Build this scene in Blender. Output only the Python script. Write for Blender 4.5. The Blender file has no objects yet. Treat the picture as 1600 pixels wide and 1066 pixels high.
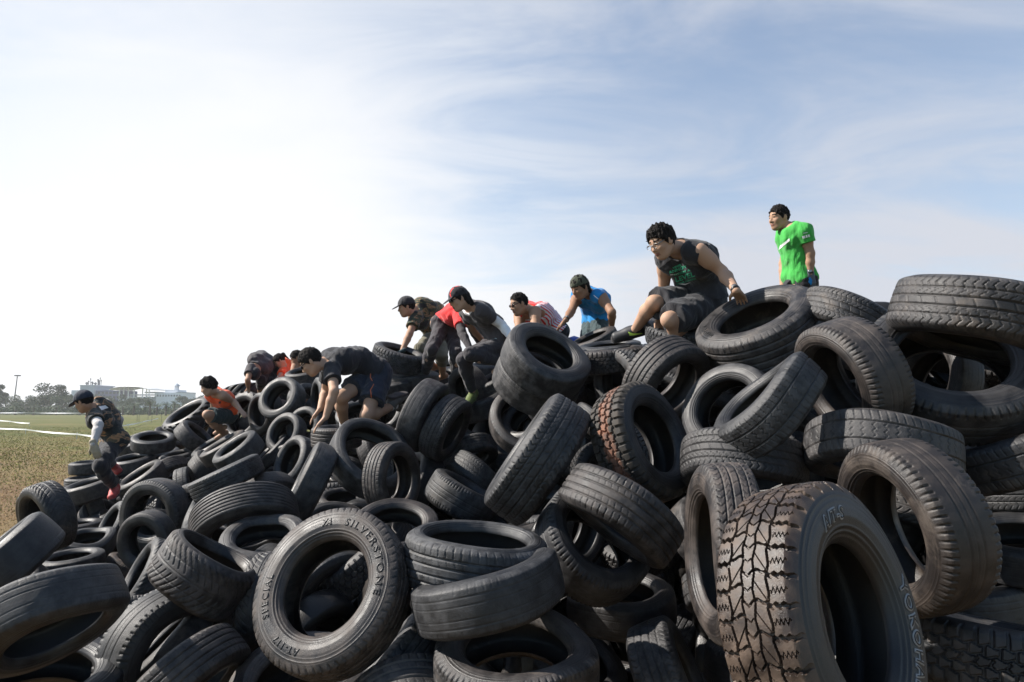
import bpy, bmesh, math, random
import numpy as np
from mathutils import Vector, Matrix, Euler
from mathutils.bvhtree import BVHTree

C = bpy.context.scene
COL = C.collection
rad = math.radians

# ------------------------------------------------------------------ camera
FPX, PCX, PCY = 1067.0, 800.0, 533.0          # focal length and centre in pixels of the 1600 px photo
PITCH = math.atan((640 - 533) / FPX)
CAM = Vector((0, 0, 2.0))
cam_d = bpy.data.cameras.new('camera')
cam_d.sensor_width = 36.0
cam_d.lens = 36.0 * FPX / 1600.0
cam_d.clip_start = 0.05
cam_d.clip_end = 6000
cam = bpy.data.objects.new('camera', cam_d)
COL.objects.link(cam)
cam.location = CAM
cam.rotation_euler = (math.pi / 2 + PITCH, 0, 0)
C.camera = cam
V_R = Vector((1, 0, 0)); V_F = Vector((0, math.cos(PITCH), math.sin(PITCH))); V_U = Vector((0, -math.sin(PITCH), math.cos(PITCH)))
def ray(px, py):
    return V_R * ((px - PCX) / FPX) - V_U * ((py - PCY) / FPX) + V_F
def at(px, py, depth):
    return CAM + ray(px, py) * depth

# ------------------------------------------------------------------ light, sky, exposure
SUN_TO = Vector((-0.76, 0.08, 0.64)).normalized()
SUN_EL = math.asin(SUN_TO.z)
SUN_AZ = math.atan2(SUN_TO.x, SUN_TO.y)        # from +y, clockwise towards +x
sun_d = bpy.data.lights.new('sun', 'SUN'); sun_d.energy = 5.0; sun_d.angle = rad(0.55); sun_d.color = (1.0, 0.94, 0.86)
sun = bpy.data.objects.new('sun', sun_d); COL.objects.link(sun)
sun.rotation_euler = SUN_TO.to_track_quat('Z', 'Y').to_euler()
sun.location = SUN_TO * 60
C.view_settings.view_transform = 'Standard'; C.view_settings.look = 'None'
C.view_settings.gamma = 1; C.view_settings.exposure = 1.0
C.cycles.use_denoising = True
C.cycles.max_bounces = 6; C.cycles.volume_bounces = 1
C.cycles.transparent_max_bounces = 8

def NT(tree, typ, loc=(0, 0), **kw):
    n = tree.nodes.new(typ)
    for k, v in kw.items():
        if k.startswith('i_'):
            n.inputs[k[2:].replace('_', ' ')].default_value = v
        else:
            setattr(n, k, v)
    return n

W = bpy.data.worlds.new('World'); C.world = W; W.use_nodes = True
wt = W.node_tree; wt.nodes.clear()
L = wt.links.new
out = NT(wt, 'ShaderNodeOutputWorld'); bg = NT(wt, 'ShaderNodeBackground')
L(bg.outputs[0], out.inputs[0])
# the sky behind the clouds
sky = NT(wt, 'ShaderNodeTexSky', sky_type='NISHITA', sun_disc=False, sun_elevation=SUN_EL, sun_rotation=SUN_AZ,
         altitude=20, air_density=1.0, dust_density=0.12, ozone_density=1.0)
tc = NT(wt, 'ShaderNodeTexCoord')
def wmath(op, a, b=None, c=None, clamp=False):
    n = NT(wt, 'ShaderNodeMath', operation=op, use_clamp=clamp)
    for k, x in enumerate((a, b, c)):
        if x is None: continue
        if isinstance(x, (int, float)): n.inputs[k].default_value = x
        else: L(x, n.inputs[k])
    return n.outputs[0]
sep = NT(wt, 'ShaderNodeSeparateXYZ'); L(tc.outputs['Generated'], sep.inputs[0])
# clouds lie on a flat layer overhead: project the direction on it, so they flatten towards the horizon
zc = wmath('MAXIMUM', sep.outputs[2], 0.0)
den = wmath('ADD', zc, 0.16)
cx = wmath('DIVIDE', sep.outputs[0], den); cy = wmath('DIVIDE', sep.outputs[1], den)
comb = NT(wt, 'ShaderNodeCombineXYZ'); L(cx, comb.inputs[0]); L(cy, comb.inputs[1])
mp = NT(wt, 'ShaderNodeMapping'); mp.inputs['Rotation'].default_value = (0, 0, rad(28)); mp.inputs['Scale'].default_value = (0.75, 1.5, 1); mp.inputs['Location'].default_value = (5.1, 2.7, 0.4)
L(comb.outputs[0], mp.inputs[0])
n1 = NT(wt, 'ShaderNodeTexNoise', i_Scale=1.5, i_Detail=10.0, i_Roughness=0.60, i_Distortion=0.6); L(mp.outputs[0], n1.inputs['Vector'])
n2 = NT(wt, 'ShaderNodeTexNoise', i_Scale=0.45, i_Detail=3.0, i_Roughness=0.5); L(mp.outputs[0], n2.inputs['Vector'])
cl = wmath('ADD', wmath('MULTIPLY', n1.outputs[0], 0.62), wmath('MULTIPLY', n2.outputs[0], 0.45))
mr = NT(wt, 'ShaderNodeMapRange', interpolation_type='SMOOTHSTEP'); mr.inputs[1].default_value = 0.43; mr.inputs[2].default_value = 0.66; mr.inputs[3].default_value = 0.26; mr.inputs[4].default_value = 1.0
L(cl, mr.inputs[0])
# hazy glare on the sunward side, haze belt along the horizon
glow_dir = Vector((-0.43, 0.88, 0.17)).normalized()
dp = NT(wt, 'ShaderNodeVectorMath', operation='DOT_PRODUCT'); L(tc.outputs['Generated'], dp.inputs[0]); dp.inputs[1].default_value = glow_dir
gl = NT(wt, 'ShaderNodeMapRange', interpolation_type='SMOOTHSTEP'); gl.inputs[1].default_value = 0.895; gl.inputs[2].default_value = 0.998; L(dp.outputs['Value'], gl.inputs[0])
gl2 = NT(wt, 'ShaderNodeMapRange', interpolation_type='SMOOTHSTEP'); gl2.inputs[1].default_value = 0.72; gl2.inputs[2].default_value = 0.99; L(dp.outputs['Value'], gl2.inputs[0])
hz = wmath('POWER', wmath('SUBTRACT', 1.0, zc, clamp=True), 4.4)
fac = wmath('ADD', wmath('MULTIPLY', mr.outputs[0], 0.70), wmath('MULTIPLY', hz, 0.95))
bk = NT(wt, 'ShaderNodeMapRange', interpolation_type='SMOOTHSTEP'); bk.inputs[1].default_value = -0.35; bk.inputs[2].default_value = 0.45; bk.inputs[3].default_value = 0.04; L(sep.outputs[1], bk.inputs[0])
fac = wmath('MULTIPLY', fac, bk.outputs[0])        # unseen sky behind the viewer, dimmed on purpose to cut front fill light
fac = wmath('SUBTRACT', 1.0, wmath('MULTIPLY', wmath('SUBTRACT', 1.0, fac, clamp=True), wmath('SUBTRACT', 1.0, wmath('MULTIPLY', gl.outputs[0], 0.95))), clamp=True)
skm = NT(wt, 'ShaderNodeMix', data_type='RGBA')
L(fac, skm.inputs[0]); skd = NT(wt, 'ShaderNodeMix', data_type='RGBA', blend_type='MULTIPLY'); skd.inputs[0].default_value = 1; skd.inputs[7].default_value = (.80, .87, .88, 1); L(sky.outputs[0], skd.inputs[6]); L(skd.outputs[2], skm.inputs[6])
glc = NT(wt, 'ShaderNodeMix', data_type='RGBA'); glc.inputs[6].default_value = (3.35, 3.5, 3.9, 1); glc.inputs[7].default_value = (5.0, 5.05, 5.15, 1)
L(gl2.outputs[0], glc.inputs[0]); L(glc.outputs[2], skm.inputs[7])
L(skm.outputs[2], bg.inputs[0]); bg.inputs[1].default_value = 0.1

# ------------------------------------------------------------------ helpers
def mesh_obj(name, verts, faces, mat=None, parent=None, smooth=True, mesh=None):
    if mesh is None:
        mesh = bpy.data.meshes.new(name)
        mesh.from_pydata([tuple(v) for v in verts], [], [tuple(f) for f in faces])
        if smooth: mesh.polygons.foreach_set('use_smooth', [True] * len(mesh.polygons))
        mesh.update()
    o = bpy.data.objects.new(name, mesh)
    if mat is not None and len(mesh.materials) == 0: mesh.materials.append(mat)
    COL.objects.link(o)
    if parent is not None: o.parent = parent
    return o
def np_mesh(name, V, Fq, mat=None, smooth=True):
    """mesh from numpy arrays: vertices (n,3), faces (m,3|4)"""
    V = np.asarray(V, np.float32); Fq = np.asarray(Fq, np.int32)
    me = bpy.data.meshes.new(name)
    k = Fq.shape[1]
    me.vertices.add(len(V)); me.vertices.foreach_set('co', V.ravel())
    me.loops.add(Fq.size); me.loops.foreach_set('vertex_index', Fq.ravel())
    me.polygons.add(len(Fq)); me.polygons.foreach_set('loop_start', np.arange(0, Fq.size, k, dtype=np.int32))
    me.polygons.foreach_set('use_smooth', np.full(len(Fq), smooth, dtype=bool))
    me.update(calc_edges=True); me.validate()
    if mat is not None: me.materials.append(mat)
    return me
def tag(o, label=None, cat=None, group=None, kind=None):
    if label: o['label'] = label
    if cat: o['category'] = cat
    if group: o['group'] = group
    if kind: o['kind'] = kind
    return o
def empty(name, loc=(0, 0, 0)):
    o = bpy.data.objects.new(name, None); COL.objects.link(o); o.location = loc; o.empty_display_size = 0.1
    return o
def new_mat(name):
    m = bpy.data.materials.new(name); m.use_nodes = True
    t = m.node_tree; b = t.nodes['Principled BSDF']
    return m, t, b
def simple_mat(name, col, rough=0.6, spec=0.4, noise=0.0, nscale=20.0, bump=0.0, bscale=60.0, metal=0.0, sheen=0.0):
    m, t, b = new_mat(name)
    b.inputs['Roughness'].default_value = rough; b.inputs['Specular IOR Level'].default_value = spec
    b.inputs['Metallic'].default_value = metal
    if sheen: b.inputs['Sheen Weight'].default_value = sheen
    tcn = NT(t, 'ShaderNodeTexCoord')
    if noise > 0:
        nz = NT(t, 'ShaderNodeTexNoise', i_Scale=nscale, i_Detail=5.0); t.links.new(tcn.outputs['Object'], nz.inputs['Vector'])
        mx = NT(t, 'ShaderNodeMix', data_type='RGBA')
        lo = [c * (1 - noise) for c in col[:3]]; hi = [min(1, c * (1 + noise)) for c in col[:3]]
        mx.inputs[6].default_value = (*lo, 1); mx.inputs[7].default_value = (*hi, 1)
        t.links.new(nz.outputs[0], mx.inputs[0]); t.links.new(mx.outputs[2], b.inputs['Base Color'])
    else:
        b.inputs['Base Color'].default_value = (*col[:3], 1)
    if bump > 0:
        nb = NT(t, 'ShaderNodeTexNoise', i_Scale=bscale, i_Detail=4.0); t.links.new(tcn.outputs['Object'], nb.inputs['Vector'])
        bp = NT(t, 'ShaderNodeBump', i_Strength=bump, i_Distance=0.01); t.links.new(nb.outputs[0], bp.inputs['Height']); t.links.new(bp.outputs[0], b.inputs['Normal'])
    return m

# ------------------------------------------------------------------ ground
gm, t, b = new_mat('dry_grass_ground')
b.inputs['Roughness'].default_value = 0.9; b.inputs['Specular IOR Level'].default_value = 0.1
tcn = NT(t, 'ShaderNodeTexCoord')
na = NT(t, 'ShaderNodeTexNoise', i_Scale=0.09, i_Detail=6.0, i_Roughness=0.6); t.links.new(tcn.outputs['Object'], na.inputs['Vector'])
nb = NT(t, 'ShaderNodeTexNoise', i_Scale=3.0, i_Detail=8.0, i_Roughness=0.7); t.links.new(tcn.outputs['Object'], nb.inputs['Vector'])
ad = NT(t, 'ShaderNodeMath', operation='MULTIPLY_ADD'); t.links.new(nb.outputs[0], ad.inputs[0]); ad.inputs[1].default_value = 0.45
t.links.new(na.outputs[0], ad.inputs[2])
sp = NT(t, 'ShaderNodeSeparateXYZ'); t.links.new(tcn.outputs['Object'], sp.inputs[0])
mry = NT(t, 'ShaderNodeMapRange'); mry.inputs[1].default_value = 18; mry.inputs[2].default_value = 60; mry.inputs[3].default_value = -0.10; mry.inputs[4].default_value = 0.16
t.links.new(sp.outputs[1], mry.inputs[0])
ad2 = NT(t, 'ShaderNodeMath', operation='ADD'); t.links.new(ad.outputs[0], ad2.inputs[0]); t.links.new(mry.outputs[0], ad2.inputs[1])
cr = NT(t, 'ShaderNodeValToRGB'); t.links.new(ad2.outputs[0], cr.inputs[0])
e = cr.color_ramp.elements
e[0].position = 0.52; e[0].color = (0.135, 0.086, 0.046, 1); e[1].position = 0.86; e[1].color = (0.088, 0.095, 0.030, 1)
x = e.new(0.63); x.color = (0.150, 0.105, 0.052, 1); x = e.new(0.74); x.color = (0.135, 0.115, 0.045, 1)
t.links.new(cr.outputs[0], b.inputs['Base Color'])
bp = NT(t, 'ShaderNodeBump', i_Strength=0.8, i_Distance=0.05); t.links.new(nb.outputs[0], bp.inputs['Height']); t.links.new(bp.outputs[0], b.inputs['Normal'])
g = mesh_obj('ground', [(-880, -60, 0), (880, -60, 0), (880, 1250, 0), (-880, 1250, 0)], [(0, 1, 2, 3)], gm, smooth=False)
tag(g, kind='structure')

# ------------------------------------------------------------------ grass, far trees, buildings, mast, tape
rg_ = np.random.default_rng(11)
GR = [simple_mat('dry_grass', (.30, .20, .09), .9, .1), simple_mat('green_grass', (.20, .20, .055), .9, .1), simple_mat('straw_grass', (.34, .27, .15), .9, .1)]
def gx(px, dep): return (px - 800) / FPX * dep
n_b = 60000
dep = 6.5 + (rg_.random(n_b) ** 2.2) * 75
pxx = rg_.uniform(-60, 330, n_b)
bx = (pxx - 800) / FPX * dep; by = dep * math.cos(PITCH)
patch = np.sin(bx * .9 + 1) * np.sin(by * .7) + .6 * np.sin(bx * 2.3 + by * 1.7) + rg_.normal(size=n_b) * .5
hh = rg_.uniform(.025, .07, n_b) * (1 + .25 * patch) * np.clip(dep / 12, 1, 2.2); hh = np.clip(hh * .42, .010, .07)
an_ = rg_.uniform(0, 6.28, n_b); wd = rg_.uniform(.004, .009, n_b) * np.clip(dep / 9, 1, 3.5); ln = rg_.normal(size=(n_b, 2)) * .6
V = np.zeros((n_b, 3, 3))
V[:, 0] = np.c_[bx - wd * np.cos(an_), by - wd * np.sin(an_), np.zeros(n_b)]
V[:, 1] = np.c_[bx + wd * np.cos(an_), by + wd * np.sin(an_), np.zeros(n_b)]
V[:, 2] = np.c_[bx + ln[:, 0] * hh, by + ln[:, 1] * hh, hh]
me = np_mesh('grass', V.reshape(-1, 3), np.arange(n_b * 3).reshape(-1, 3), None, smooth=False)
for m_ in GR: me.materials.append(m_)
q_ = patch + np.clip((dep - 20) / 20, -.9, .8)
me.polygons.foreach_set('material_index', np.where(rg_.random(n_b) < .25, 2, np.where(q_ > .3, 1, 0)).astype(np.int32))
tag(mesh_obj('grass', None, None, None, None, mesh=me), 'short dry grass growing on the field', 'grass', None, 'stuff')

LEAF = [simple_mat('leaf_dark', (.026, .050, .016), .7, .3, .35, .8), simple_mat('leaf_mid', (.040, .072, .022), .7, .3, .35, .8), simple_mat('leaf_grey', (.055, .078, .038), .7, .3, .3, .8)]
BARK = simple_mat('bark', (.09, .075, .06), .9, .1, .3, 3)
def leaf_cloud(name, centres, radii, n, size, mat, parent, seed):
    r_ = np.random.default_rng(seed)
    k = r_.integers(0, len(centres), n)
    v = r_.normal(size=(n, 3)); v /= np.linalg.norm(v, axis=1)[:, None]; v *= (r_.random(n) ** .45)[:, None]
    P = np.array(centres)[k] + v * np.array(radii)[k]
    a = r_.normal(size=(n, 3)); a /= np.linalg.norm(a, axis=1)[:, None]; b2 = np.cross(a, r_.normal(size=(n, 3))); b2 /= np.linalg.norm(b2, axis=1)[:, None]
    sz = size * r_.uniform(.5, 1.4, n)[:, None]
    V = np.stack([P - a * sz - b2 * sz * .5, P + a * sz * .2 - b2 * sz * .6, P + a * sz, P + b2 * sz * .6], 1).reshape(-1, 3)
    me = np_mesh(name, V, np.arange(4 * n).reshape(-1, 4), mat, smooth=False)
    return mesh_obj(name, None, None, None, parent, mesh=me)
def trunk_mesh(name, pts, rads, mat, parent, nseg=7):
    vs, fs = [], []
    for (p, r) in zip(pts, rads):
        for i in range(nseg): vs.append((p[0] + r * math.cos(6.283 * i / nseg), p[1] + r * math.sin(6.283 * i / nseg), p[2]))
    for j in range(len(pts) - 1):
        for i in range(nseg): fs.append((j * nseg + i, j * nseg + (i + 1) % nseg, (j + 1) * nseg + (i + 1) % nseg, (j + 1) * nseg + i))
    return mesh_obj(name, vs, fs, mat, parent)
def limb(vs, fs, a, b2, ra, rb):
    a = np.array(a); b2 = np.array(b2); d_ = nrm2(b2 - a); u = np.cross(d_, [.3, .9, .1]); u /= np.linalg.norm(u); w = np.cross(d_, u); k = len(vs)
    for (p, r) in ((a, ra), (b2, rb)):
        for i in range(5): vs.append(tuple(p + r * (math.cos(1.2566 * i) * u + math.sin(1.2566 * i) * w)))
    for i in range(5): fs.append((k + i, k + (i + 1) % 5, k + 5 + (i + 1) % 5, k + 5 + i))
def nrm2(v): return v / max(np.linalg.norm(v), 1e-9)
def broad_tree(px, dist, h, wid, kind, label, seed, group='trees along the far edge of the field'):
    r_ = np.random.default_rng(seed)
    root = empty('tree', (gx(px, dist), dist, 0)); tag(root, label, 'tree', group)
    vs, fs = [], []
    limb(vs, fs, (0, 0, 0), (.1, 0, h * .35), h * .028, h * .02)
    cs, rs = [], []
    nb = 9
    for i in range(nb):
        a = r_.uniform(0, 6.28); t_ = r_.uniform(.45, .95); rr = wid * .5 * (1.15 - abs(t_ - .6) * 1.3) * r_.uniform(.45, .95)
        c = (rr * math.cos(a), rr * math.sin(a), h * t_ * .92); limb(vs, fs, (.1, 0, h * r_.uniform(.25, .4)), c, h * .012, h * .004)
        cs.append(c); rs.append(np.array([1, 1, .62]) * wid * r_.uniform(.16, .28))
    mesh_obj('trunk', vs, fs, BARK, root)
    leaf_cloud('crown', cs, rs, int(1800 + 110 * h), h * .030, LEAF[kind], root, seed + 1)
    return root
def palm(px, dist, h, seed, label):
    r_ = np.random.default_rng(seed)
    root = empty('palm_tree', (gx(px, dist), dist, 0)); tag(root, label, 'palm tree', 'oil palms in front of the buildings')
    trunk_mesh('trunk', [(0, 0, 0), (.05, 0, h * .3), (0, 0, h * .5)], [.35, .3, .28], BARK, root)
    vs, fs = [], []
    for i in range(26):
        a = r_.uniform(0, 6.28); el = r_.uniform(.1, 1.3); Lf = h * r_.uniform(.5, .72); up = math.sin(el); ho = math.cos(el)
        prev = None; segs = 9
        for j in range(segs + 1):
            t_ = j / segs; rr = Lf * (ho * t_ + .15 * t_); zz = h * .5 + Lf * (up * t_ - .75 * t_ * t_)
            p = np.array([rr * math.cos(a), rr * math.sin(a), zz]); sd_ = np.array([-math.sin(a), math.cos(a), -.35]) * .5 * math.sin(math.pi * min(1, t_ + .12))
            sd2 = np.array([math.sin(a), -math.cos(a), -.35]) * .5 * math.sin(math.pi * min(1, t_ + .12))
            if prev is not None:
                k = len(vs); q = (prev + p) / 2; vs += [tuple(prev), tuple(prev * .45 + p * .55), tuple(q + sd_), tuple(prev), tuple(prev * .45 + p * .55), tuple(q + sd2)]
                fs += [(k, k + 1, k + 2), (k + 3, k + 4, k + 5)]
            prev = p
    mesh_obj('fronds', vs, fs, LEAF[int(r_.integers(1, 3))], root, smooth=False)
TREES = [(4, 300, 13.5, 8, 0, 'tall dark tree cut by the left edge of the far tree line'), (82, 290, 13, 15, 0, 'spreading tree with layered crown right of the tall mast'), (100, 280, 8, 10, 1, 'low round tree left of the buildings'),
         (13, 285, 7.5, 12, 0, 'bushy tree at the left end under the tall mast'), (40, 280, 8.0, 13, 1, 'wide bushy tree between the mast and the spreading tree'), (62, 300, 7, 9, 2, 'greyish bushy tree left of the spreading tree'), (118, 275, 7, 9, 2, 'greyish tree just left of the walking man'),
         (160, 330, 9, 12, 2, 'pale hazy tree in front of the blue block'), (180, 330, 9.5, 11, 2, 'pale hazy tree at the right end of the blue block'), (203, 330, 8, 11, 1, 'tree in front of the canopy roof columns'), (228, 340, 8, 10, 1, 'tree below the right end of the canopy roof'), (291, 330, 8.5, 9, 2, 'small tree just right of the white building'), (306, 330, 9, 10, 2, 'round tree furthest right in the tree line'), (322, 320, 8.5, 9, 2, 'hazy tree beside the squatting runner in orange')]
for k, a_ in enumerate(TREES): broad_tree(*a_, seed=300 + k)
for k, (px, ds, h) in enumerate([(195, 240, 6.0), (212, 235, 6.4), (237, 230, 7.0), (248, 240, 6.2), (262, 225, 6.6), (275, 235, 7.2), (290, 230, 6.4), (128, 240, 6.0), (28, 250, 5.5), (56, 245, 5.8), (92, 245, 5.4), (304, 240, 5.2)]):
    palm(px, ds, h, 500 + k, 'shaggy oil palm standing low in the belt before the far buildings')
# scrub along the foot of the tree line
cs, rs = [], []
for k in range(150):
    px = rg_.uniform(-40, 420); ds = rg_.uniform(255, 300); cs.append((gx(px, ds), ds, rg_.uniform(.6, 1.8))); rs.append(np.array([3.5, 3, rg_.uniform(1.0, 2.2)]))
o = leaf_cloud('scrub', cs, rs, 22000, .40, LEAF[1], None, 77); tag(o, 'low scrub along the far edge of the field', 'scrub', None, 'stuff')
# a wooded rise far beyond
cs, rs = [], []
for k in range(240):
    px = rg_.uniform(-500, 2300); ds = rg_.uniform(620, 700); cs.append((gx(px, ds), ds, rg_.uniform(1, 4))); rs.append(np.array([14, 8, rg_.uniform(3, 7)]))
o = leaf_cloud('far_wood', cs, rs, 16000, 1.6, LEAF[2], None, 78); tag(o, 'far hazy wood on the horizon', 'wood', None, 'stuff')

# ---- buildings
BW = simple_mat('pale_wall', (.52, .54, .58), .8, .2, .06, .3); BG = simple_mat('grey_wall', (.36, .40, .46), .8, .2, .06, .3); BB = simple_mat('blue_wall', (.10, .11, .20), .7, .3, .1, .3)
BWH = simple_mat('white_wall', (.74, .75, .78), .8, .2, .04, .3); WIN = simple_mat('window_glass', (.05, .06, .08), .15, .5); MEMB = simple_mat('roof_membrane', (.78, .77, .74), .6, .3); PIPE = simple_mat('painted_steel', (.45, .47, .50), .5, .4); DARKM = simple_mat('dark_steel', (.10, .10, .11), .5, .4)
def bxs(name, boxes, mat, parent):
    vs, fs = [], []
    for (x0, y0, z0, x1, y1, z1) in boxes:
        k = len(vs); vs += [(x0, y0, z0), (x1, y0, z0), (x1, y1, z0), (x0, y1, z0), (x0, y0, z1), (x1, y0, z1), (x1, y1, z1), (x0, y1, z1)]
        fs += [(k, k + 3, k + 2, k + 1), (k + 4, k + 5, k + 6, k + 7), (k, k + 1, k + 5, k + 4), (k + 1, k + 2, k + 6, k + 5), (k + 2, k + 3, k + 7, k + 6), (k + 3, k, k + 4, k + 7)]
    return mesh_obj(name, vs, fs, mat, parent, smooth=False)
DB = 430.0; KB = DB / FPX
def hz_(py): return 2.0 + (640 - py) * KB
def X_(px): return (px - 800) * KB
b1 = empty('office_building', (X_(150), DB, 0)); tag(b1, 'grey office block with rooftop aerials and a dark blue wing', 'building')
O = X_(150)
bxs('wall', [(X_(110) - O, 2, 0, X_(128) - O, 22, hz_(610))], BW, b1)
bxs('tower', [(X_(128) - O, -1, 0, X_(149.4) - O, 20, hz_(603.5))], BG, b1)
bxs('wing', [(X_(149.4) - O + .05, 1, 0, X_(189) - O, 20, hz_(610.5))], BB, b1)
bxs('parapet', [(X_(127.5) - O, -1.3, hz_(603.5), X_(152) - O, 20.3, hz_(602))], BW, b1)
for i in range(6):
    for j in range(2):
        xx = X_(153 + i * 6) - O; f_ = bxs('window', [(xx, .85, 9 + j * 2.7, xx + 1.6, 1.1, 10.5 + j * 2.7)], WIN, b1)
for (pp, top_, w_) in ((130, 597, .35), (133, 594.5, .14), (136, 590.5, .12), (138.5, 596, .3), (143.5, 597.5, .4), (147.5, 592, .16), (149, 594, .3), (151, 589.5, .1), (153, 593, .1)):
    xx = X_(pp) - O; a_ = bxs('aerial', [(xx - w_, 4, hz_(602), xx + w_, 4 + 2 * w_, hz_(top_)), (xx - w_ * 2.6, 3.8, hz_(top_ + 2.5), xx + w_ * 2.6, 4.2, hz_(top_ + 1.0))], DARKM, b1)
# tensile canopy
cn = empty('canopy_roof', (X_(216), DB, 0)); tag(cn, 'white curved tensile roof on slender columns between the two buildings', 'canopy'); O = X_(216)
vs, fs = [], []
nu, nv = 26, 8
for s_ in (0, 1):
    for i in range(nu + 1):
        for j in range(nv + 1):
            u = i / nu; v = j / nv
            z = hz_(609.5) + (hz_(602.5) - hz_(609.5)) * (4 * u * (1 - u)) ** .7 * (.62 + .38 * math.sin(math.pi * v)) - s_ * .3
            vs.append((X_(186 + u * 60) - O, -10 + v * 26, z))
w_ = (nu + 1) * (nv + 1)
for s_ in (0, 1):
    for i in range(nu):
        for j in range(nv):
            q = [s_ * w_ + i * (nv + 1) + j, s_ * w_ + (i + 1) * (nv + 1) + j, s_ * w_ + (i + 1) * (nv + 1) + j + 1, s_ * w_ + i * (nv + 1) + j + 1]; fs.append(q if s_ == 0 else q[::-1])
mesh_obj('membrane', vs, fs, MEMB, cn)
for pp in (196.5, 203, 210, 219, 232, 238, 242):
    xx = X_(pp) - O; u = (pp - 186) / 60; bxs('column', [(xx - .22, -6, 0, xx + .22, -5.5, hz_(609.5) + (hz_(602.5) - hz_(609.5)) * (4 * u * (1 - u)) ** .7 * .66)], BWH, cn)
bxs('grandstand', [(X_(190) - O, 0, 0, X_(245) - O, 10, hz_(620)), (X_(205) - O, -.5, hz_(618), X_(244) - O, 9, hz_(616.5)), (X_(226) - O, 1, hz_(614.5), X_(246) - O, 9, hz_(612.5))], BW, cn)
# white building with cupola
b2 = empty('white_building', (X_(265), DB, 0)); tag(b2, 'white low building with stepped roof and a small cupola', 'building'); O = X_(265)
bxs('wall', [(X_(243.5) - O, 0, 0, X_(286.5) - O, 18, hz_(614))], BWH, b2)
bxs('upper_storey', [(X_(257) - O, 2, hz_(614) - .01, X_(276) - O, 14, hz_(609.3))], BWH, b2)
bxs('lantern', [(X_(267.6) - O, 5, hz_(609.3), X_(272.4) - O, 7, hz_(602.5))], BW, b2)
cu_ = trunk_mesh('cupola_roof', [(X_(270) - O, 6, hz_(603)), (X_(270) - O, 6, hz_(602)), (X_(270) - O, 6, hz_(598.8))], [2.2, 1.9, .1], BG, b2, 10)
bxs('parapet', [(X_(243) - O, -.3, hz_(614), X_(257) - O - .02, 18.2, hz_(613)), (X_(276) - O + .02, -.3, hz_(614), X_(287) - O, 18.2, hz_(613))], BG, b2)
for i in range(9):
    xx = X_(247 + i * 4.3) - O; bxs('window', [(xx, -.12, hz_(619.8), xx + .9, .1, hz_(617.3))], WIN, b2)
# mast
ms_ = empty('floodlight_mast', (gx(25, 330), 330, 0)); tag(ms_, 'tall slim floodlight mast above the trees at left', 'mast')
kz = 330 / FPX; topz = 2 + (640 - 586.5) * kz
trunk_mesh('pole', [(0, 0, 0), (.2, 0, topz * .5), (.75, 0, topz)], [.36, .28, .2], DARKM, ms_, 8)
bxs('lamp_head', [(-.3, -.7, topz - .35, 1.9, .7, topz + .05), (-.6, -.35, topz - .55, 2.2, .35, topz - .3)], DARKM, ms_)
# white barrier tape on stakes
TAPE = simple_mat('white_tape', (.80, .80, .80), .6, .3)
def tape(pts, hgt, w_, label, stakes=True):
    """pts: (px, py) seen along the tape; it hangs hgt above the ground"""
    P = []
    for (px, py) in pts:
        r_ = np.array(ray(px, py)); t_ = (hgt - CAM.z) / r_[2]; P.append(np.array(CAM) + r_ * t_)
    root = empty('barrier_tape', (P[0][0], P[0][1], 0)); tag(root, label, 'barrier tape', 'white barrier tapes on the field')
    vs, fs, q = [], [], 0
    for a_, b_ in zip(P[:-1], P[1:]):
        for i in range(10):
            t_ = i / 10; p = a_ * (1 - t_) + b_ * t_ - P[0] * np.array([1, 1, 0]); sag = -.06 * math.sin(math.pi * t_)
            tw = .35 * math.sin(q * .7); q += 1
            vs += [(p[0], p[1] + tw * w_, p[2] + sag - w_ / 2), (p[0], p[1] - tw * w_, p[2] + sag + w_ / 2)]
    p = P[-1] - P[0] * np.array([1, 1, 0]); vs += [(p[0], p[1], p[2] - w_ / 2), (p[0], p[1], p[2] + w_ / 2)]
    for i in range(len(vs) // 2 - 1): fs.append((2 * i, 2 * i + 2, 2 * i + 3, 2 * i + 1))
    mesh_obj('tape', vs, fs, TAPE, root)
    for p in P:
        p = p - P[0] * np.array([1, 1, 0]); bxs('stake', [(p[0] - .012, p[1] - .012 + .03, 0, p[0] + .012, p[1] + .012 + .03, hgt + .12)], PIPE, root)
tape([(-60, 665.5), (40, 671.2), (120, 678.5), (205, 686), (252, 690)], .35, .10, 'nearest white tape crossing the field from the left edge to the heap')
tape([(-40, 653.5), (15, 658.5), (46, 661.5)], .35, .12, 'short white tape slanting in from the left edge')
tape([(176, 666), (200, 664), (228, 658), (247, 653.8)], .35, .13, 'white tape slanting up to the right behind the walking man')
tape([(-40, 645.0), (40, 645.2), (128, 645.6), (190, 646)], .9, .2, 'farthest white band along the foot of the trees')
for k, (px, py) in enumerate([(214, 659), (217, 659.5), (231, 660), (237, 660.5), (252, 660), (272, 661)]):
    r_ = np.array(ray(px, py)); P = np.array(CAM) + r_ * (-CAM.z / r_[2])
    s_ = empty('stake', tuple(P)); tag(s_, 'thin dark stake standing alone in the grass behind the walking man', 'stake', 'thin stakes in the grass')
    bxs('rod', [(-.02, -.02, 0, .02, .02, 1.5 + .2 * (k % 3))], DARKM, s_)
    bxs('cap', [(-.03, -.03, 1.5 + .2 * (k % 3), .03, .03, 1.56 + .2 * (k % 3))], PIPE, s_)

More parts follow.
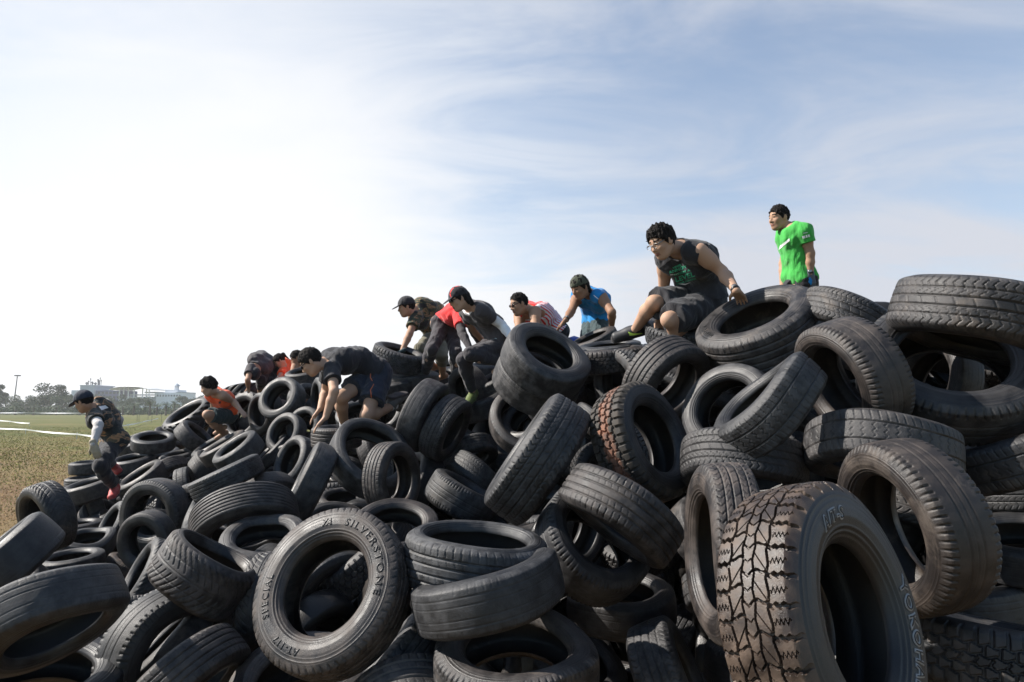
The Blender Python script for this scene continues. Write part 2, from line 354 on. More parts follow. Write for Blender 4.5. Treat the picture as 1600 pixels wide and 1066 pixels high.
# a blue rounded drum top showing over the ridge
bd = empty('blue_dome', tuple(at(897, 536, 7.6))); tag(bd, 'small blue rounded top poking over the ridge below the hand of the man in blue', 'dome')  # simple stand-in for a blue rounded object of unknown kind
trunk_mesh('shell', [(0, 0, -.5), (0, 0, -.02), (0, 0, .02), (0, 0, .055), (0, 0, .08)], [.13, .13, .12, .075, .002], simple_mat('blue_plastic', (.02, .08, .42), .4, .4), bd, 28)
trunk_mesh('hoop', [(0, 0, -.2), (0, 0, -.18), (0, 0, -.16)], [.131, .138, .131], simple_mat('blue_plastic_hoop', (.015, .06, .34), .45, .4), bd, 28)

# ------------------------------------------------------------------ tyres
def rubber(name, dark, dust, amount, rough, nscale=5.0, grain=120.0, tint=None, emboss=False):
    """worn rubber: blotches of dried dust over black, amount set per tyre by the object colour"""
    m, t, b = new_mat(name)
    lk = t.links.new
    tcn = NT(t, 'ShaderNodeTexCoord'); oi = NT(t, 'ShaderNodeObjectInfo')
    sc = NT(t, 'ShaderNodeSeparateColor'); lk(oi.outputs['Color'], sc.inputs[0])
    off = NT(t, 'ShaderNodeVectorMath', operation='MULTIPLY_ADD'); lk(oi.outputs['Location'], off.inputs[0]); off.inputs[1].default_value = (3.7, 3.7, 3.7); lk(tcn.outputs['Object'], off.inputs[2])
    n1 = NT(t, 'ShaderNodeTexNoise', i_Scale=nscale, i_Detail=8.0, i_Roughness=0.62); lk(off.outputs[0], n1.inputs['Vector'])
    n2 = NT(t, 'ShaderNodeTexNoise', i_Scale=grain, i_Detail=3.0); lk(tcn.outputs['Object'], n2.inputs['Vector'])
    f1 = NT(t, 'ShaderNodeMapRange'); f1.inputs[1].default_value = 0.40; f1.inputs[2].default_value = 0.72; lk(n1.outputs[0], f1.inputs[0])
    m1 = NT(t, 'ShaderNodeMath', operation='MULTIPLY'); lk(f1.outputs[0], m1.inputs[0]); lk(sc.outputs[0], m1.inputs[1])
    m2 = NT(t, 'ShaderNodeMath', operation='MULTIPLY_ADD', use_clamp=True); lk(m1.outputs[0], m2.inputs[0]); m2.inputs[1].default_value = amount; 
    m3 = NT(t, 'ShaderNodeMath', operation='MULTIPLY'); lk(n2.outputs[0], m3.inputs[0]); m3.inputs[1].default_value = 0.22; lk(m3.outputs[0], m2.inputs[2])
    # dust hue: grey to brown by green channel
    dm = NT(t, 'ShaderNodeMix', data_type='RGBA'); lk(sc.outputs[1], dm.inputs[0]); dm.inputs[6].default_value = (*dust, 1); dm.inputs[7].default_value = (0.095, 0.066, 0.048, 1)
    mx = NT(t, 'ShaderNodeMix', data_type='RGBA'); lk(m2.outputs[0], mx.inputs[0]); mx.inputs[6].default_value = (*dark, 1); lk(dm.outputs[2], mx.inputs[7])
    res = mx.outputs[2]
    # dried mud in ragged patches, more on some tyres than on others
    n3 = NT(t, 'ShaderNodeTexNoise', i_Scale=1.7, i_Detail=11.0, i_Roughness=0.72, i_Distortion=0.4); lk(off.outputs[0], n3.inputs['Vector'])
    f3 = NT(t, 'ShaderNodeMapRange'); f3.inputs[1].default_value = 0.53; f3.inputs[2].default_value = 0.63; lk(n3.outputs[0], f3.inputs[0])
    f4 = NT(t, 'ShaderNodeMath', operation='MULTIPLY'); lk(f3.outputs[0], f4.inputs[0]); lk(sc.outputs[2], f4.inputs[1])
    f5 = NT(t, 'ShaderNodeMath', operation='MULTIPLY'); lk(f4.outputs[0], f5.inputs[0]); f5.inputs[1].default_value = 0.75
    mm = NT(t, 'ShaderNodeMix', data_type='RGBA'); lk(f5.outputs[0], mm.inputs[0]); lk(res, mm.inputs[6]); mm.inputs[7].default_value = (0.088, 0.072, 0.060, 1); res = mm.outputs[2]
    if tint:   # a band of rust-red clay ground into the middle of the tread
        col, lo, hi = tint
        sp = NT(t, 'ShaderNodeSeparateXYZ'); lk(tcn.outputs['Object'], sp.inputs[0])
        nw = NT(t, 'ShaderNodeMath', operation='MULTIPLY_ADD'); lk(n1.outputs[0], nw.inputs[0]); nw.inputs[1].default_value = 0.35; lk(sp.outputs[2], nw.inputs[2])
        a1 = NT(t, 'ShaderNodeMapRange', interpolation_type='SMOOTHSTEP'); a1.inputs[1].default_value = lo; a1.inputs[2].default_value = lo + .05; lk(nw.outputs[0], a1.inputs[0])
        a2 = NT(t, 'ShaderNodeMapRange', interpolation_type='SMOOTHSTEP'); a2.inputs[1].default_value = hi; a2.inputs[2].default_value = hi + .05; a2.inputs[3].default_value = 1; a2.inputs[4].default_value = 0; lk(nw.outputs[0], a2.inputs[0])
        a3 = NT(t, 'ShaderNodeMath', operation='MULTIPLY'); lk(a1.outputs[0], a3.inputs[0]); lk(a2.outputs[0], a3.inputs[1])
        ng = NT(t, 'ShaderNodeMapRange'); ng.inputs[1].default_value = 0.35; ng.inputs[2].default_value = 0.6; ng.inputs[3].default_value = 0.25; lk(n1.outputs[0], ng.inputs[0])
        a4 = NT(t, 'ShaderNodeMath', operation='MULTIPLY'); lk(a3.outputs[0], a4.inputs[0]); lk(ng.outputs[0], a4.inputs[1])
        m4 = NT(t, 'ShaderNodeMix', data_type='RGBA'); lk(a4.outputs[0], m4.inputs[0]); lk(res, m4.inputs[6]); m4.inputs[7].default_value = (*col, 1); res = m4.outputs[2]
    lk(res, b.inputs['Base Color'])
    rr = NT(t, 'ShaderNodeMapRange'); rr.inputs[3].default_value = rough - 0.12; rr.inputs[4].default_value = min(1, rough + 0.25); lk(m2.outputs[0], rr.inputs[0]); lk(rr.outputs[0], b.inputs['Roughness'])
    b.inputs['Specular IOR Level'].default_value = 0.42
    bp = NT(t, 'ShaderNodeBump', i_Strength=0.22 if emboss else 0.32, i_Distance=0.006)
    sm = NT(t, 'ShaderNodeMath', operation='MULTIPLY_ADD'); lk(n1.outputs[0], sm.inputs[0]); sm.inputs[1].default_value = 2.0; lk(n2.outputs[0], sm.inputs[2])
    if emboss:   # moulded rings of small raised marks, worn in places
        mth = lambda op, a_, b_=None, clamp=False: (lambda n: ([(n.inputs.__getitem__(k).__setattr__('default_value', v) if isinstance(v, (int, float)) else lk(v, n.inputs[k])) for k, v in enumerate((a_, b_)) if v is not None], n.outputs[0])[1])(NT(t, 'ShaderNodeMath', operation=op, use_clamp=clamp))
        sp2 = NT(t, 'ShaderNodeSeparateXYZ'); lk(tcn.outputs['Object'], sp2.inputs[0])
        ang_ = mth('ARCTAN2', sp2.outputs[1], sp2.outputs[0]); rr_ = mth('SQRT', mth('ADD', mth('MULTIPLY', sp2.outputs[0], sp2.outputs[0]), mth('MULTIPLY', sp2.outputs[1], sp2.outputs[1])))
        tot = None
        for (rc, hw_, f_, ph_) in ((.845, .030, 34, 0.0), (.765, .016, 70, 5.0)):
            cb_ = NT(t, 'ShaderNodeCombineXYZ'); lk(mth('MULTIPLY', ang_, f_), cb_.inputs[0]); lk(mth('MULTIPLY', rr_, 50.0), cb_.inputs[1]); lk(mth('ADD', oi.outputs['Random'], ph_), cb_.inputs[2])
            nz_ = NT(t, 'ShaderNodeTexNoise', i_Scale=1.0, i_Detail=1.0); lk(cb_.outputs[0], nz_.inputs['Vector'])
            cb2 = NT(t, 'ShaderNodeCombineXYZ'); lk(mth('MULTIPLY', ang_, 1.3), cb2.inputs[0]); lk(mth('MULTIPLY', oi.outputs['Random'], 40.0), cb2.inputs[1]); cb2.inputs[2].default_value = ph_
            nz2 = NT(t, 'ShaderNodeTexNoise', i_Scale=1.0, i_Detail=0.0); lk(cb2.outputs[0], nz2.inputs['Vector'])
            m_ = mth('MULTIPLY', mth('LESS_THAN', mth('ABSOLUTE', mth('SUBTRACT', rr_, rc)), hw_), mth('MULTIPLY', mth('GREATER_THAN', nz_.outputs[0], .52), mth('GREATER_THAN', nz2.outputs[0], .47)))
            tot = m_ if tot is None else mth('ADD', tot, m_)
        ht2 = mth('MULTIPLY', tot, 1.1)
        sm2 = NT(t, 'ShaderNodeMath', operation='ADD'); lk(sm.outputs[0], sm2.inputs[0]); lk(ht2, sm2.inputs[1]); sm = sm2
    lk(sm.outputs[0], bp.inputs['Height']); lk(bp.outputs[0], b.inputs['Normal'])
    return m
M_TREAD = rubber('tread_rubber', (0.0055, 0.0055, 0.0065), (0.080, 0.081, 0.085), 0.95, 0.56)
M_SIDE = rubber('sidewall_rubber', (0.005, 0.005, 0.006), (0.058, 0.058, 0.060), 0.90, 0.49, nscale=3.2, emboss=True)
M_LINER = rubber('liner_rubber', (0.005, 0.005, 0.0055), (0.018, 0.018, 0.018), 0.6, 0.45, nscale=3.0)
M_RUST = rubber('clay_stained_tread', (0.012, 0.011, 0.010), (0.075, 0.062, 0.05), 0.85, 0.75, tint=((0.21, 0.095, 0.058), 0.09, 0.26))
M_CLAY = rubber('clay_brown_tread', (0.014, 0.010, 0.009), (0.125, 0.090, 0.073), 1.0, 0.40)

def tri(x):                                   # triangle wave -1..1, period 1
    return 4 * np.abs((x + .25) % 1 - .5) - 1
def band(x, w):                               # 1 within |x|<w/2, soft edges
    return np.clip((w / 2 - np.abs(x)) / (w * 0.22) + 0.5, 0, 1)
def per(x, duty):                             # periodic slot
    return np.clip((duty / 2 - np.abs((x % 1) - .5)) / (duty * 0.22) + 0.5, 0, 1)
def pattern(kind, th, s):
    """groove depth 0..1 (raised when negative) over angle th (turns) and tread position s"""
    a = np.abs(s); side = np.where(s > 0, 1.0, 0.0)
    edge = np.clip((1.2 - a) / .14, 0, 1)
    d = np.zeros_like(s)
    mx = lambda *x: np.maximum.reduce(x)
    if kind == 'rib4':
        d = mx(band(a - .22, .075), band(a - .60, .075), .55 * per(th * 58 + side * .5 + s * .3, .13) * (a > .68), .35 * per(th * 58 + s, .09) * (a < .56) * (a > .28))
    elif kind == 'rib6':
        d = mx(band(s, .07), band(a - .27, .07), band(a - .54, .07), .9 * band(a - .80, .06))
    elif kind == 'rib2':
        d = mx(.9 * band(a - .46, .075), .4 * per(th * 46 + .15 * tri(s * 3), .12) * (a < .40), .5 * per(th * 62 + s * .6, .15) * (a > .55))
    elif kind == 'shoulder':
        d = mx(.35 * band(a - .28, .05), .25 * band(s, .04), .85 * per(th * 72, .26) * (a > .76))
    elif kind == 'slick':
        d = mx(.30 * band(a - .30, .05), .28 * band(a - .66, .05), .25 * per(th * 66, .14) * (a > .80))
    elif kind == 'sipe':
        d = mx(band(a - .20, .065), .95 * band(a - .60, .065), .8 * per(th * 62 + .25 * tri(s * 2.2) + side * .5, .13) * (a > .63), .6 * per(th * 62 + .35 * tri(s * 3.1 + .2), .11) * (a < .57) * (a > .23), .5 * per(th * 31 + s * .8, .08) * (a < .17))
    elif kind == 'vee':
        d = mx(.8 * band(s, .06), .9 * per(th * 40 + 1.7 * a ** 1.6 * (1 + .0 * s) + side * .5, .19) * (a > .16), .7 * band(a - .55, .05), .5 * per(th * 80 + 3.4 * a ** 1.6, .12) * (a > .6))
    elif kind == 'block':
        z1 = .055 * tri(th * 44); z2 = .055 * tri(th * 44 + .5)
        d = mx(band(a - .20 - z1, .095), band(a - .58 - z2, .095), per(th * 44 + .1 * tri(s * 4), .20) * (a < .2), per(th * 44 + .5, .20) * (a > .2) * (a < .58), per(th * 44, .26) * (a > .56))
    elif kind == 'at':
        z0 = .05 * tri(th * 38); z1 = .06 * tri(th * 38 + .3)
        d = mx(band(a - .16 - z0, .085), band(a - .55 - z1 * .8, .095),
               per(th * 38 + .28 * tri(s * 1.7 + .1), .15) * (a < .17),
               per(th * 38 + 1.5 * a + side * .5, .22) * (a > .17) * (a < .56),
               per(th * 38 + .35 + side * .5, .22) * (a > .53),
               .55 * per(th * 38 + .75 + side * .5 - 1.2 * a + .12 * tri(a * 9), .09) * (a > .2) * (a < .53),
               .5 * per(th * 38 + .85 + side * .5 + .10 * tri(a * 8), .09) * (a > .6))
    elif kind == 'big':                       # chunky all-terrain tread of the foreground tyre
        n = 32
        bnd = lambda x, w: np.clip((w / 2 - np.abs(x)) / (w * 0.13) + 0.5, 0, 1)
        pr_ = lambda x, du: np.clip((du / 2 - np.abs((x % 1) - .5)) / (du * 0.13) + 0.5, 0, 1)
        z0 = .030 * tri(th * n + .1); z1 = .034 * tri(th * n + .4)
        c1 = a - .165 - z0; c2 = a - .555 - z1
        d = mx(bnd(c1, .055), bnd(c2, .062),
               .9 * pr_(th * n + .22 * tri(s * 1.45 + .25), .085) * (c1 < 0),
               .95 * pr_(th * n + 1.35 * a + .25 * np.sin(a * 9) + side * .45, .10) * (c1 > 0) * (c2 < 0),
               1.1 * pr_(th * n + .30 + side * .45 + .05 * tri(a * 5), .17) * (c2 > -.02),
               .55 * pr_(th * n + .50 + side * .45 - 1.9 * a, .055) * (c1 > .03) * (c2 < -.03),
               .5 * pr_(th * n + .80 + side * .45 + .10 * tri(a * 9.5), .055) * (c2 > .06) * (a < 1.05),
               .5 * pr_(th * n + .5 + .22 * tri(s * 1.45 + .25), .05) * (c1 < -.05))
    elif kind == 'lug':
        x = (th * 17 + 1.0 * a + side * .5) % 1
        bar = np.clip((.30 - np.abs(x - .5)) / .05 + .5, 0, 1) * 1.0
        return (1 - bar) * np.clip((1.22 - a) / .06, 0, 1)
    return d * edge
PROF = {'y': .53, 'p': .62, 'l': .71, 's': .575}
HW = 0.34
TY_MESH = {}
def tyre_meshes(kind, prof, hi=False):
    key = (kind, prof, hi)
    if key in TY_MESH: return TY_MESH[key]
    ri = PROF[prof]
    nt, ns = (1500, 150) if hi else (560, 64)
    if kind == 'lug': nt, ns = 408, 60
    depth = {'lug': .105, 'big': .036, 'at': .032, 'block': .034, 'slick': .016}.get(kind, .024)
    # tread band with its shoulders
    s = np.linspace(-1.2, 1.2, ns + 1)
    # finer steps at grooves come from the density itself
    a = np.abs(s)
    z = np.where(a <= 1, s * .262, np.sign(s) * (.262 + (a - 1) * .27))
    r = np.where(a <= 1, 1 - .016 * a ** 2 - .02 * np.clip(a - .75, 0, 1) ** 2 * 4, 0)
    r1 = 1 - .016 - .02 * .25
    r = np.where(a > 1, r1 - (a - 1) * .22 - (a - 1) ** 2 * 1.0, r)
    # outward normal of profile for grooves on the shoulder
    th = np.arange(nt) / nt
    S, T = np.meshgrid(s, th)
    d = pattern(kind, T, S) * depth
    nr = np.where(a > 1, .8, 1.0); nz = np.where(a > 1, .6 * np.sign(s), 0.0)
    wob = 1 + .003 * np.sin(2 * np.pi * T * 2 + 1) + .002 * np.sin(2 * np.pi * T * 5 + 2)
    Rr = (r[None, :] - d * nr[None, :]) * wob; Z = z[None, :] - d * nz[None, :]
    if kind == 'lug': Rr = Rr - .0
    cs, sn = np.cos(2 * np.pi * th)[:, None], np.sin(2 * np.pi * th)[:, None]
    V = np.stack([Rr * cs, Rr * sn, Z], -1).reshape(-1, 3)
    i = np.arange(nt)[:, None]; j = np.arange(ns)[None, :]
    w = ns + 1
    f = lambda ii, jj: ((ii % nt) * w + jj)
    Fq = np.stack([f(i, j), f(i + 1, j), f(i + 1, j + 1), f(i, j + 1)], -1).reshape(-1, 4)
    mt = {'big': M_CLAY}.get(kind, M_TREAD)
    tread = np_mesh('tread', V, Fq, mt, smooth=kind not in ('big', 'block'))
    # lathed pieces
    def lathe(name, prof_pts, mat, nt2=160):
        p = np.array(prof_pts); th2 = 2 * np.pi * np.arange(nt2) / nt2
        wob2 = 1 + .003 * np.sin(2 * th2 + 1) + .002 * np.sin(5 * th2 + 2)
        V = np.stack([p[None, :, 0] * np.cos(th2)[:, None] * wob2[:, None], p[None, :, 0] * np.sin(th2)[:, None] * wob2[:, None], np.repeat(p[None, :, 1], nt2, 0)], -1).reshape(-1, 3)
        k = len(p); i = np.arange(nt2)[:, None]; j = np.arange(k - 1)[None, :]
        f = lambda ii, jj: ((ii % nt2) * k + jj)
        Fq = np.stack([f(i, j), f(i + 1, j), f(i + 1, j + 1), f(i, j + 1)], -1).reshape(-1, 4)
        return np_mesh(name, V, Fq, mat)
    r_top = r[-1]; z_top = z[-1]
    mid = (ri + r_top) / 2 + .03
    def side_z(rr):                            # bulge of the sidewall
        u = (rr - ri) / (r_top - ri)
        return np.interp(u, [0, .06, .16, .32, .5, .68, .85, 1.0], [.238, .262, .288, .322, HW, .338, .327, z_top])
    us = np.linspace(1.0, 0.0, 46)
    pts = []
    for u in us:
        rr = ri + u * (r_top - ri)
        zz = side_z(rr)
        # fine moulded ridges
        for c0, wd, hh in ((.93, .02, .006), (.80, .015, .004), (.30, .02, .007), (.20, .02, .009), (.10, .02, .006)):
            zz += hh * math.exp(-((u - c0) / wd) ** 2)
        pts.append((rr, zz))
    pts.append((ri - .006, .215)); pts.append((ri - .004, .20))
    sp_ = [(a_, b_) for a_, b_ in pts]
    side_a = lathe('sidewall', sp_, M_SIDE)
    side_b = lathe('sidewall', [(a_, -b_) for a_, b_ in sp_][::-1], M_SIDE)
    lr = [(ri - .004, .20), (ri + .02, .215), (ri + .06, .25), (ri + .35 * (r_top - ri), .295), (ri + .6 * (r_top - ri), .305), (r_top - .05, .28), (.925, .22), (.94, .1), (.94, 0)]
    if kind == 'lug': lr = [(min(x, .86), y) for x, y in lr]
    # densify with interpolation
    lr = np.array(lr); q = np.linspace(0, len(lr) - 1, 26); lr2 = np.c_[np.interp(q, np.arange(len(lr)), lr[:, 0]), np.interp(q, np.arange(len(lr)), lr[:, 1])]
    full = [tuple(x) for x in lr2] + [(x, -y) for x, y in lr2[::-1][1:]]
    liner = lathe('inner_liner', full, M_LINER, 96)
    TY_MESH[key] = (tread, side_a, side_b, liner)
    return TY_MESH[key]

def tyre_matrix(pos, ax, R, w, spin):
    zax = Vector(ax).normalized()
    x = V_R - zax * V_R.dot(zax)
    if x.length < .05: x = V_U - zax * V_U.dot(zax)
    x.normalize(); y = zax.cross(x)
    M = Matrix((x, y, zax)).transposed().to_4x4()
    return Matrix.Translation(pos) @ M @ Matrix.Rotation(spin, 4, 'Z')

TYRE_DATA = [
 ('silver', (-0.776, 3.057, 1.216), (-0.259, -0.821, 0.509), 0.348, 0.3, 'sipe', 's', 'large off-road tyre facing the viewer with raised letters around its sidewall', 250),
 ('stacka', (-0.166, 3.192, 1.322), (0.094, -0.044, 0.995), 0.329, 0.36, 'rib4', 'l', 'low-profile ribbed tyre lying flat on top of the foreground stack', 226),
 ('stackb', (-0.101, 2.985, 1.222), (-0.245, 0.122, 0.962), 0.33, 0.33, 'slick', 'p', 'worn dark tyre squashed under the flat ribbed tyre at the front', 244),
 ('ringfront', (0.021, 2.884, 0.966), (0.012, -0.199, 0.98), 0.332, 0.33, 'shoulder', 'p', 'dented tyre ring lying open at the bottom edge beneath the front stack', 256),
 ('botA', (-0.537, 3.192, 0.798), (-0.774, 0.023, 0.633), 0.309, 0.36, 'sipe', 'p', 'tyre with zigzag siped tread rising at the bottom edge right of the large lettered tyre', 215),
 ('botB', (-0.399, 2.98, 0.716), (0.152, -0.789, -0.595), 0.313, 0.36, 'rib4', 'p', 'ribbed tyre arching at the bottom edge below the zigzag tread', 235),
 ('yoko', (0.954, 2.158, 1.361), (0.63, -0.733, 0.256), 0.403, 0.345, 'big', 'y', 'huge off-road tyre with chunky brown blocks and white outlined letters', 412),
 ('standl', (0.812, 2.647, 1.464), (-0.998, 0.038, -0.041), 0.332, 0.3, 'sipe', 'p', 'narrow upright tyre with brown rim standing left of the huge chunky tyre', 275),
 ('rightface', (1.586, 2.789, 1.537), (-0.986, -0.094, -0.137), 0.343, 0.36, 'shoulder', 'p', 'upright tyre with brownish bead and smooth tread at right above the white letters', 268),
 ('tread4', (0.787, 3.511, 0.653), (0.881, -0.228, 0.415), 0.315, 0.38, 'sipe', 'p', 'grey siped tread leaning out of the bottom edge beside the huge chunky tyre', 200),
 ('flatdark', (0.631, 4.091, 0.874), (-0.083, -0.107, 0.991), 0.319, 0.33, 'slick', 'p', 'dark flat tyre with a sunlit rim in the gap right of the front stack', 172),
 ('ringmid', (0.431, 3.759, 1.285), (0.424, -0.584, 0.692), 0.323, 0.34, 'shoulder', 'p', 'leaning tyre ring with dark hollow and notched shoulder behind the front stack', 188),
 ('slant', (0.54, 3.503, 1.481), (-0.589, -0.166, -0.791), 0.33, 0.36, 'rib4', 'p', 'smooth grooved tyre slanting down to the right under the rusty tyre', 205),
 ('rusty', (0.738, 3.901, 1.812), (0.692, -0.628, 0.355), 0.348, 0.36, 'block', 's', 'truck tyre with rust orange band on its lugged tread', 192),
 ('tall', (0.143, 3.892, 1.726), (-0.825, -0.001, 0.565), 0.369, 0.37, 'sipe', 'p', 'tall leaning tyre showing its full three-grooved tread in the middle of the heap', 205),
 ('ringc', (0.128, 5.509, 1.9), (0.089, -0.831, 0.549), 0.313, 0.3, 'slick', 'l', 'pale rimmed tyre ring facing forward left of the tall leaning tread', 122),
 ('topmid', (0.256, 5.146, 2.37), (0.367, -0.615, 0.698), 0.338, 0.36, 'slick', 's', 'worn grey tyre with wide dark mouth crowning the ridge in front of the red singlet', 140),
 ('topmidb', (0.196, 5.461, 2.226), (0.346, -0.562, 0.751), 0.353, 0.34, 'slick', 'p', 'tyre pressed beneath the worn grey tyre with the wide mouth', 138),
 ('hand', (1.699, 4.664, 2.535), (-0.468, -0.342, 0.815), 0.427, 0.38, 'rib4', 's', 'big ribbed tyre tilted on the ridge with a hand on its sidewall', 194),
 ('ridgeR', (2.17, 4.413, 2.578), (-0.482, 0.075, -0.873), 0.304, 0.38, 'sipe', 'p', 'tyre with notched shoulder tilted on the ridge beside the green shirt', 146),
 ('topR', (2.435, 3.554, 2.465), (-0.309, 0.084, -0.947), 0.418, 0.36, 'sipe', 'p', 'wide tyre with fine siped tread topping the right end of the ridge', 248),
 ('bigring', (2.324, 3.629, 2.203), (-0.256, -0.699, 0.668), 0.444, 0.34, 'shoulder', 's', 'huge open tyre with another tyre showing inside its mouth', 262),
 ('inring', (2.606, 4.205, 2.157), (-0.965, -0.136, 0.226), 0.295, 0.3, 'slick', 'p', 'small tyre seen inside the huge open tyre', 150),
 ('tallR', (1.756, 3.544, 2.164), (-0.939, -0.139, -0.316), 0.312, 0.42, 'shoulder', 'p', 'upright balloon tyre with brown sidewall and ribbed shoulder left of the huge open tyre', 188),
 ('archR', (1.772, 3.319, 1.803), (-0.174, -0.234, -0.957), 0.343, 0.34, 'rib2', 'p', 'dusty grooved tyre lying below the balloon tyre', 222),
 ('rightA', (2.529, 3.449, 1.774), (-0.341, 0.144, 0.929), 0.328, 0.36, 'rib2', 'p', 'dark tyre cut by the right edge below the huge open tyre', 205),
 ('rightB', (3.037, 4.167, 1.531), (-0.058, 0.086, 0.995), 0.307, 0.42, 'sipe', 'p', 'cross-cut tread at the right edge behind the brown beaded tyre', 160),
 ('rightC', (2.739, 3.737, 1.262), (-0.168, -0.178, 0.97), 0.308, 0.33, 'slick', 'p', 'dark flat tyre with a thin pale rim at the right edge', 180),
 ('rightD', (1.941, 2.892, 1.01), (0.154, 0.123, 0.98), 0.352, 0.36, 'block', 's', 'dark block-tread tyre lying at the bottom right corner', 270),
 ('arch2', (1.2, 3.595, 1.705), (-0.149, -0.331, -0.932), 0.328, 0.36, 'sipe', 'p', 'grooved grey tyre lying across the gap right of the rusty tyre', 198),
 ('dent', (1.272, 3.431, 2.005), (-0.69, 0.064, 0.721), 0.307, 0.36, 'rib2', 'p', 'dented tyre leaning to the right with two deep grooves', 192),
 ('ringd', (1.334, 4.185, 1.992), (-0.722, -0.618, 0.311), 0.297, 0.32, 'slick', 'p', 'dark tyre ring behind the dented tyre', 152),
 ('archm', (1.043, 4.627, 2.187), (0.515, -0.677, -0.526), 0.316, 0.4, 'rib4', 'p', 'ribbed tyre arch with open dark hollow below the sitting man', 146),
 ('whitee', (0.851, 5.375, 2.213), (-0.876, -0.477, -0.072), 0.272, 0.28, 'block', 'p', 'pale scuffed tyre edge left of the ribbed arch', 108),
 ('blockr', (0.797, 5.571, 2.404), (-0.105, -0.138, 0.985), 0.288, 0.34, 'block', 'p', 'block tread tyre lying under the black running shoe', 110),
 ('shoea', (0.835, 5.847, 2.502), (-0.118, -0.198, 0.973), 0.275, 0.24, 'slick', 'p', 'thin flat tyre directly under the black running shoe', 100),
 ('shoeb', (0.794, 6.589, 2.655), (-0.419, -0.23, 0.878), 0.248, 0.26, 'sipe', 'p', 'thin tyre sloping up below the hand of the blue top', 80),
 ('sitring', (1.34, 5.383, 2.601), (-0.053, -0.441, 0.896), 0.284, 0.3, 'block', 'p', 'flat tyre in which the sitting man plants his leg', 112),
 ('behindl', (2.097, 5.47, 1.358), (-0.034, -0.094, 0.995), 0.282, 0.34, 'sipe', 'p', 'small tyre peeping above the huge chunky tyre', 112),
 ('gapr', (2.242, 5.472, 2.409), (-0.538, -0.123, 0.834), 0.283, 0.3, 'slick', 'p', "smooth tyre half hidden between the hand's tyre and the balloon tyre", 110),
 ('kidA', (-0.416, 6.87, 1.556), (0.339, -0.46, -0.821), 0.274, 0.36, 'rib4', 'p', 'half arch of a ribbed tyre in the dark hollow left of the tall leaning tread', 86),
 ('kidB', (-0.344, 6.445, 1.369), (-0.642, -0.304, -0.704), 0.286, 0.4, 'sipe', 'p', 'cross-cut tyre slanting in the dark hollow left of the tall leaning tread', 96),
 ('kidC', (-0.426, 5.886, 1.252), (0.488, -0.009, 0.873), 0.304, 0.44, 'shoulder', 'p', 'slanting tyre with notched shoulder behind the flat ribbed tyre', 112),
 ('kidD', (-0.794, 8.084, 0.774), (-0.838, -0.472, -0.276), 0.245, 0.36, 'slick', 'p', 'small brownish tyre wedged behind the flat ribbed tyre', 66),
 ('kidE', (0.029, 7.147, 1.428), (0.002, -0.006, 1.0), 0.264, 0.48, 'rib4', 'p', 'small flat ribbed tyre wedged against the tall leaning tread', 80),
 ('kidF', (-0.066, 6.495, 1.17), (-0.951, -0.255, 0.172), 0.275, 0.3, 'slick', 'p', 'pale tyre flank peeping out left of the tall leaning tread', 92),
 ('kidG', (0.745, 7.658, 1.492), (-0.492, -0.156, 0.856), 0.248, 0.36, 'block', 'p', 'bit of block tread between the tall leaning tread and the rusty tyre', 70),
 ('archbot', (-0.818, 4.854, 1.156), (0.073, -0.48, 0.874), 0.307, 0.3, 'slick', 'p', 'dark tyre arch above the large lettered tyre', 138),
 ('openring', (-1.213, 5.895, 1.594), (0.492, -0.591, 0.64), 0.365, 0.34, 'slick', 'l', "open thin-walled tyre ring showing its inside in the heap's centre", 134),
 ('thruring', (-0.923, 5.345, 1.47), (0.881, -0.471, 0.046), 0.276, 0.36, 'rib4', 'p', 'ribbed tyre one can see through in front of the open ring', 112),
 ('paleflat', (-1.771, 7.291, 1.025), (0.054, -0.315, 0.948), 0.268, 0.34, 'shoulder', 'p', 'pale flat tyre under the ring one can see through', 80),
 ('edgeblk', (-1.649, 5.685, 1.405), (-0.869, -0.261, 0.421), 0.337, 0.32, 'slick', 'p', 'black tyre standing on edge left of the open ring', 128),
 ('facel', (-2.508, 8.043, 1.393), (-0.618, -0.689, 0.377), 0.305, 0.4, 'rib2', 'p', 'tyre with a wide mouth facing left beside the black edge', 82),
 ('ribarch', (-1.912, 5.004, 1.198), (0.357, -0.528, -0.771), 0.371, 0.33, 'rib6', 'p', 'ribbed tyre arching over a pale flat tyre at left', 162),
 ('arch3', (-2.318, 6.527, 1.087), (0.624, -0.598, -0.502), 0.354, 0.3, 'slick', 'p', 'smooth tyre arch right behind the ribbed arch', 118),
 ('edge1', (-2.606, 6.335, 1.379), (-0.419, -0.107, 0.902), 0.334, 0.3, 'sipe', 'p', 'thin tyre seen on edge rising to the right above the ribbed arch', 114),
 ('paleB', (-1.63, 4.59, 1.111), (0.089, -0.408, 0.909), 0.282, 0.34, 'slick', 'p', 'pale sunlit tyre lying flat left of the large lettered tyre', 134),
 ('lowpro', (-1.719, 3.914, 1.091), (0.503, 0.147, 0.852), 0.274, 0.52, 'vee', 'l', 'wide low-profile tyre with curved grooves and open mouth', 154),
 ('ribedge', (-1.429, 4.14, 0.866), (0.999, -0.032, -0.019), 0.285, 0.36, 'vee', 'p', 'ribbed tyre edge tucked behind the left of the large lettered tyre', 152),
 ('underS', (-1.031, 3.593, 0.607), (-0.1, -0.152, 0.983), 0.387, 0.34, 'slick', 'p', 'pale tyre lying at the bottom edge under the large lettered tyre', 240),
 ('botrib', (-1.622, 3.56, 0.64), (0.73, -0.196, -0.655), 0.31, 0.36, 'rib4', 'p', 'ribbed tyre arching at the bottom edge in the left half', 194),
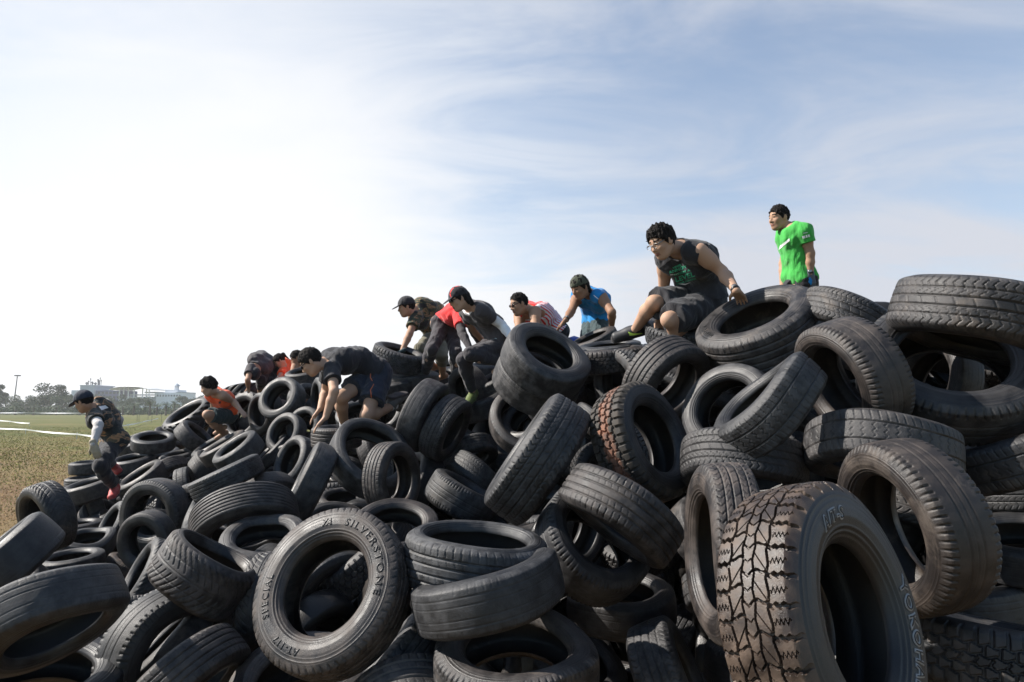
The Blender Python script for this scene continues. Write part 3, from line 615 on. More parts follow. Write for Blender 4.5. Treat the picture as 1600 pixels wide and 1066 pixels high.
 ('thinedge', (-2.008, 4.141, 0.61), (-0.66, -0.251, 0.708), 0.306, 0.26, 'slick', 'p', 'thin dark tyre edge slanting above the ribbed arch at the bottom edge', 164),
 ('ringL', (-1.937, 4.002, 0.614), (0.903, -0.415, -0.111), 0.397, 0.32, 'shoulder', 'p', 'big dark tyre arch with open hollow in the bottom left', 220),
 ('bigL', (-2.156, 3.308, 1.029), (0.551, -0.273, -0.789), 0.341, 0.34, 'slick', 'p', 'broad scuffed tyre arch in the bottom left corner', 228),
 ('underL', (-2.36, 3.544, 0.618), (0.175, -0.164, 0.971), 0.377, 0.34, 'slick', 'p', 'black flat tyre in the shadow beneath the broad scuffed arch', 236),
 ('leftE', (-3.216, 4.452, 1.03), (-0.59, -0.355, 0.725), 0.335, 0.4, 'slick', 'p', 'smooth dark tyre leaning at the left edge', 165),
 ('whiterib', (-2.897, 5.603, 0.67), (-0.732, -0.511, 0.451), 0.301, 0.36, 'vee', 'p', 'light grey grooved tread behind the wide low-profile tyre', 118),
 ('behindlow', (-3.134, 6.56, 0.606), (-0.708, -0.517, 0.481), 0.288, 0.36, 'slick', 'p', "tyre flank above the wide low-profile tyre's left rim", 96),
 ('rustsm', (-3.92, 7.234, 0.347), (0.402, 0.126, 0.907), 0.264, 0.4, 'shoulder', 'p', 'small rust-brown tyre below the see-through ring at left', 80),
 ('ringsm', (-3.264, 6.26, 0.831), (-0.156, -0.98, -0.122), 0.264, 0.34, 'slick', 's', 'small round tyre with see-through hole at left', 92),
 ('bub', (-4.574, 7.862, 0.403), (0.488, -0.023, 0.873), 0.274, 0.36, 'rib4', 'p', 'ribbed tyre lying left of the small see-through ring', 76),
 ('defo', (-4.501, 7.417, 0.588), (0.044, -0.23, 0.972), 0.285, 0.34, 'slick', 'p', 'crumpled tyre lying in the left foreground', 84),
 ('flatL', (-4.323, 6.874, 0.487), (-0.051, -0.085, 0.995), 0.301, 0.34, 'slick', 'p', 'dark tyre lying flat behind the broad scuffed arch', 96),
 ('sm1', (-4.542, 7.999, 0.668), (-0.633, -0.642, 0.433), 0.282, 0.34, 'rib4', 'p', 'ribbed tyre leaning above the crumpled tyre', 77),
 ('sm2', (-5.097, 8.013, 0.413), (-0.048, -0.036, 0.998), 0.275, 0.3, 'slick', 'p', 'thin dark tyre strip beside the crumpled tyre', 75),
 ('sm3', (-5.137, 8.218, 0.589), (-0.045, -0.052, 0.998), 0.286, 0.32, 'slick', 'p', 'low flat tyre in the shade below the knobbly tyre at left', 76),
 ('facegr', (-3.64, 7.108, 0.946), (-0.234, -0.97, -0.074), 0.366, 0.34, 'shoulder', 's', 'large grey tyre with round hole facing left in the left half', 112),
 ('facegr2', (-3.271, 7.274, 0.917), (-0.32, -0.935, -0.151), 0.334, 0.34, 'sipe', 'p', 'tyre ring overlapped by the ribbed arch at left', 100),
 ('ribside', (-2.821, 6.452, 1.098), (-0.752, -0.488, 0.443), 0.315, 0.32, 'sipe', 'p', 'tread strip squeezed left of the ribbed arch', 106),
 ('A26', (-4.194, 8.943, 0.977), (0.927, 0.261, 0.27), 0.289, 0.34, 'rib2', 'p', 'tread strip behind the large grey tyre facing left', 70),
 ('A1', (-4.235, 6.354, 1.025), (-0.506, -0.828, -0.24), 0.315, 0.4, 'vee', 'p', "knobbly dark tyre standing at the heap's left foot", 108),
 ('A2', (-5.706, 9.4, 0.689), (-0.573, -0.764, -0.295), 0.285, 0.36, 'slick', 'p', 'smooth tyre shadowed behind the knobbly tyre', 66),
 ('A3', (-5.853, 9.807, 0.654), (-0.154, -0.946, -0.287), 0.28, 0.32, 'shoulder', 'p', "tyre ring beneath the walking man's forward shoe", 62),
 ('A4', (-5.591, 9.209, 0.942), (-0.215, -0.209, 0.954), 0.341, 0.34, 'slick', 'p', "dark tyre lying below the walking man's trailing leg", 80),
 ('A5', (-4.924, 9.264, 1.056), (-0.444, -0.393, 0.805), 0.333, 0.38, 'slick', 'p', "rounded dark tyre right behind the walking man's red shoe", 78),
 ('A6', (-5.774, 10.308, 0.604), (0.054, -0.194, 0.98), 0.256, 0.32, 'slick', 'p', "small flat tyre right below the walking man's red shoe", 54),
 ('A7', (-7.054, 11.521, 1.041), (-0.028, -0.072, 0.997), 0.277, 0.36, 'slick', 'p', 'black tyre topping the small stack left of the walking man', 52),
 ('A8', (-6.877, 11.138, 0.824), (-0.032, -0.077, 0.996), 0.278, 0.36, 'rib4', 'p', 'ribbed tyre at the bottom of the small stack left of the walking man', 54),
 ('A9', (-5.325, 9.718, 1.224), (-0.109, -0.218, 0.97), 0.297, 0.4, 'slick', 'p', "fat dark tyre behind the walking man's knee", 66),
 ('A10', (-5.933, 10.962, 1.404), (-0.027, -0.215, 0.976), 0.285, 0.36, 'slick', 'p', "flat tyre topmost of the pile at the walking man's hip", 56),
 ('A11', (-6.416, 11.295, 1.302), (-0.055, -0.144, 0.988), 0.283, 0.36, 'slick', 'p', "tyre tucked right behind the walking man's thigh", 54),
 ('A12', (-5.166, 9.934, 1.529), (0.095, -0.269, 0.959), 0.295, 0.32, 'slick', 'p', 'flat tyre with open hole near the grass at the far left slope', 64),
 ('A13', (-5.68, 10.446, 1.481), (-0.258, -0.375, 0.89), 0.291, 0.34, 'slick', 'p', 'dark tyre behind the flat open one at the far left slope', 60),
 ('A14', (-5.671, 11.176, 1.253), (-0.004, -0.227, 0.974), 0.28, 0.36, 'slick', 'p', 'dark-edged flat tyre just below the open flat one', 54),
 ('A15', (-5.788, 11.663, 1.5), (0.511, -0.167, 0.843), 0.281, 0.34, 'slick', 'p', 'tyre half open at the far edge of the left slope', 52),
 ('A16', (-4.687, 10.174, 1.581), (0.683, 0.043, 0.73), 0.293, 0.4, 'sipe', 'p', 'rounded siped tyre below the tractor lugs at left', 62),
 ('A17', (-5.514, 11.624, 1.318), (-0.354, -0.71, 0.608), 0.28, 0.34, 'slick', 'p', 'tyre leaning below the rounded siped tyre', 52),
 ('A18', (-5.091, 10.594, 1.248), (-0.144, -0.193, 0.971), 0.284, 0.36, 'sipe', 'p', 'pale siped tyre lying on the left slope', 58),
 ('A19', (-4.248, 9.81, 1.441), (-0.434, -0.324, 0.84), 0.29, 0.36, 'slick', 'p', 'dark tyre leaning right of the pale siped tyre', 64),
 ('A20', (-3.646, 8.778, 1.506), (-0.464, -0.297, 0.835), 0.301, 0.34, 'slick', 'p', 'tyre seen on edge, upper of two parallel ones on the left slope', 74),
 ('A21', (-3.257, 8.23, 1.492), (-0.484, -0.404, 0.776), 0.305, 0.4, 'slick', 'p', 'broad smooth tyre, lower of two parallel ones on the left slope', 80),
 ('A22', (-4.148, 9.485, 1.189), (0.612, 0.038, 0.79), 0.289, 0.46, 'sipe', 'l', 'stubby low-profile tyre tipped open to the right on the left slope', 66),
 ('A23', (-4.705, 9.517, 1.119), (0.65, -0.303, -0.697), 0.29, 0.36, 'rib4', 'p', 'ribbed arch with dark hollow on the left slope', 66),
 ('A31', (-4.121, 10.129, 1.152), (0.456, -0.002, 0.89), 0.281, 0.36, 'rib4', 'p', 'ribbed tyre flank right of the stubby low-profile tyre', 60),
 ('A32', (-4.233, 11.242, 1.086), (0.166, -0.685, -0.71), 0.26, 0.34, 'slick', 'p', 'small tyre with pale lip in the hollow left of the wide mouth', 50),
 ('A33', (-3.039, 8.761, 1.443), (-0.653, -0.298, 0.696), 0.292, 0.26, 'sipe', 'p', 'narrow tyre edge slanting up left of the wide mouth', 72),
 ('A34', (-4.092, 11.591, 1.276), (-0.768, -0.464, 0.441), 0.269, 0.36, 'block', 'p', 'pale chequered tread piece left of the wide mouth', 50),
 ('A41', (-1.864, 7.324, 1.709), (-0.008, -0.07, 0.998), 0.272, 0.42, 'rib4', 'p', "flat ribbed tyre under the kneeling man's near hand", 80),
 ('A42', (-2.648, 8.837, 1.785), (-0.326, -0.898, 0.295), 0.254, 0.34, 'slick', 'p', "tyre ring touched by the kneeling man's far hand", 62),
 ('A43', (-2.841, 8.67, 1.692), (-0.387, -0.86, 0.332), 0.266, 0.34, 'slick', 'p', 'tyre ring leaning behind the ring touched by the far hand', 66),
 ('A44', (-3.057, 9.117, 2.127), (-0.301, -0.865, 0.4), 0.307, 0.4, 'slick', 's', 'chunky tyre with pale round mouth high on the left ridge', 72),
 ('A45', (-3.432, 9.563, 1.947), (-0.646, -0.763, 0.004), 0.303, 0.4, 'slick', 'p', 'tyre leaning behind the chunky pale mouth', 68),
 ('A46', (-2.895, 9.647, 2.101), (0.847, -0.481, 0.227), 0.275, 0.36, 'slick', 'p', 'curved tyre flank right of the chunky pale mouth', 61),
 ('A47', (-2.929, 10.144, 2.313), (-0.014, -0.284, 0.959), 0.275, 0.36, 'slick', 'p', 'smooth tyre back on the left ridge below the sunglasses', 58),
 ('A48', (-3.058, 10.06, 2.488), (-0.123, -0.324, 0.938), 0.273, 0.36, 'rib4', 'p', 'ribbed tyre on the left ridge under the orange shirts', 58),
 ('A49', (-3.928, 10.169, 1.878), (-0.405, -0.878, 0.254), 0.389, 0.36, 'lug', 'p', 'open lugged tractor tyre in the middle of the left ridge', 82),
 ('A50', (-4.465, 10.619, 1.639), (-0.417, -0.821, 0.391), 0.286, 0.3, 'block', 'p', 'pale thin ring left of the open tractor tyre', 58),
 ('A51', (-4.624, 11.146, 1.475), (0.024, -0.243, 0.97), 0.279, 0.34, 'slick', 'p', 'tyre lying under the pale thin ring', 54),
 ('A53', (-5.055, 10.801, 1.858), (-0.389, -0.467, 0.794), 0.417, 0.36, 'lug', 'p', 'tractor tyre with tall lugs on the far left slope', 83),
 ('A54', (-5.507, 12.317, 1.863), (-0.31, -0.896, 0.318), 0.275, 0.34, 'slick', 'p', "tyre ring under the orange singlet man's knee", 48),
 ('A55', (-5.476, 12.646, 1.556), (0.048, -0.209, 0.977), 0.27, 0.34, 'slick', 'p', "tyre below the orange singlet man's legs", 46),
 ('A55b', (-6.046, 13.153, 1.708), (-0.493, -0.662, 0.565), 0.269, 0.34, 'slick', 'p', 'tyre between the tall lugs and the rounded siped tyre', 44),
 ('A56', (-4.668, 12.013, 2.201), (0.205, -0.2, -0.958), 0.426, 0.4, 'lug', 'p', 'black tractor tyre under the bent-over man in dark clothes', 76),
 ('A57', (-2.523, 9.122, 2.153), (-0.865, -0.501, -0.007), 0.281, 0.36, 'rib6', 'p', "light ribbed tread seen behind the kneeling man's arms", 66),
 ('A58', (-1.915, 8.565, 1.905), (-0.055, -0.606, 0.794), 0.279, 0.34, 'slick', 'p', "tyre ring behind the kneeling man's shin", 70),
 ('A58b', (-2.386, 10.202, 2.015), (-0.885, -0.461, 0.069), 0.266, 0.34, 'rib4', 'p', "striped tread under the kneeling man's thigh", 56),
 ('A59', (-1.322, 7.716, 1.9), (-0.49, -0.835, 0.25), 0.273, 0.38, 'slick', 'p', "tyre ring with bright lip right of the kneeling man's knee", 76),
 ('A60', (-1.282, 8.462, 2.22), (-0.328, -0.689, 0.646), 0.277, 0.32, 'slick', 'l', "light ring under the red shirt runner's foot", 70),
 ('A61', (-0.824, 6.365, 1.949), (0.903, -0.172, -0.394), 0.344, 0.34, 'slick', 'p', 'smooth dark tyre standing steeply below the red shirt runner', 116),
 ('A62', (-0.607, 6.326, 1.834), (0.871, -0.236, -0.432), 0.317, 0.36, 'sipe', 'p', 'siped tyre standing steeply left of the pale rimmed ring', 108),
 ('A63', (-0.457, 7.342, 2.202), (-0.737, -0.6, -0.311), 0.275, 0.36, 'slick', 'p', 'tyre ring behind the lime shoe', 80),
 ('A64', (-0.297, 8.56, 2.447), (-0.031, -0.192, 0.981), 0.265, 0.48, 'slick', 'p', "fat grey tyre behind the woman's bent knee", 66),
 ('A65', (-1.266, 7.63, 2.57), (0.298, -0.221, 0.929), 0.308, 0.36, 'block', 'p', "chunky block tread under the camouflage man's gloved hand", 86),
 ('A66', (-1.127, 7.722, 2.316), (-0.011, -0.188, 0.982), 0.304, 0.34, 'slick', 'p', 'smooth flat tyre below the chunky block tread on the ridge', 84),
 ('A66b', (-1.312, 7.606, 2.248), (-0.118, -0.263, 0.958), 0.292, 0.34, 'slick', 'p', 'dark tyre under the smooth flat one on the ridge', 82),
 ('A67', (-0.943, 9.071, 2.414), (0.025, -0.335, 0.942), 0.268, 0.34, 'slick', 'p', "flat open tyre between the red shirt runner's feet", 63),
 ('A68', (-0.903, 9.627, 2.548), (-0.073, -0.237, 0.969), 0.262, 0.34, 'slick', 'p', "tyre behind the camouflage man's standing leg", 58),
 ('A69', (-0.303, 7.214, 2.047), (-0.318, -0.249, 0.915), 0.276, 0.4, 'rib2', 'p', 'grooved tyre below the lime shoe', 82),
 ('A69b', (-0.169, 7.353, 2.274), (-0.469, -0.22, 0.856), 0.282, 0.34, 'sipe', 'p', 'siped tyre wedged above the grooved one below the lime shoe', 82),
 ('A63b', (-0.677, 8.638, 2.0), (-0.307, -0.334, 0.891), 0.266, 0.34, 'slick', 'p', "dark tyre below the lime shoe's ring", 66),
 ('fill1', (-0.909, 6.506, 1.306), (-0.778, -0.405, 0.481), 0.337, 0.34, 'slick', 'p', 'dark upright tyre right of the see-through ribbed ring', 112),
 ('fill2', (1.093, 5.734, 0.498), (0.113, -0.299, 0.948), 0.312, 0.34, 'slick', 'p', 'shadowed tyre deep between the huge chunky tyre and the front stack', 120),
 ('fill3', (0.579, 4.37, 0.291), (0.052, 0.083, 0.995), 0.333, 0.34, 'rib4', 'p', 'dark tyre lying at the bottom edge under the leaning siped tread', 170),
 ('fill4', (0.341, 4.235, 0.473), (0.377, -0.266, 0.887), 0.342, 0.34, 'slick', 'p', 'tyre inside the dented ring at the bottom edge', 180),
 ('fill5', (1.33, 5.265, 1.23), (-0.838, -0.135, 0.529), 0.314, 0.34, 'slick', 'p', 'dark tyre behind the narrow upright one', 130),
 ('fill6', (2.458, 5.404, 1.75), (0.331, -0.489, 0.807), 0.301, 0.34, 'slick', 'p', 'shadowed tyre between the dented and the dusty tyres', 120),
 ('fill7', (2.57, 4.74, 1.307), (-0.967, -0.012, 0.254), 0.327, 0.34, 'slick', 'p', 'tyre seen through the brown beaded tyre', 150),
 ('fill8', (2.442, 3.847, 0.973), (-0.108, 0.019, 0.994), 0.349, 0.34, 'slick', 'p', 'dark tyre under the brown beaded tyre at right', 200),
 ('fill9', (2.66, 4.702, 1.902), (-0.54, -0.081, 0.838), 0.328, 0.34, 'slick', 'p', 'shaded tyre behind the dusty grooved tyre', 150),
 ('fill10', (-1.066, 4.812, 0.938), (-0.589, -0.166, 0.791), 0.33, 0.34, 'block', 'p', 'siped tread seen through the large lettered tyre', 150),
 ('L1', (-4.041, 9.465, 0.939), (-0.562, -0.569, 0.601), 0.271, 0.34, 'rib4', 'p', 'ribbed tyre nestled just above the strip squeezed left of the ribbed arch', 62),
 ('L2', (-4.692, 10.16, 1.048), (-0.364, -0.901, -0.237), 0.263, 0.34, 'slick', 'p', 'ring between the stubby low-profile tyre and the ribbed arch on the left slope', 56),
 ('L3', (-5.189, 10.154, 0.882), (-0.281, -0.277, 0.919), 0.272, 0.36, 'slick', 'p', 'dark tyre back behind the top of the large grey tyre facing left', 58),
 ('L4', (-3.151, 9.584, 1.075), (-0.581, -0.676, 0.453), 0.266, 0.36, 'rib2', 'p', 'tyre leaning in the hollow below the wide mouth', 60),
 ('L5', (-3.548, 10.404, 1.478), (-0.327, -0.34, 0.882), 0.261, 0.34, 'slick', 'p', "flat tyre below the ring leaning behind the far hand's ring", 54),
 ('L6', (-3.768, 10.17, 1.473), (-0.488, -0.458, 0.743), 0.264, 0.36, 'sipe', 'p', 'siped tyre back above the small pale-lipped tyre', 56),
 ('L7', (-2.493, 8.96, 1.504), (-0.662, -0.687, 0.3), 0.274, 0.36, 'slick', 'p', 'dark tyre wedged between the flat ribbed one and the black edge tyre', 66),
 ('L8', (-5.406, 9.503, 0.224), (-0.289, -0.438, 0.851), 0.252, 0.34, 'slick', 'p', "dark tyre just left of the small see-through ring's top", 58),
 ('L9', (-6.183, 9.511, 0.284), (-0.064, -0.156, 0.986), 0.261, 0.36, 'rib4', 'p', "ribbed tyre lying at the heap's left foot below the knobbly one", 60),
 ('L10', (-5.42, 9.758, 0.305), (-0.586, -0.701, 0.407), 0.251, 0.36, 'sipe', 'p', 'siped tyre under the left rim of the large grey tyre facing left', 56),
 ('L11', (-5.923, 12.011, 1.28), (0.015, -0.204, 0.979), 0.256, 0.34, 'slick', 'p', 'flat tyre between the open flat one and the pale siped one', 46),
 ('L12', (-5.923, 11.246, 1.152), (-0.073, -0.173, 0.982), 0.26, 0.36, 'sipe', 'p', 'siped tyre lying flat behind the fat dark tyre', 50),
 ('L13', (-6.351, 11.211, 0.921), (-0.065, -0.237, 0.969), 0.269, 0.36, 'slick', 'p', "dark tyre at the walking man's shin", 52),
 ('L14', (-2.109, 9.468, 1.563), (-0.052, -0.25, 0.967), 0.264, 0.34, 'slick', 'p', 'shaded tyre right of the flat ribbed one under the near hand', 60),
 ('L15', (-1.951, 9.588, 1.974), (-0.063, -0.494, 0.867), 0.259, 0.34, 'slick', 'p', "tyre ring under the kneeling man's near knee", 58),
 ('L16', (-1.766, 9.513, 2.189), (-0.041, -0.293, 0.955), 0.267, 0.36, 'rib4', 'p', "ribbed tyre just behind the kneeling man's shorts", 60),
 ('L17', (-2.099, 9.923, 2.299), (-0.044, -0.251, 0.967), 0.278, 0.36, 'slick', 'p', "dark tyre behind the kneeling man's seat", 60),
]
TYRES = {}
DEFORM = {'paleB': (.07, .10, -1.2), 'ringfront': (.07, .10, 2.0), 'dent': (.05, .13, 1.2), 'stackb': (.045, .05, 1.0), 'defo': (.10, .16, 1.0), 'botB': (.03, .05, 0), 'ringmid': (.04, .05, .6), 'standl': (.06, .07, 2.6), 'bigL': (.05, .06, 1.5),
          'bigring': (.035, .03, .4), 'tallR': (.03, .04, 2.0), 'lowpro': (.03, .05, 1.2), 'topR': (.03, .03, 1.4), 'slant': (.03, .04, .3), 'archbot': (.05, .04, 1.0), 'underS': (.05, .05, 1.3), 'ringL': (.04, .05, 2.2), 'openring': (.03, .05, 2.6),
          'topmid': (.035, .04, 2.2), 'arch2': (.03, .03, 1.5), 'flatdark': (.05, .06, 1.8), 'stacka': (.02, .02, 1.2), 'facegr': (.03, .04, 1.0), 'paleflat': (.05, .08, 1.0), 'archR': (.03, .03, 1.7), 'rightface': (.025, .03, 2.0), 'A22': (.05, .1, 1), 'ringc': (.03, .04, 1.0)}
def deformed(me, sad, dent, th0):
    me = me.copy(); n_ = len(me.vertices); co = np.empty(n_ * 3, np.float32); me.vertices.foreach_get('co', co); co = co.reshape(-1, 3)
    th = np.arctan2(co[:, 1], co[:, 0]); r = np.hypot(co[:, 0], co[:, 1])
    dth = (th - th0 + np.pi) % (2 * np.pi) - np.pi
    k = 1 - dent * np.exp(-(dth / .55) ** 2) + dent * .35 * np.cos(2 * dth)
    co[:, 2] += sad * r ** 2 * np.cos(2 * (th - th0 + .6)) + sad * .5 * r ** 2 * np.cos(3 * th + 1)
    co[:, 2] *= 1 - dent * 1.2 * np.exp(-(dth / .7) ** 2) * np.clip(1.6 - r, 0, 1)
    co[:, :2] *= k[:, None]
    me.vertices.foreach_set('co', co.ravel()); me.update(); return me
rng = random.Random(7)
BROWN = {'silver': (.9, .55), 'standl': (.9, .6), 'rightface': (.4, .7), 'rightA': (.45, .1), 'archR': (.8, .2), 'tallR': (.6, .6), 'tread4': (1.0, .15), 'paleB': (1.3, .1), 'paleflat': (1.2, .2), 'hand': (.9, .25), 'topmid': (.9, .1),
         'whitee': (1.6, .0), 'A34': (1.7, .1), 'A50': (1.3, .1), 'A44': (1.1, .1), 'yoko': (.15, .1), 'rusty': (.7, .15), 'rustsm': (1.2, 1.0), 'A57': (1.2, 0), 'whiterib': (1.3, 0), 'A65': (1.2, 0), 'A60': (1.1, .5), 'A53': (.3, 0), 'A56': (.15, 0), 'A1': (.4, 0),
         'leftE': (.4, 0), 'flatdark': (.5, .2), 'rightD': (.5, 0), 'rightB': (.6, 0), 'rightC': (.4, 0), 'underL': (.3, 0), 'bigL': (.6, 0), 'ringL': (.5, 0), 'topR': (.8, .25), 'bigring': (.6, .1), 'ridgeR': (.9, .2), 'stackb': (.5, 0), 'kidD': (.9, .6)}
for (tid, pos, ax, R, w, kind, prof, label, dpx) in TYRE_DATA:
    root = empty('tyre')
    spin = rng.uniform(0, 6.28)
    if tid in ('silver', 'yoko', 'hand', 'flatdark'): spin = 0
    root.matrix_world = tyre_matrix(pos, ax, R, w, spin)
    ov = 1 + rng.uniform(-.035, .035)
    root.scale = (R * ov, R / ov, R * w / HW)
    ms = tyre_meshes(kind, prof, hi=(kind == 'big'))
    amt, br = BROWN.get(tid, (rng.uniform(.45, 1.15), rng.choice((0, 0, .1, .2, .35, .5))))
    mud = rng.random() ** 1.6 * (.15 if tid == 'yoko' else 1)
    for nm, me in zip(('tread', 'sidewall', 'sidewall', 'inner_liner'), ms):
        if tid in DEFORM: me = deformed(me, *DEFORM[tid])
        o = mesh_obj(nm, None, None, None, root, mesh=me)
        o.color = (1.1 if (tid == 'yoko' and nm == 'tread') else amt, .9 if (tid == 'yoko' and nm == 'tread') else br, mud, 1)
        if tid == 'rusty' and nm == 'tread':
            o.data = me.copy(); o.data.materials.clear(); o.data.materials.append(M_RUST)
    tag(root, label, 'tyre', 'used tyres heaped in a pile')
    TYRES[tid] = root

# ---- raised lettering moulded on sidewalls
M_LET = simple_mat('moulded_letters', (.009, .008, .008), rough=.45, noise=.3, nscale=30)
M_OUTL = simple_mat('white_letter_outline', (.24, .24, .24), rough=.6, noise=.35, nscale=40)
def font_bm(body, offset=0.0, spacing=1.0, shear=0.0):
    cu = bpy.data.curves.new('text', 'FONT'); cu.body = body; cu.size = 1; cu.align_x = 'CENTER'; cu.offset = offset; cu.space_character = spacing; cu.resolution_u = 4; cu.shear = shear
    ob = bpy.data.objects.new('text', cu); COL.objects.link(ob); bpy.context.view_layer.update()
    me = bpy.data.meshes.new_from_object(ob.evaluated_get(bpy.context.evaluated_depsgraph_get()))
    bpy.data.objects.remove(ob); bm_ = bmesh.new(); bm_.from_mesh(me); bpy.data.meshes.remove(me); bpy.data.curves.remove(cu)
    return bm_
def sidewall_text(tid, body, phi, size, rm, mat, offset=0.0, spacing=1.0, lift=.006, prof='p', inward=False, stretch=1.0, thick=.006, shear=0.0, name='lettering'):
    root = TYRES[tid]; bm_ = font_bm(body, offset, spacing, shear)
    bmesh.ops.triangulate(bm_, faces=bm_.faces[:])
    for _ in range(3):
        es = [e_ for e_ in bm_.edges if e_.calc_length() > .18]
        if not es: break
        bmesh.ops.subdivide_edges(bm_, edges=es, cuts=1); bmesh.ops.triangulate(bm_, faces=[f_ for f_ in bm_.faces if len(f_.verts) > 3])
    ri = PROF[prof]; r_top = .885
    sd = [c for c in root.children if c.name.startswith('sidewall')][0]
    co = np.empty(len(sd.data.vertices) * 3, np.float32); sd.data.vertices.foreach_get('co', co); co = co.reshape(-1, 3); rr = np.hypot(co[:, 0], co[:, 1]); o_ = np.argsort(rr)
    if thick:
        ex = bmesh.ops.extrude_face_region(bm_, geom=bm_.faces[:]); tv = [v for v in ex['geom'] if isinstance(v, bmesh.types.BMVert)]
        for v in tv: v.co.z -= 1
    for v in bm_.verts:
        x, y = v.co.x * size * stretch, (v.co.y - .35) * size
        if inward: ph = rad(phi) + x / rm; r = rm - y
        else: ph = rad(phi) - x / rm; r = rm + y
        z = float(np.interp(r, rr[o_], co[o_, 2])) + (lift if v.co.z > -.5 else lift - thick - .004)
        v.co = (r * math.cos(ph), r * math.sin(ph), z)
    me = bpy.data.meshes.new(name); bm_.normal_update(); bm_.to_mesh(me); bm_.free(); me.materials.append(mat)
    o = bpy.data.objects.new(name, me); COL.objects.link(o); o.parent = root; o.color = (.5, .3, .5, 1)
    return o
sidewall_text('silver', 'SILVERSTONE', 31, .130, .775, M_LET, .02, 1.35, .0065, 's', stretch=1.2)
sidewall_text('silver', '7A', 96, .120, .775, M_LET, .03, 1.0, .0065, 's', shear=.3)
sidewall_text('silver', 'SPECIAL', 187, .122, .775, M_LET, .01, 1.3, .0065, 's', stretch=1.0)
sidewall_text('silver', 'AT-117', 243, .118, .775, M_LET, .01, 1.15, .0065, 's')
for off_, mt_, lf_, nm_ in ((.055, M_OUTL, .006, 'lettering'), (-.02, M_LET, .011, 'letter_face')):
    sidewall_text('yoko', 'YOKOHAMA', -15, .150, .735, mt_, off_, 1.22, lf_, 'y', thick=.004, shear=-.15, name=nm_)
    sidewall_text('yoko', 'A/T-S', 112, .130, .735, mt_, off_, 1.22, lf_, 'y', thick=.004, shear=.2, name=nm_)
sidewall_text('hand', 'NEUTON', 178, .100, .78, M_LET, .01, 1.5, .006, 's')
sidewall_text('flatdark', 'ECHE', 238, .085, .79, M_LET, .02, 1.1, .006, 'p', inward=True)

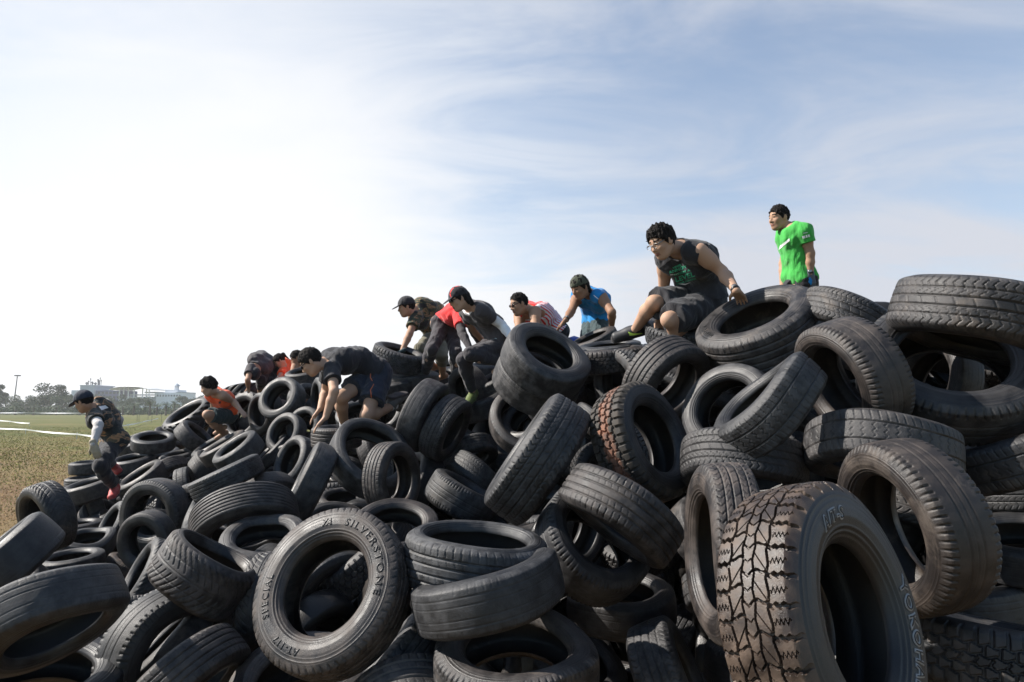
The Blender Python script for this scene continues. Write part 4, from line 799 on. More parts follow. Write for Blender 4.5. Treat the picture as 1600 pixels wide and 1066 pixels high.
# tyres deeper in the heap, seen only through the gaps of the outer ones
DEEP_DATA = [
 (0, (-0.579, 3.829, 0.477), (0.591, 0.588, -0.552), 0.314, 0.37, 'sipe'),
 (0, (3.232, 4.315, 0.812), (0.21, -0.526, -0.824), 0.313, 0.39, 'rib2'),
 (0, (3.453, 4.494, 2.146), (-0.79, -0.569, 0.228), 0.294, 0.33, 'sipe'),
 (0, (-2.282, 6.151, 0.722), (-0.72, 0.694, 0.018), 0.322, 0.34, 'shoulder'),
 (0, (1.378, 4.793, 1.817), (-0.578, -0.543, 0.609), 0.324, 0.4, 'block'),
 (0, (-1.576, 6.221, 0.903), (0.261, -0.491, 0.831), 0.327, 0.36, 'sipe'),
 (0, (0.169, 5.206, 1.013), (0.229, -0.047, -0.972), 0.283, 0.4, 'slick'),
 (0, (-5.029, 7.581, 0.219), (0.18, 0.176, 0.968), 0.314, 0.38, 'sipe'),
 (0, (2.186, 3.521, 0.728), (0.778, 0.31, 0.547), 0.31, 0.39, 'vee'),
 (0, (1.109, 4.771, 0.384), (0.818, -0.455, -0.352), 0.302, 0.37, 'sipe'),
 (0, (-3.628, 7.814, 0.525), (-0.263, 0.396, 0.88), 0.294, 0.37, 'shoulder'),
 (0, (-3.18, 8.404, 0.816), (-0.862, 0.156, -0.483), 0.271, 0.37, 'shoulder'),
 (0, (-0.082, 4.297, 0.974), (-0.995, 0.015, -0.1), 0.318, 0.35, 'slick'),
 (0, (-2.573, 4.474, 0.463), (0.726, 0.352, 0.591), 0.278, 0.37, 'shoulder'),
 (0, (-5.35, 8.865, 0.459), (0.306, -0.151, -0.94), 0.299, 0.36, 'slick'),
 (0, (0.416, 6.566, 2.131), (-0.299, -0.65, 0.699), 0.315, 0.39, 'sipe'),
 (0, (-3.082, 4.278, 0.449), (0.07, -0.789, 0.611), 0.291, 0.37, 'slick'),
 (0, (-3.055, 4.833, 0.479), (-0.818, 0.526, 0.233), 0.33, 0.37, 'vee'),
 (0, (-4.279, 5.628, 0.528), (-0.167, -0.634, -0.755), 0.317, 0.36, 'rib2'),
 (0, (-0.346, 8.004, 2.01), (0.781, 0.057, -0.621), 0.28, 0.36, 'slick'),
 (0, (-3.739, 5.026, 0.511), (0.482, 0.106, 0.87), 0.302, 0.4, 'vee'),
 (0, (-5.882, 8.598, 0.467), (0.419, 0.189, -0.888), 0.322, 0.32, 'slick'),
 (0, (-3.512, 8.862, 0.769), (0.053, 0.985, -0.162), 0.315, 0.34, 'rib2'),
 (0, (-1.728, 4.94, 0.742), (0.947, -0.2, -0.252), 0.309, 0.37, 'slick'),
 (0, (-0.954, 5.807, 0.879), (0.398, 0.753, -0.525), 0.29, 0.39, 'vee'),
 (0, (1.344, 3.894, 0.586), (-0.13, -0.088, -0.988), 0.286, 0.39, 'shoulder'),
 (0, (-1.979, 4.738, 0.332), (0.799, 0.103, 0.592), 0.306, 0.36, 'rib4'),
 (0, (2.074, 5.189, 2.402), (-0.588, -0.806, -0.071), 0.292, 0.36, 'vee'),
 (0, (-2.851, 9.673, 1.549), (-0.24, 0.946, -0.219), 0.302, 0.33, 'vee'),
 (0, (0.856, 5.073, 0.798), (0.395, 0.45, -0.801), 0.306, 0.36, 'block'),
 (0, (-2.238, 7.334, 0.813), (0.825, -0.072, 0.561), 0.313, 0.34, 'rib2'),
 (0, (1.219, 5.346, 2.03), (-0.618, -0.743, -0.256), 0.304, 0.39, 'shoulder'),
 (0, (0.764, 5.203, 1.335), (-0.242, 0.658, 0.713), 0.305, 0.39, 'rib2'),
 (0, (1.321, 4.729, 1.172), (0.428, -0.664, 0.613), 0.273, 0.39, 'slick'),
 (0, (3.386, 4.545, 1.072), (0.188, -0.219, -0.957), 0.304, 0.35, 'rib2'),
 (0, (-1.097, 8.565, 1.916), (0.855, -0.478, 0.201), 0.276, 0.34, 'sipe'),
 (0, (-1.941, 7.878, 1.022), (-0.05, 0.266, 0.963), 0.308, 0.38, 'block'),
 (0, (0.77, 5.749, 1.467), (0.294, -0.927, 0.232), 0.287, 0.37, 'block'),
 (0, (-3.682, 9.347, 0.885), (-0.907, -0.207, 0.367), 0.316, 0.35, 'rib2'),
 (0, (0.435, 4.729, 1.206), (-0.766, 0.625, 0.147), 0.288, 0.38, 'rib4'),
 (0, (1.19, 3.041, 1.155), (-0.583, 0.682, 0.441), 0.313, 0.33, 'slick'),
 (0, (0.888, 4.884, 1.076), (0.274, 0.418, -0.866), 0.289, 0.32, 'block'),
 (0, (1.315, 3.353, 0.721), (0.102, -0.292, 0.951), 0.275, 0.35, 'rib4'),
 (0, (1.353, 4.457, 0.863), (0.021, -0.513, -0.858), 0.273, 0.39, 'rib2'),
 (0, (0.768, 6.145, 1.813), (-0.683, -0.04, -0.729), 0.292, 0.35, 'slick'),
 (0, (-4.952, 9.941, 0.757), (0.484, -0.013, -0.875), 0.311, 0.39, 'block'),
 (0, (-2.382, 5.179, 0.436), (-0.648, -0.759, -0.068), 0.305, 0.37, 'sipe'),
 (0, (-1.0, 7.507, 1.508), (0.648, -0.496, -0.577), 0.328, 0.34, 'block'),
 (0, (0.294, 6.487, 1.418), (0.497, 0.403, -0.768), 0.28, 0.37, 'vee'),
 (0, (-4.863, 6.62, 0.462), (0.598, -0.537, -0.595), 0.285, 0.38, 'block'),
 (0, (-1.527, 8.256, 1.508), (0.658, -0.546, 0.519), 0.328, 0.39, 'rib2'),
 (0, (-3.655, 5.813, 0.344), (-0.087, -0.42, 0.903), 0.286, 0.32, 'rib2'),
 (0, (-1.63, 9.001, 1.89), (0.366, 0.746, -0.557), 0.276, 0.4, 'sipe'),
 (0, (-1.217, 4.105, 0.354), (-0.558, 0.813, -0.164), 0.287, 0.36, 'vee'),
 (0, (-3.022, 6.12, 0.313), (0.237, -0.971, -0.037), 0.279, 0.37, 'shoulder'),
 (0, (-1.876, 8.606, 1.439), (0.444, 0.488, 0.751), 0.274, 0.33, 'slick'),
 (0, (-1.285, 4.375, 0.351), (0.432, -0.901, -0.039), 0.291, 0.33, 'sipe'),
 (0, (-2.218, 5.523, 0.605), (-0.802, 0.346, 0.487), 0.297, 0.32, 'slick'),
 (0, (-0.175, 3.979, 0.315), (-0.515, 0.537, -0.668), 0.324, 0.33, 'rib2'),
 (0, (0.64, 5.003, 0.492), (-0.633, -0.469, -0.616), 0.278, 0.34, 'slick'),
 (0, (-4.29, 8.531, 0.517), (-0.587, 0.296, -0.753), 0.304, 0.36, 'rib2'),
 (0, (-2.813, 8.12, 0.81), (0.711, -0.527, 0.465), 0.277, 0.39, 'rib2'),
 (0, (-4.487, 9.122, 0.642), (-0.883, 0.239, -0.403), 0.309, 0.34, 'block'),
 (0, (-1.32, 7.185, 1.091), (-0.384, 0.173, -0.907), 0.281, 0.39, 'shoulder'),
 (0, (-0.551, 4.435, 0.852), (-0.428, 0.899, -0.095), 0.274, 0.32, 'rib2'),
 (0, (-5.68, 10.503, 0.896), (-0.325, 0.512, 0.795), 0.282, 0.36, 'block'),
 (0, (-4.335, 6.094, 0.407), (-0.134, -0.796, 0.591), 0.31, 0.4, 'slick'),
 (0, (-4.763, 8.73, 0.386), (-0.387, -0.526, 0.757), 0.271, 0.37, 'block'),
 (0, (2.167, 4.649, 2.13), (-0.327, -0.871, -0.366), 0.311, 0.32, 'shoulder'),
 (0, (-2.659, 9.24, 1.353), (0.035, -0.95, 0.31), 0.292, 0.38, 'sipe'),
 (0, (-2.707, 5.712, 0.393), (-0.83, -0.222, 0.511), 0.289, 0.34, 'slick'),
 (0, (1.819, 3.488, 0.984), (0.962, -0.212, -0.171), 0.284, 0.36, 'slick'),
 (0, (3.101, 4.656, 1.615), (-0.22, 0.883, 0.415), 0.279, 0.35, 'rib2'),
 (0, (-4.86, 9.268, 0.541), (-0.16, 0.973, -0.166), 0.317, 0.37, 'rib2'),
 (0, (2.57, 4.5, 1.371), (0.293, -0.015, 0.956), 0.308, 0.36, 'vee'),
 (0, (-2.374, 4.443, 0.311), (0.294, -0.812, 0.503), 0.289, 0.39, 'slick'),
 (0, (1.33, 4.405, 0.387), (0.272, 0.089, -0.958), 0.273, 0.37, 'slick'),
 (0, (2.05, 5.089, 1.619), (-0.918, -0.192, -0.346), 0.274, 0.33, 'shoulder'),
 (0, (0.187, 7.002, 1.864), (0.448, 0.604, -0.659), 0.31, 0.39, 'vee'),
 (0, (-0.413, 5.25, 0.926), (0.269, 0.003, -0.963), 0.282, 0.35, 'block'),
 (0, (3.179, 4.351, 2.411), (-0.697, -0.562, 0.445), 0.273, 0.39, 'block'),
 (0, (-0.618, 4.76, 0.805), (-0.618, -0.22, -0.755), 0.275, 0.37, 'block'),
 (0, (-3.441, 6.972, 0.322), (0.517, -0.067, -0.854), 0.287, 0.4, 'sipe'),
 (0, (-4.068, 7.81, 0.353), (0.812, 0.417, 0.409), 0.28, 0.38, 'sipe'),
 (0, (-5.546, 9.4, 0.554), (-0.669, 0.298, -0.681), 0.272, 0.32, 'sipe'),
 (0, (-0.654, 6.913, 1.04), (-0.18, -0.321, -0.93), 0.27, 0.38, 'vee'),
 (0, (-0.685, 6.56, 1.008), (0.277, 0.96, 0.045), 0.273, 0.36, 'vee'),
 (0, (1.207, 5.257, 0.555), (0.343, 0.802, -0.488), 0.293, 0.36, 'rib2'),
 (0, (1.822, 4.89, 1.163), (0.417, 0.009, 0.909), 0.28, 0.38, 'block'),
 (0, (-2.679, 8.759, 0.945), (-0.364, 0.421, 0.831), 0.311, 0.36, 'shoulder'),
 (0, (1.822, 4.102, 1.135), (0.251, 0.209, -0.945), 0.312, 0.4, 'block'),
 (0, (3.305, 4.628, 1.572), (-0.203, -0.493, 0.846), 0.271, 0.39, 'sipe'),
 (0, (-2.749, 6.658, 0.657), (0.459, 0.872, 0.167), 0.278, 0.38, 'rib2'),
 (0, (2.504, 3.851, 0.714), (0.631, -0.059, 0.773), 0.281, 0.38, 'slick'),
 (0, (-0.652, 8.167, 2.2), (0.278, 0.158, -0.948), 0.314, 0.39, 'block'),
 (0, (2.515, 4.943, 2.254), (-0.818, -0.292, 0.496), 0.283, 0.35, 'rib2'),
 (0, (-0.751, 7.329, 1.488), (0.486, -0.673, -0.557), 0.294, 0.35, 'rib4'),
 (0, (3.195, 4.329, 2.039), (0.261, 0.695, -0.67), 0.278, 0.33, 'rib2'),
 (0, (-1.284, 7.891, 1.433), (0.248, -0.944, 0.217), 0.306, 0.39, 'slick'),
 (0, (-1.215, 4.68, 0.778), (0.689, -0.66, -0.298), 0.328, 0.35, 'slick'),
 (0, (0.288, 5.805, 1.112), (-0.179, -0.218, 0.959), 0.325, 0.37, 'rib4'),
 (0, (-3.364, 8.026, 0.693), (0.578, 0.736, 0.352), 0.306, 0.37, 'sipe'),
 (0, (2.963, 4.492, 2.453), (-0.475, 0.098, -0.875), 0.29, 0.34, 'slick'),
 (0, (2.026, 4.944, 1.654), (-0.029, 0.666, 0.745), 0.275, 0.33, 'rib2'),
 (0, (-3.253, 9.985, 1.521), (0.048, -0.971, 0.236), 0.289, 0.37, 'slick'),
 (0, (-3.199, 9.227, 0.951), (-0.307, 0.941, 0.145), 0.293, 0.34, 'shoulder'),
 (0, (-1.545, 9.011, 2.245), (0.572, -0.042, 0.819), 0.276, 0.33, 'rib4'),
 (0, (0.996, 5.075, 1.621), (0.818, -0.219, 0.533), 0.283, 0.4, 'block'),
 (0, (-1.016, 5.405, 0.911), (0.646, 0.311, -0.697), 0.293, 0.34, 'rib4'),
 (0, (-1.663, 5.549, 0.847), (0.683, 0.632, 0.367), 0.274, 0.38, 'rib4'),
 (0, (1.22, 5.817, 2.399), (0.487, 0.137, -0.863), 0.302, 0.35, 'slick'),
 (0, (-6.028, 9.129, 0.568), (-0.343, 0.136, -0.929), 0.275, 0.36, 'rib2'),
 (0, (-4.998, 6.854, 0.402), (-0.505, 0.853, -0.129), 0.272, 0.33, 'rib2'),
 (0, (2.843, 4.157, 0.889), (-0.909, -0.346, 0.231), 0.286, 0.37, 'sipe'),
 (0, (-4.068, 10.517, 1.389), (-0.245, 0.519, 0.819), 0.294, 0.37, 'rib2'),
 (0, (0.36, 6.147, 1.309), (-0.019, -0.86, -0.51), 0.297, 0.39, 'block'),
 (0, (-0.074, 4.041, 1.001), (-0.471, -0.053, 0.881), 0.318, 0.4, 'rib2'),
 (0, (0.06, 7.533, 2.104), (-0.308, -0.406, 0.86), 0.272, 0.38, 'shoulder'),
 (0, (-1.561, 4.349, 0.237), (0.375, 0.215, -0.902), 0.288, 0.35, 'rib4'),
 (0, (-0.294, 7.502, 1.776), (-0.159, -0.475, 0.865), 0.285, 0.37, 'rib2'),
 (0, (-2.785, 6.972, 0.681), (-0.694, -0.72, -0.009), 0.303, 0.35, 'sipe'),
 (0, (-2.815, 8.981, 1.05), (0.381, -0.624, -0.683), 0.277, 0.35, 'shoulder'),
 (0, (-0.929, 8.192, 1.897), (0.693, 0.024, 0.72), 0.312, 0.34, 'slick'),
 (0, (-3.92, 10.526, 1.86), (-0.63, 0.015, 0.777), 0.296, 0.37, 'slick'),
 (0, (-0.671, 6.965, 1.346), (-0.406, -0.021, -0.914), 0.293, 0.36, 'vee'),
 (0, (-2.384, 9.483, 1.856), (-0.701, -0.636, 0.322), 0.271, 0.4, 'block'),
 (0, (1.461, 3.585, 1.167), (-0.053, -0.801, 0.597), 0.301, 0.32, 'shoulder'),
 (0, (-2.009, 8.261, 1.156), (-0.251, 0.933, 0.258), 0.295, 0.33, 'rib4'),
 (0, (-1.924, 6.739, 0.815), (0.948, -0.226, -0.225), 0.27, 0.37, 'vee'),
 (0, (-2.623, 4.92, 0.432), (-0.495, 0.821, -0.283), 0.27, 0.37, 'shoulder'),
 (1, (-6.344, 9.514, 0.514), (-0.448, 0.703, 0.551), 0.292, 0.36, 'vee'),
 (1, (1.485, 5.388, 0.448), (0.816, -0.316, 0.483), 0.273, 0.36, 'rib4'),
 (1, (4.501, 4.575, 1.867), (-0.796, 0.019, -0.604), 0.325, 0.36, 'sipe'),
 (1, (3.811, 4.453, 1.675), (0.704, -0.128, -0.699), 0.306, 0.37, 'rib4'),
 (1, (-5.173, 11.353, 1.334), (0.754, 0.401, -0.521), 0.309, 0.33, 'sipe'),
 (1, (0.112, 6.983, 0.972), (-0.839, -0.046, 0.542), 0.286, 0.35, 'vee'),
 (1, (3.501, 4.438, 2.32), (0.183, -0.562, 0.807), 0.326, 0.38, 'shoulder'),
 (1, (4.138, 3.921, 0.632), (0.561, -0.328, -0.76), 0.288, 0.39, 'rib2'),
 (1, (4.193, 4.382, 1.857), (0.28, 0.318, 0.906), 0.302, 0.38, 'sipe'),
 (1, (1.035, 5.43, 1.452), (0.185, -0.845, 0.502), 0.307, 0.34, 'rib2'),
 (1, (-0.21, 4.07, 0.502), (-0.633, -0.205, -0.746), 0.274, 0.37, 'sipe'),
 (1, (-2.896, 9.371, 1.039), (-0.092, 0.127, -0.988), 0.282, 0.35, 'shoulder'),
 (1, (0.042, 6.547, 0.914), (0.186, 0.521, -0.833), 0.323, 0.33, 'block'),
 (1, (2.293, 5.262, 1.104), (0.358, 0.609, -0.708), 0.31, 0.35, 'rib4'),
 (1, (0.534, 6.875, 1.582), (-0.001, 0.849, 0.529), 0.277, 0.36, 'shoulder'),
 (1, (-5.418, 7.128, 0.38), (0.744, 0.142, -0.653), 0.309, 0.33, 'rib2'),
 (1, (-0.347, 6.847, 0.883), (-0.855, 0.517, 0.026), 0.297, 0.38, 'block'),
 (1, (2.386, 5.246, 2.339), (-0.907, -0.167, 0.386), 0.27, 0.38, 'block'),
 (1, (0.168, 7.814, 2.184), (0.532, 0.159, 0.832), 0.317, 0.36, 'sipe'),
 (1, (-1.275, 7.027, 0.852), (0.437, 0.047, 0.898), 0.298, 0.39, 'rib4'),
 (1, (4.494, 4.64, 1.21), (-0.427, 0.885, 0.183), 0.315, 0.38, 'vee'),
 (1, (1.349, 5.985, 2.356), (0.416, -0.316, 0.853), 0.286, 0.4, 'block'),
 (1, (-1.736, 7.861, 0.953), (-0.495, 0.477, 0.727), 0.301, 0.34, 'rib2'),
 (1, (-2.746, 9.687, 1.459), (-0.617, -0.002, -0.787), 0.287, 0.35, 'shoulder'),
 (1, (-0.552, 6.875, 0.901), (0.382, -0.409, 0.829), 0.287, 0.36, 'rib4'),
 (1, (1.346, 4.684, 0.172), (0.111, -0.096, 0.989), 0.305, 0.34, 'block'),
 (1, (2.95, 4.648, 2.487), (0.046, 0.771, -0.636), 0.28, 0.32, 'slick'),
 (1, (1.338, 4.876, 1.094), (0.015, 0.783, 0.622), 0.271, 0.38, 'shoulder'),
 (1, (-0.018, 7.074, 1.132), (-0.181, -0.354, -0.918), 0.302, 0.35, 'sipe'),
 (1, (-1.473, 4.789, 0.464), (-0.986, 0.068, -0.151), 0.275, 0.37, 'sipe'),
 (1, (2.638, 5.135, 1.896), (0.948, 0.315, -0.046), 0.317, 0.36, 'shoulder'),
 (1, (-1.72, 4.852, 0.43), (0.238, 0.917, 0.322), 0.284, 0.4, 'rib4'),
 (1, (-6.156, 11.118, 0.997), (-0.208, -0.731, 0.65), 0.271, 0.38, 'rib4'),
 (1, (4.213, 4.857, 1.011), (0.779, 0.512, 0.363), 0.273, 0.4, 'sipe'),
 (1, (-3.22, 7.551, 0.491), (0.645, 0.164, 0.747), 0.325, 0.36, 'vee'),
 (1, (3.713, 4.707, 0.757), (0.474, -0.247, 0.845), 0.297, 0.4, 'shoulder'),
 (1, (1.303, 5.712, 0.335), (-0.292, 0.209, 0.933), 0.3, 0.36, 'rib4'),
 (1, (0.348, 5.244, 1.015), (-0.772, 0.53, 0.35), 0.313, 0.36, 'rib2'),
 (1, (2.113, 4.969, 1.989), (0.291, 0.282, -0.914), 0.286, 0.34, 'vee'),
 (1, (-5.318, 10.629, 0.859), (0.911, -0.171, -0.375), 0.318, 0.39, 'rib2'),
 (1, (-5.24, 10.425, 0.728), (-0.36, -0.297, 0.884), 0.298, 0.33, 'sipe'),
 (1, (-3.384, 10.579, 1.838), (-0.148, -0.655, 0.741), 0.296, 0.35, 'slick'),
 (1, (-1.648, 9.068, 1.676), (0.727, 0.085, 0.682), 0.276, 0.33, 'block'),
 (1, (-2.034, 5.308, 0.46), (-0.142, 0.226, -0.964), 0.324, 0.33, 'sipe'),
 (1, (-4.139, 9.807, 0.725), (0.18, -0.299, -0.937), 0.327, 0.36, 'shoulder'),
 (1, (2.153, 5.232, 1.908), (-0.172, 0.756, -0.631), 0.316, 0.39, 'vee'),
 (1, (-0.442, 7.588, 1.375), (0.241, -0.321, 0.916), 0.313, 0.38, 'block'),
 (1, (1.283, 4.526, 0.413), (0.939, -0.344, -0.001), 0.276, 0.34, 'rib2'),
 (1, (-0.458, 4.372, 0.775), (0.86, 0.019, 0.509), 0.278, 0.33, 'slick'),
 (1, (-6.149, 9.668, 0.55), (0.022, -0.377, 0.926), 0.31, 0.33, 'rib4'),
 (1, (-1.858, 9.432, 1.973), (0.401, -0.861, -0.312), 0.275, 0.36, 'rib4'),
 (1, (-2.108, 8.196, 0.887), (-0.904, 0.418, 0.091), 0.271, 0.37, 'vee'),
 (1, (1.044, 6.431, 2.26), (0.421, 0.902, 0.093), 0.273, 0.39, 'sipe'),
 (1, (-2.221, 5.853, 0.555), (-0.479, -0.86, 0.175), 0.306, 0.39, 'rib4'),
 (1, (-5.428, 9.3, 0.402), (-0.878, -0.195, -0.438), 0.276, 0.4, 'slick'),
 (1, (-0.552, 7.333, 1.196), (-0.548, -0.449, -0.706), 0.307, 0.34, 'rib2'),
 (1, (1.025, 5.857, 1.635), (0.31, -0.544, 0.779), 0.303, 0.32, 'sipe'),
 (1, (0.99, 5.654, 0.316), (-0.661, -0.528, 0.534), 0.301, 0.37, 'vee'),
 (1, (0.015, 7.558, 1.697), (-0.435, -0.885, -0.166), 0.297, 0.39, 'rib4'),
 (1, (1.121, 6.281, 2.299), (0.41, 0.859, -0.306), 0.306, 0.38, 'sipe'),
 (1, (-1.025, 7.812, 1.41), (0.201, 0.959, 0.2), 0.318, 0.36, 'rib2'),
 (1, (-3.789, 5.373, 0.44), (-0.637, -0.099, 0.764), 0.306, 0.34, 'rib4'),
 (1, (2.738, 5.008, 1.918), (-0.607, 0.794, 0.032), 0.313, 0.33, 'block'),
 (1, (-2.653, 4.744, 0.322), (0.319, 0.269, -0.909), 0.29, 0.34, 'slick'),
 (1, (3.134, 4.506, 1.167), (0.094, 0.481, 0.871), 0.304, 0.34, 'rib2'),
 (1, (1.387, 5.713, 2.073), (0.365, -0.157, 0.918), 0.318, 0.32, 'rib2'),
 (1, (1.431, 3.721, 0.556), (-0.305, 0.386, 0.871), 0.281, 0.37, 'vee'),
 (1, (-2.347, 9.168, 1.207), (0.258, 0.936, -0.239), 0.298, 0.32, 'rib4'),
 (1, (-1.616, 4.737, 0.253), (-0.254, 0.007, 0.967), 0.278, 0.37, 'rib4'),
 (1, (-2.463, 9.081, 1.128), (-0.661, 0.693, -0.286), 0.278, 0.34, 'rib2'),
 (1, (-2.979, 8.047, 0.684), (-0.735, -0.539, -0.41), 0.311, 0.34, 'vee'),
 (1, (-0.442, 6.038, 0.814), (-0.058, 0.118, -0.991), 0.297, 0.35, 'rib4'),
 (1, (1.818, 3.515, 0.818), (-0.629, -0.085, -0.773), 0.309, 0.38, 'rib4'),
 (1, (2.727, 4.565, 1.264), (-0.988, 0.142, 0.064), 0.302, 0.32, 'sipe'),
 (1, (0.164, 7.511, 1.741), (-0.958, -0.142, 0.25), 0.294, 0.34, 'vee'),
 (1, (1.155, 5.726, 1.911), (0.596, 0.334, 0.73), 0.283, 0.32, 'block'),
 (1, (-0.023, 6.934, 1.0), (0.931, 0.309, 0.193), 0.275, 0.33, 'slick'),
 (1, (-2.179, 8.554, 0.944), (-0.644, -0.734, -0.215), 0.28, 0.36, 'slick'),
 (1, (-5.174, 9.943, 0.549), (0.257, 0.965, 0.053), 0.285, 0.38, 'slick'),
 (1, (2.801, 4.645, 0.755), (-0.597, 0.738, -0.315), 0.272, 0.34, 'slick'),
 (1, (3.127, 4.864, 2.345), (-0.789, 0.208, -0.577), 0.284, 0.32, 'sipe'),
 (1, (1.044, 5.505, 0.514), (-0.64, -0.342, -0.688), 0.314, 0.33, 'sipe'),
 (1, (-1.094, 8.959, 1.889), (0.797, 0.278, -0.535), 0.302, 0.39, 'block'),
 (1, (-1.257, 4.913, 0.68), (0.07, 0.481, -0.874), 0.296, 0.32, 'vee'),
 (1, (1.87, 3.503, 0.821), (0.452, 0.314, -0.835), 0.303, 0.33, 'rib4'),
 (1, (-0.025, 7.319, 1.496), (-0.929, 0.143, -0.342), 0.289, 0.4, 'vee'),
 (1, (-3.152, 4.507, 0.51), (-0.019, -0.378, -0.926), 0.29, 0.33, 'rib2'),
 (1, (-0.407, 7.494, 1.403), (0.711, -0.192, -0.676), 0.294, 0.38, 'slick'),
 (1, (0.233, 7.118, 1.287), (-0.066, 0.17, -0.983), 0.282, 0.34, 'vee'),
 (1, (1.818, 3.577, 0.543), (0.662, 0.511, -0.548), 0.312, 0.39, 'slick'),
 (1, (-3.072, 10.17, 1.602), (-0.016, 0.876, 0.483), 0.314, 0.34, 'rib2'),
 (1, (-1.275, 7.686, 1.237), (-0.012, 0.447, 0.894), 0.297, 0.4, 'rib2'),
 (1, (-0.97, 6.395, 0.828), (-0.82, 0.212, 0.532), 0.295, 0.32, 'shoulder'),
 (1, (1.72, 3.534, 0.565), (0.193, 0.225, -0.955), 0.295, 0.38, 'block'),
 (1, (3.982, 4.278, 2.025), (0.197, -0.353, 0.915), 0.284, 0.32, 'slick'),
 (1, (-0.041, 7.336, 1.443), (0.709, 0.359, -0.607), 0.27, 0.37, 'block'),
 (1, (-3.379, 10.446, 1.878), (0.706, -0.077, 0.704), 0.311, 0.34, 'rib2'),
 (1, (1.074, 5.84, 1.556), (0.914, -0.308, -0.265), 0.272, 0.4, 'vee'),
 (1, (-0.072, 7.229, 1.121), (-0.643, 0.751, 0.151), 0.292, 0.4, 'shoulder'),
 (1, (3.216, 3.786, 0.435), (-0.446, 0.824, 0.35), 0.309, 0.38, 'sipe'),
 (1, (-5.119, 11.008, 1.025), (-0.268, -0.871, 0.412), 0.318, 0.35, 'rib4'),
 (1, (2.547, 5.239, 1.4), (0.658, 0.16, 0.736), 0.278, 0.35, 'vee'),
 (1, (-3.534, 10.658, 1.808), (-0.614, 0.384, -0.69), 0.289, 0.34, 'sipe'),
 (1, (-1.582, 9.259, 1.957), (-0.671, -0.101, -0.734), 0.307, 0.35, 'block'),
 (1, (1.666, 5.085, 1.814), (-0.598, 0.517, 0.612), 0.283, 0.36, 'block'),
 (1, (1.981, 5.313, 2.224), (-0.414, -0.806, -0.424), 0.298, 0.35, 'slick'),
 (1, (-5.129, 9.38, 0.42), (-0.937, -0.04, 0.348), 0.282, 0.38, 'rib4'),
 (1, (1.348, 5.492, 1.995), (0.499, 0.581, -0.643), 0.302, 0.35, 'block'),
 (1, (-0.91, 6.994, 0.914), (-0.7, -0.711, -0.071), 0.289, 0.37, 'slick'),
 (1, (-3.722, 7.877, 0.403), (-0.535, 0.66, -0.527), 0.288, 0.35, 'vee'),
 (1, (4.362, 4.733, 1.327), (-0.042, 0.562, -0.826), 0.298, 0.32, 'block'),
 (1, (1.282, 4.995, 0.328), (0.123, 0.943, 0.31), 0.306, 0.37, 'block'),
 (1, (-1.543, 5.187, 0.784), (-0.135, 0.867, -0.48), 0.294, 0.35, 'vee'),
 (1, (4.004, 4.693, 1.608), (0.628, 0.747, -0.218), 0.325, 0.38, 'sipe'),
 (1, (4.161, 3.966, 0.36), (-0.967, -0.172, -0.189), 0.298, 0.38, 'rib2'),
 (1, (3.048, 4.974, 1.634), (-0.401, 0.216, -0.89), 0.277, 0.34, 'shoulder'),
 (1, (-6.248, 10.012, 0.557), (0.246, -0.144, -0.958), 0.321, 0.34, 'vee'),
 (1, (3.561, 3.938, 0.784), (-0.519, -0.738, 0.432), 0.304, 0.37, 'rib2'),
 (1, (-2.995, 9.152, 0.879), (0.841, 0.039, -0.54), 0.284, 0.36, 'sipe'),
 (1, (-3.226, 5.024, 0.381), (0.594, 0.458, 0.661), 0.274, 0.35, 'sipe'),
 (1, (3.686, 4.462, 0.82), (0.19, -0.975, -0.117), 0.272, 0.37, 'slick'),
 (1, (-0.025, 4.267, 0.494), (0.199, 0.166, 0.966), 0.317, 0.4, 'block'),
 (1, (5.268, 4.891, 1.499), (-0.581, 0.284, 0.763), 0.293, 0.33, 'rib4'),
 (1, (2.476, 5.425, 1.353), (0.074, -0.673, 0.736), 0.301, 0.32, 'block'),
 (1, (-3.294, 7.708, 0.519), (-0.402, -0.812, -0.424), 0.301, 0.36, 'block'),
 (1, (-1.744, 9.463, 2.029), (0.645, 0.746, 0.167), 0.303, 0.37, 'shoulder'),
 (1, (-1.175, 7.588, 1.113), (0.372, -0.922, -0.109), 0.326, 0.34, 'block'),
 (1, (4.854, 4.685, 1.137), (-0.111, 0.986, 0.124), 0.294, 0.36, 'sipe'),
 (1, (5.184, 4.889, 1.106), (0.1, 0.27, 0.958), 0.282, 0.38, 'block'),
 (1, (-0.887, 6.793, 0.786), (0.764, 0.642, 0.058), 0.279, 0.37, 'shoulder'),
 (1, (-5.102, 11.223, 1.204), (-0.889, -0.394, -0.236), 0.317, 0.32, 'block'),
 (1, (4.391, 4.431, 0.68), (0.122, 0.493, -0.862), 0.284, 0.32, 'rib2'),
 (1, (1.443, 3.967, 1.05), (-0.089, 0.047, 0.995), 0.291, 0.36, 'rib2'),
 (1, (-2.843, 4.425, 0.367), (0.673, 0.155, -0.723), 0.295, 0.39, 'slick'),
 (1, (-0.179, 7.453, 1.629), (0.787, -0.466, 0.405), 0.297, 0.37, 'vee'),
 (1, (0.429, 4.772, 0.277), (-0.368, -0.187, 0.911), 0.284, 0.37, 'slick'),
 (1, (-2.081, 9.074, 1.364), (0.569, 0.788, -0.235), 0.278, 0.37, 'vee'),
 (1, (1.827, 5.384, 2.295), (-0.011, -0.272, -0.962), 0.302, 0.33, 'shoulder'),
 (1, (-0.216, 5.816, 0.834), (0.235, 0.058, 0.97), 0.307, 0.32, 'block'),
 (1, (3.361, 4.491, 1.684), (-0.95, 0.108, -0.294), 0.286, 0.35, 'sipe'),
 (1, (1.493, 5.135, 1.138), (-0.51, 0.458, 0.728), 0.29, 0.36, 'shoulder'),
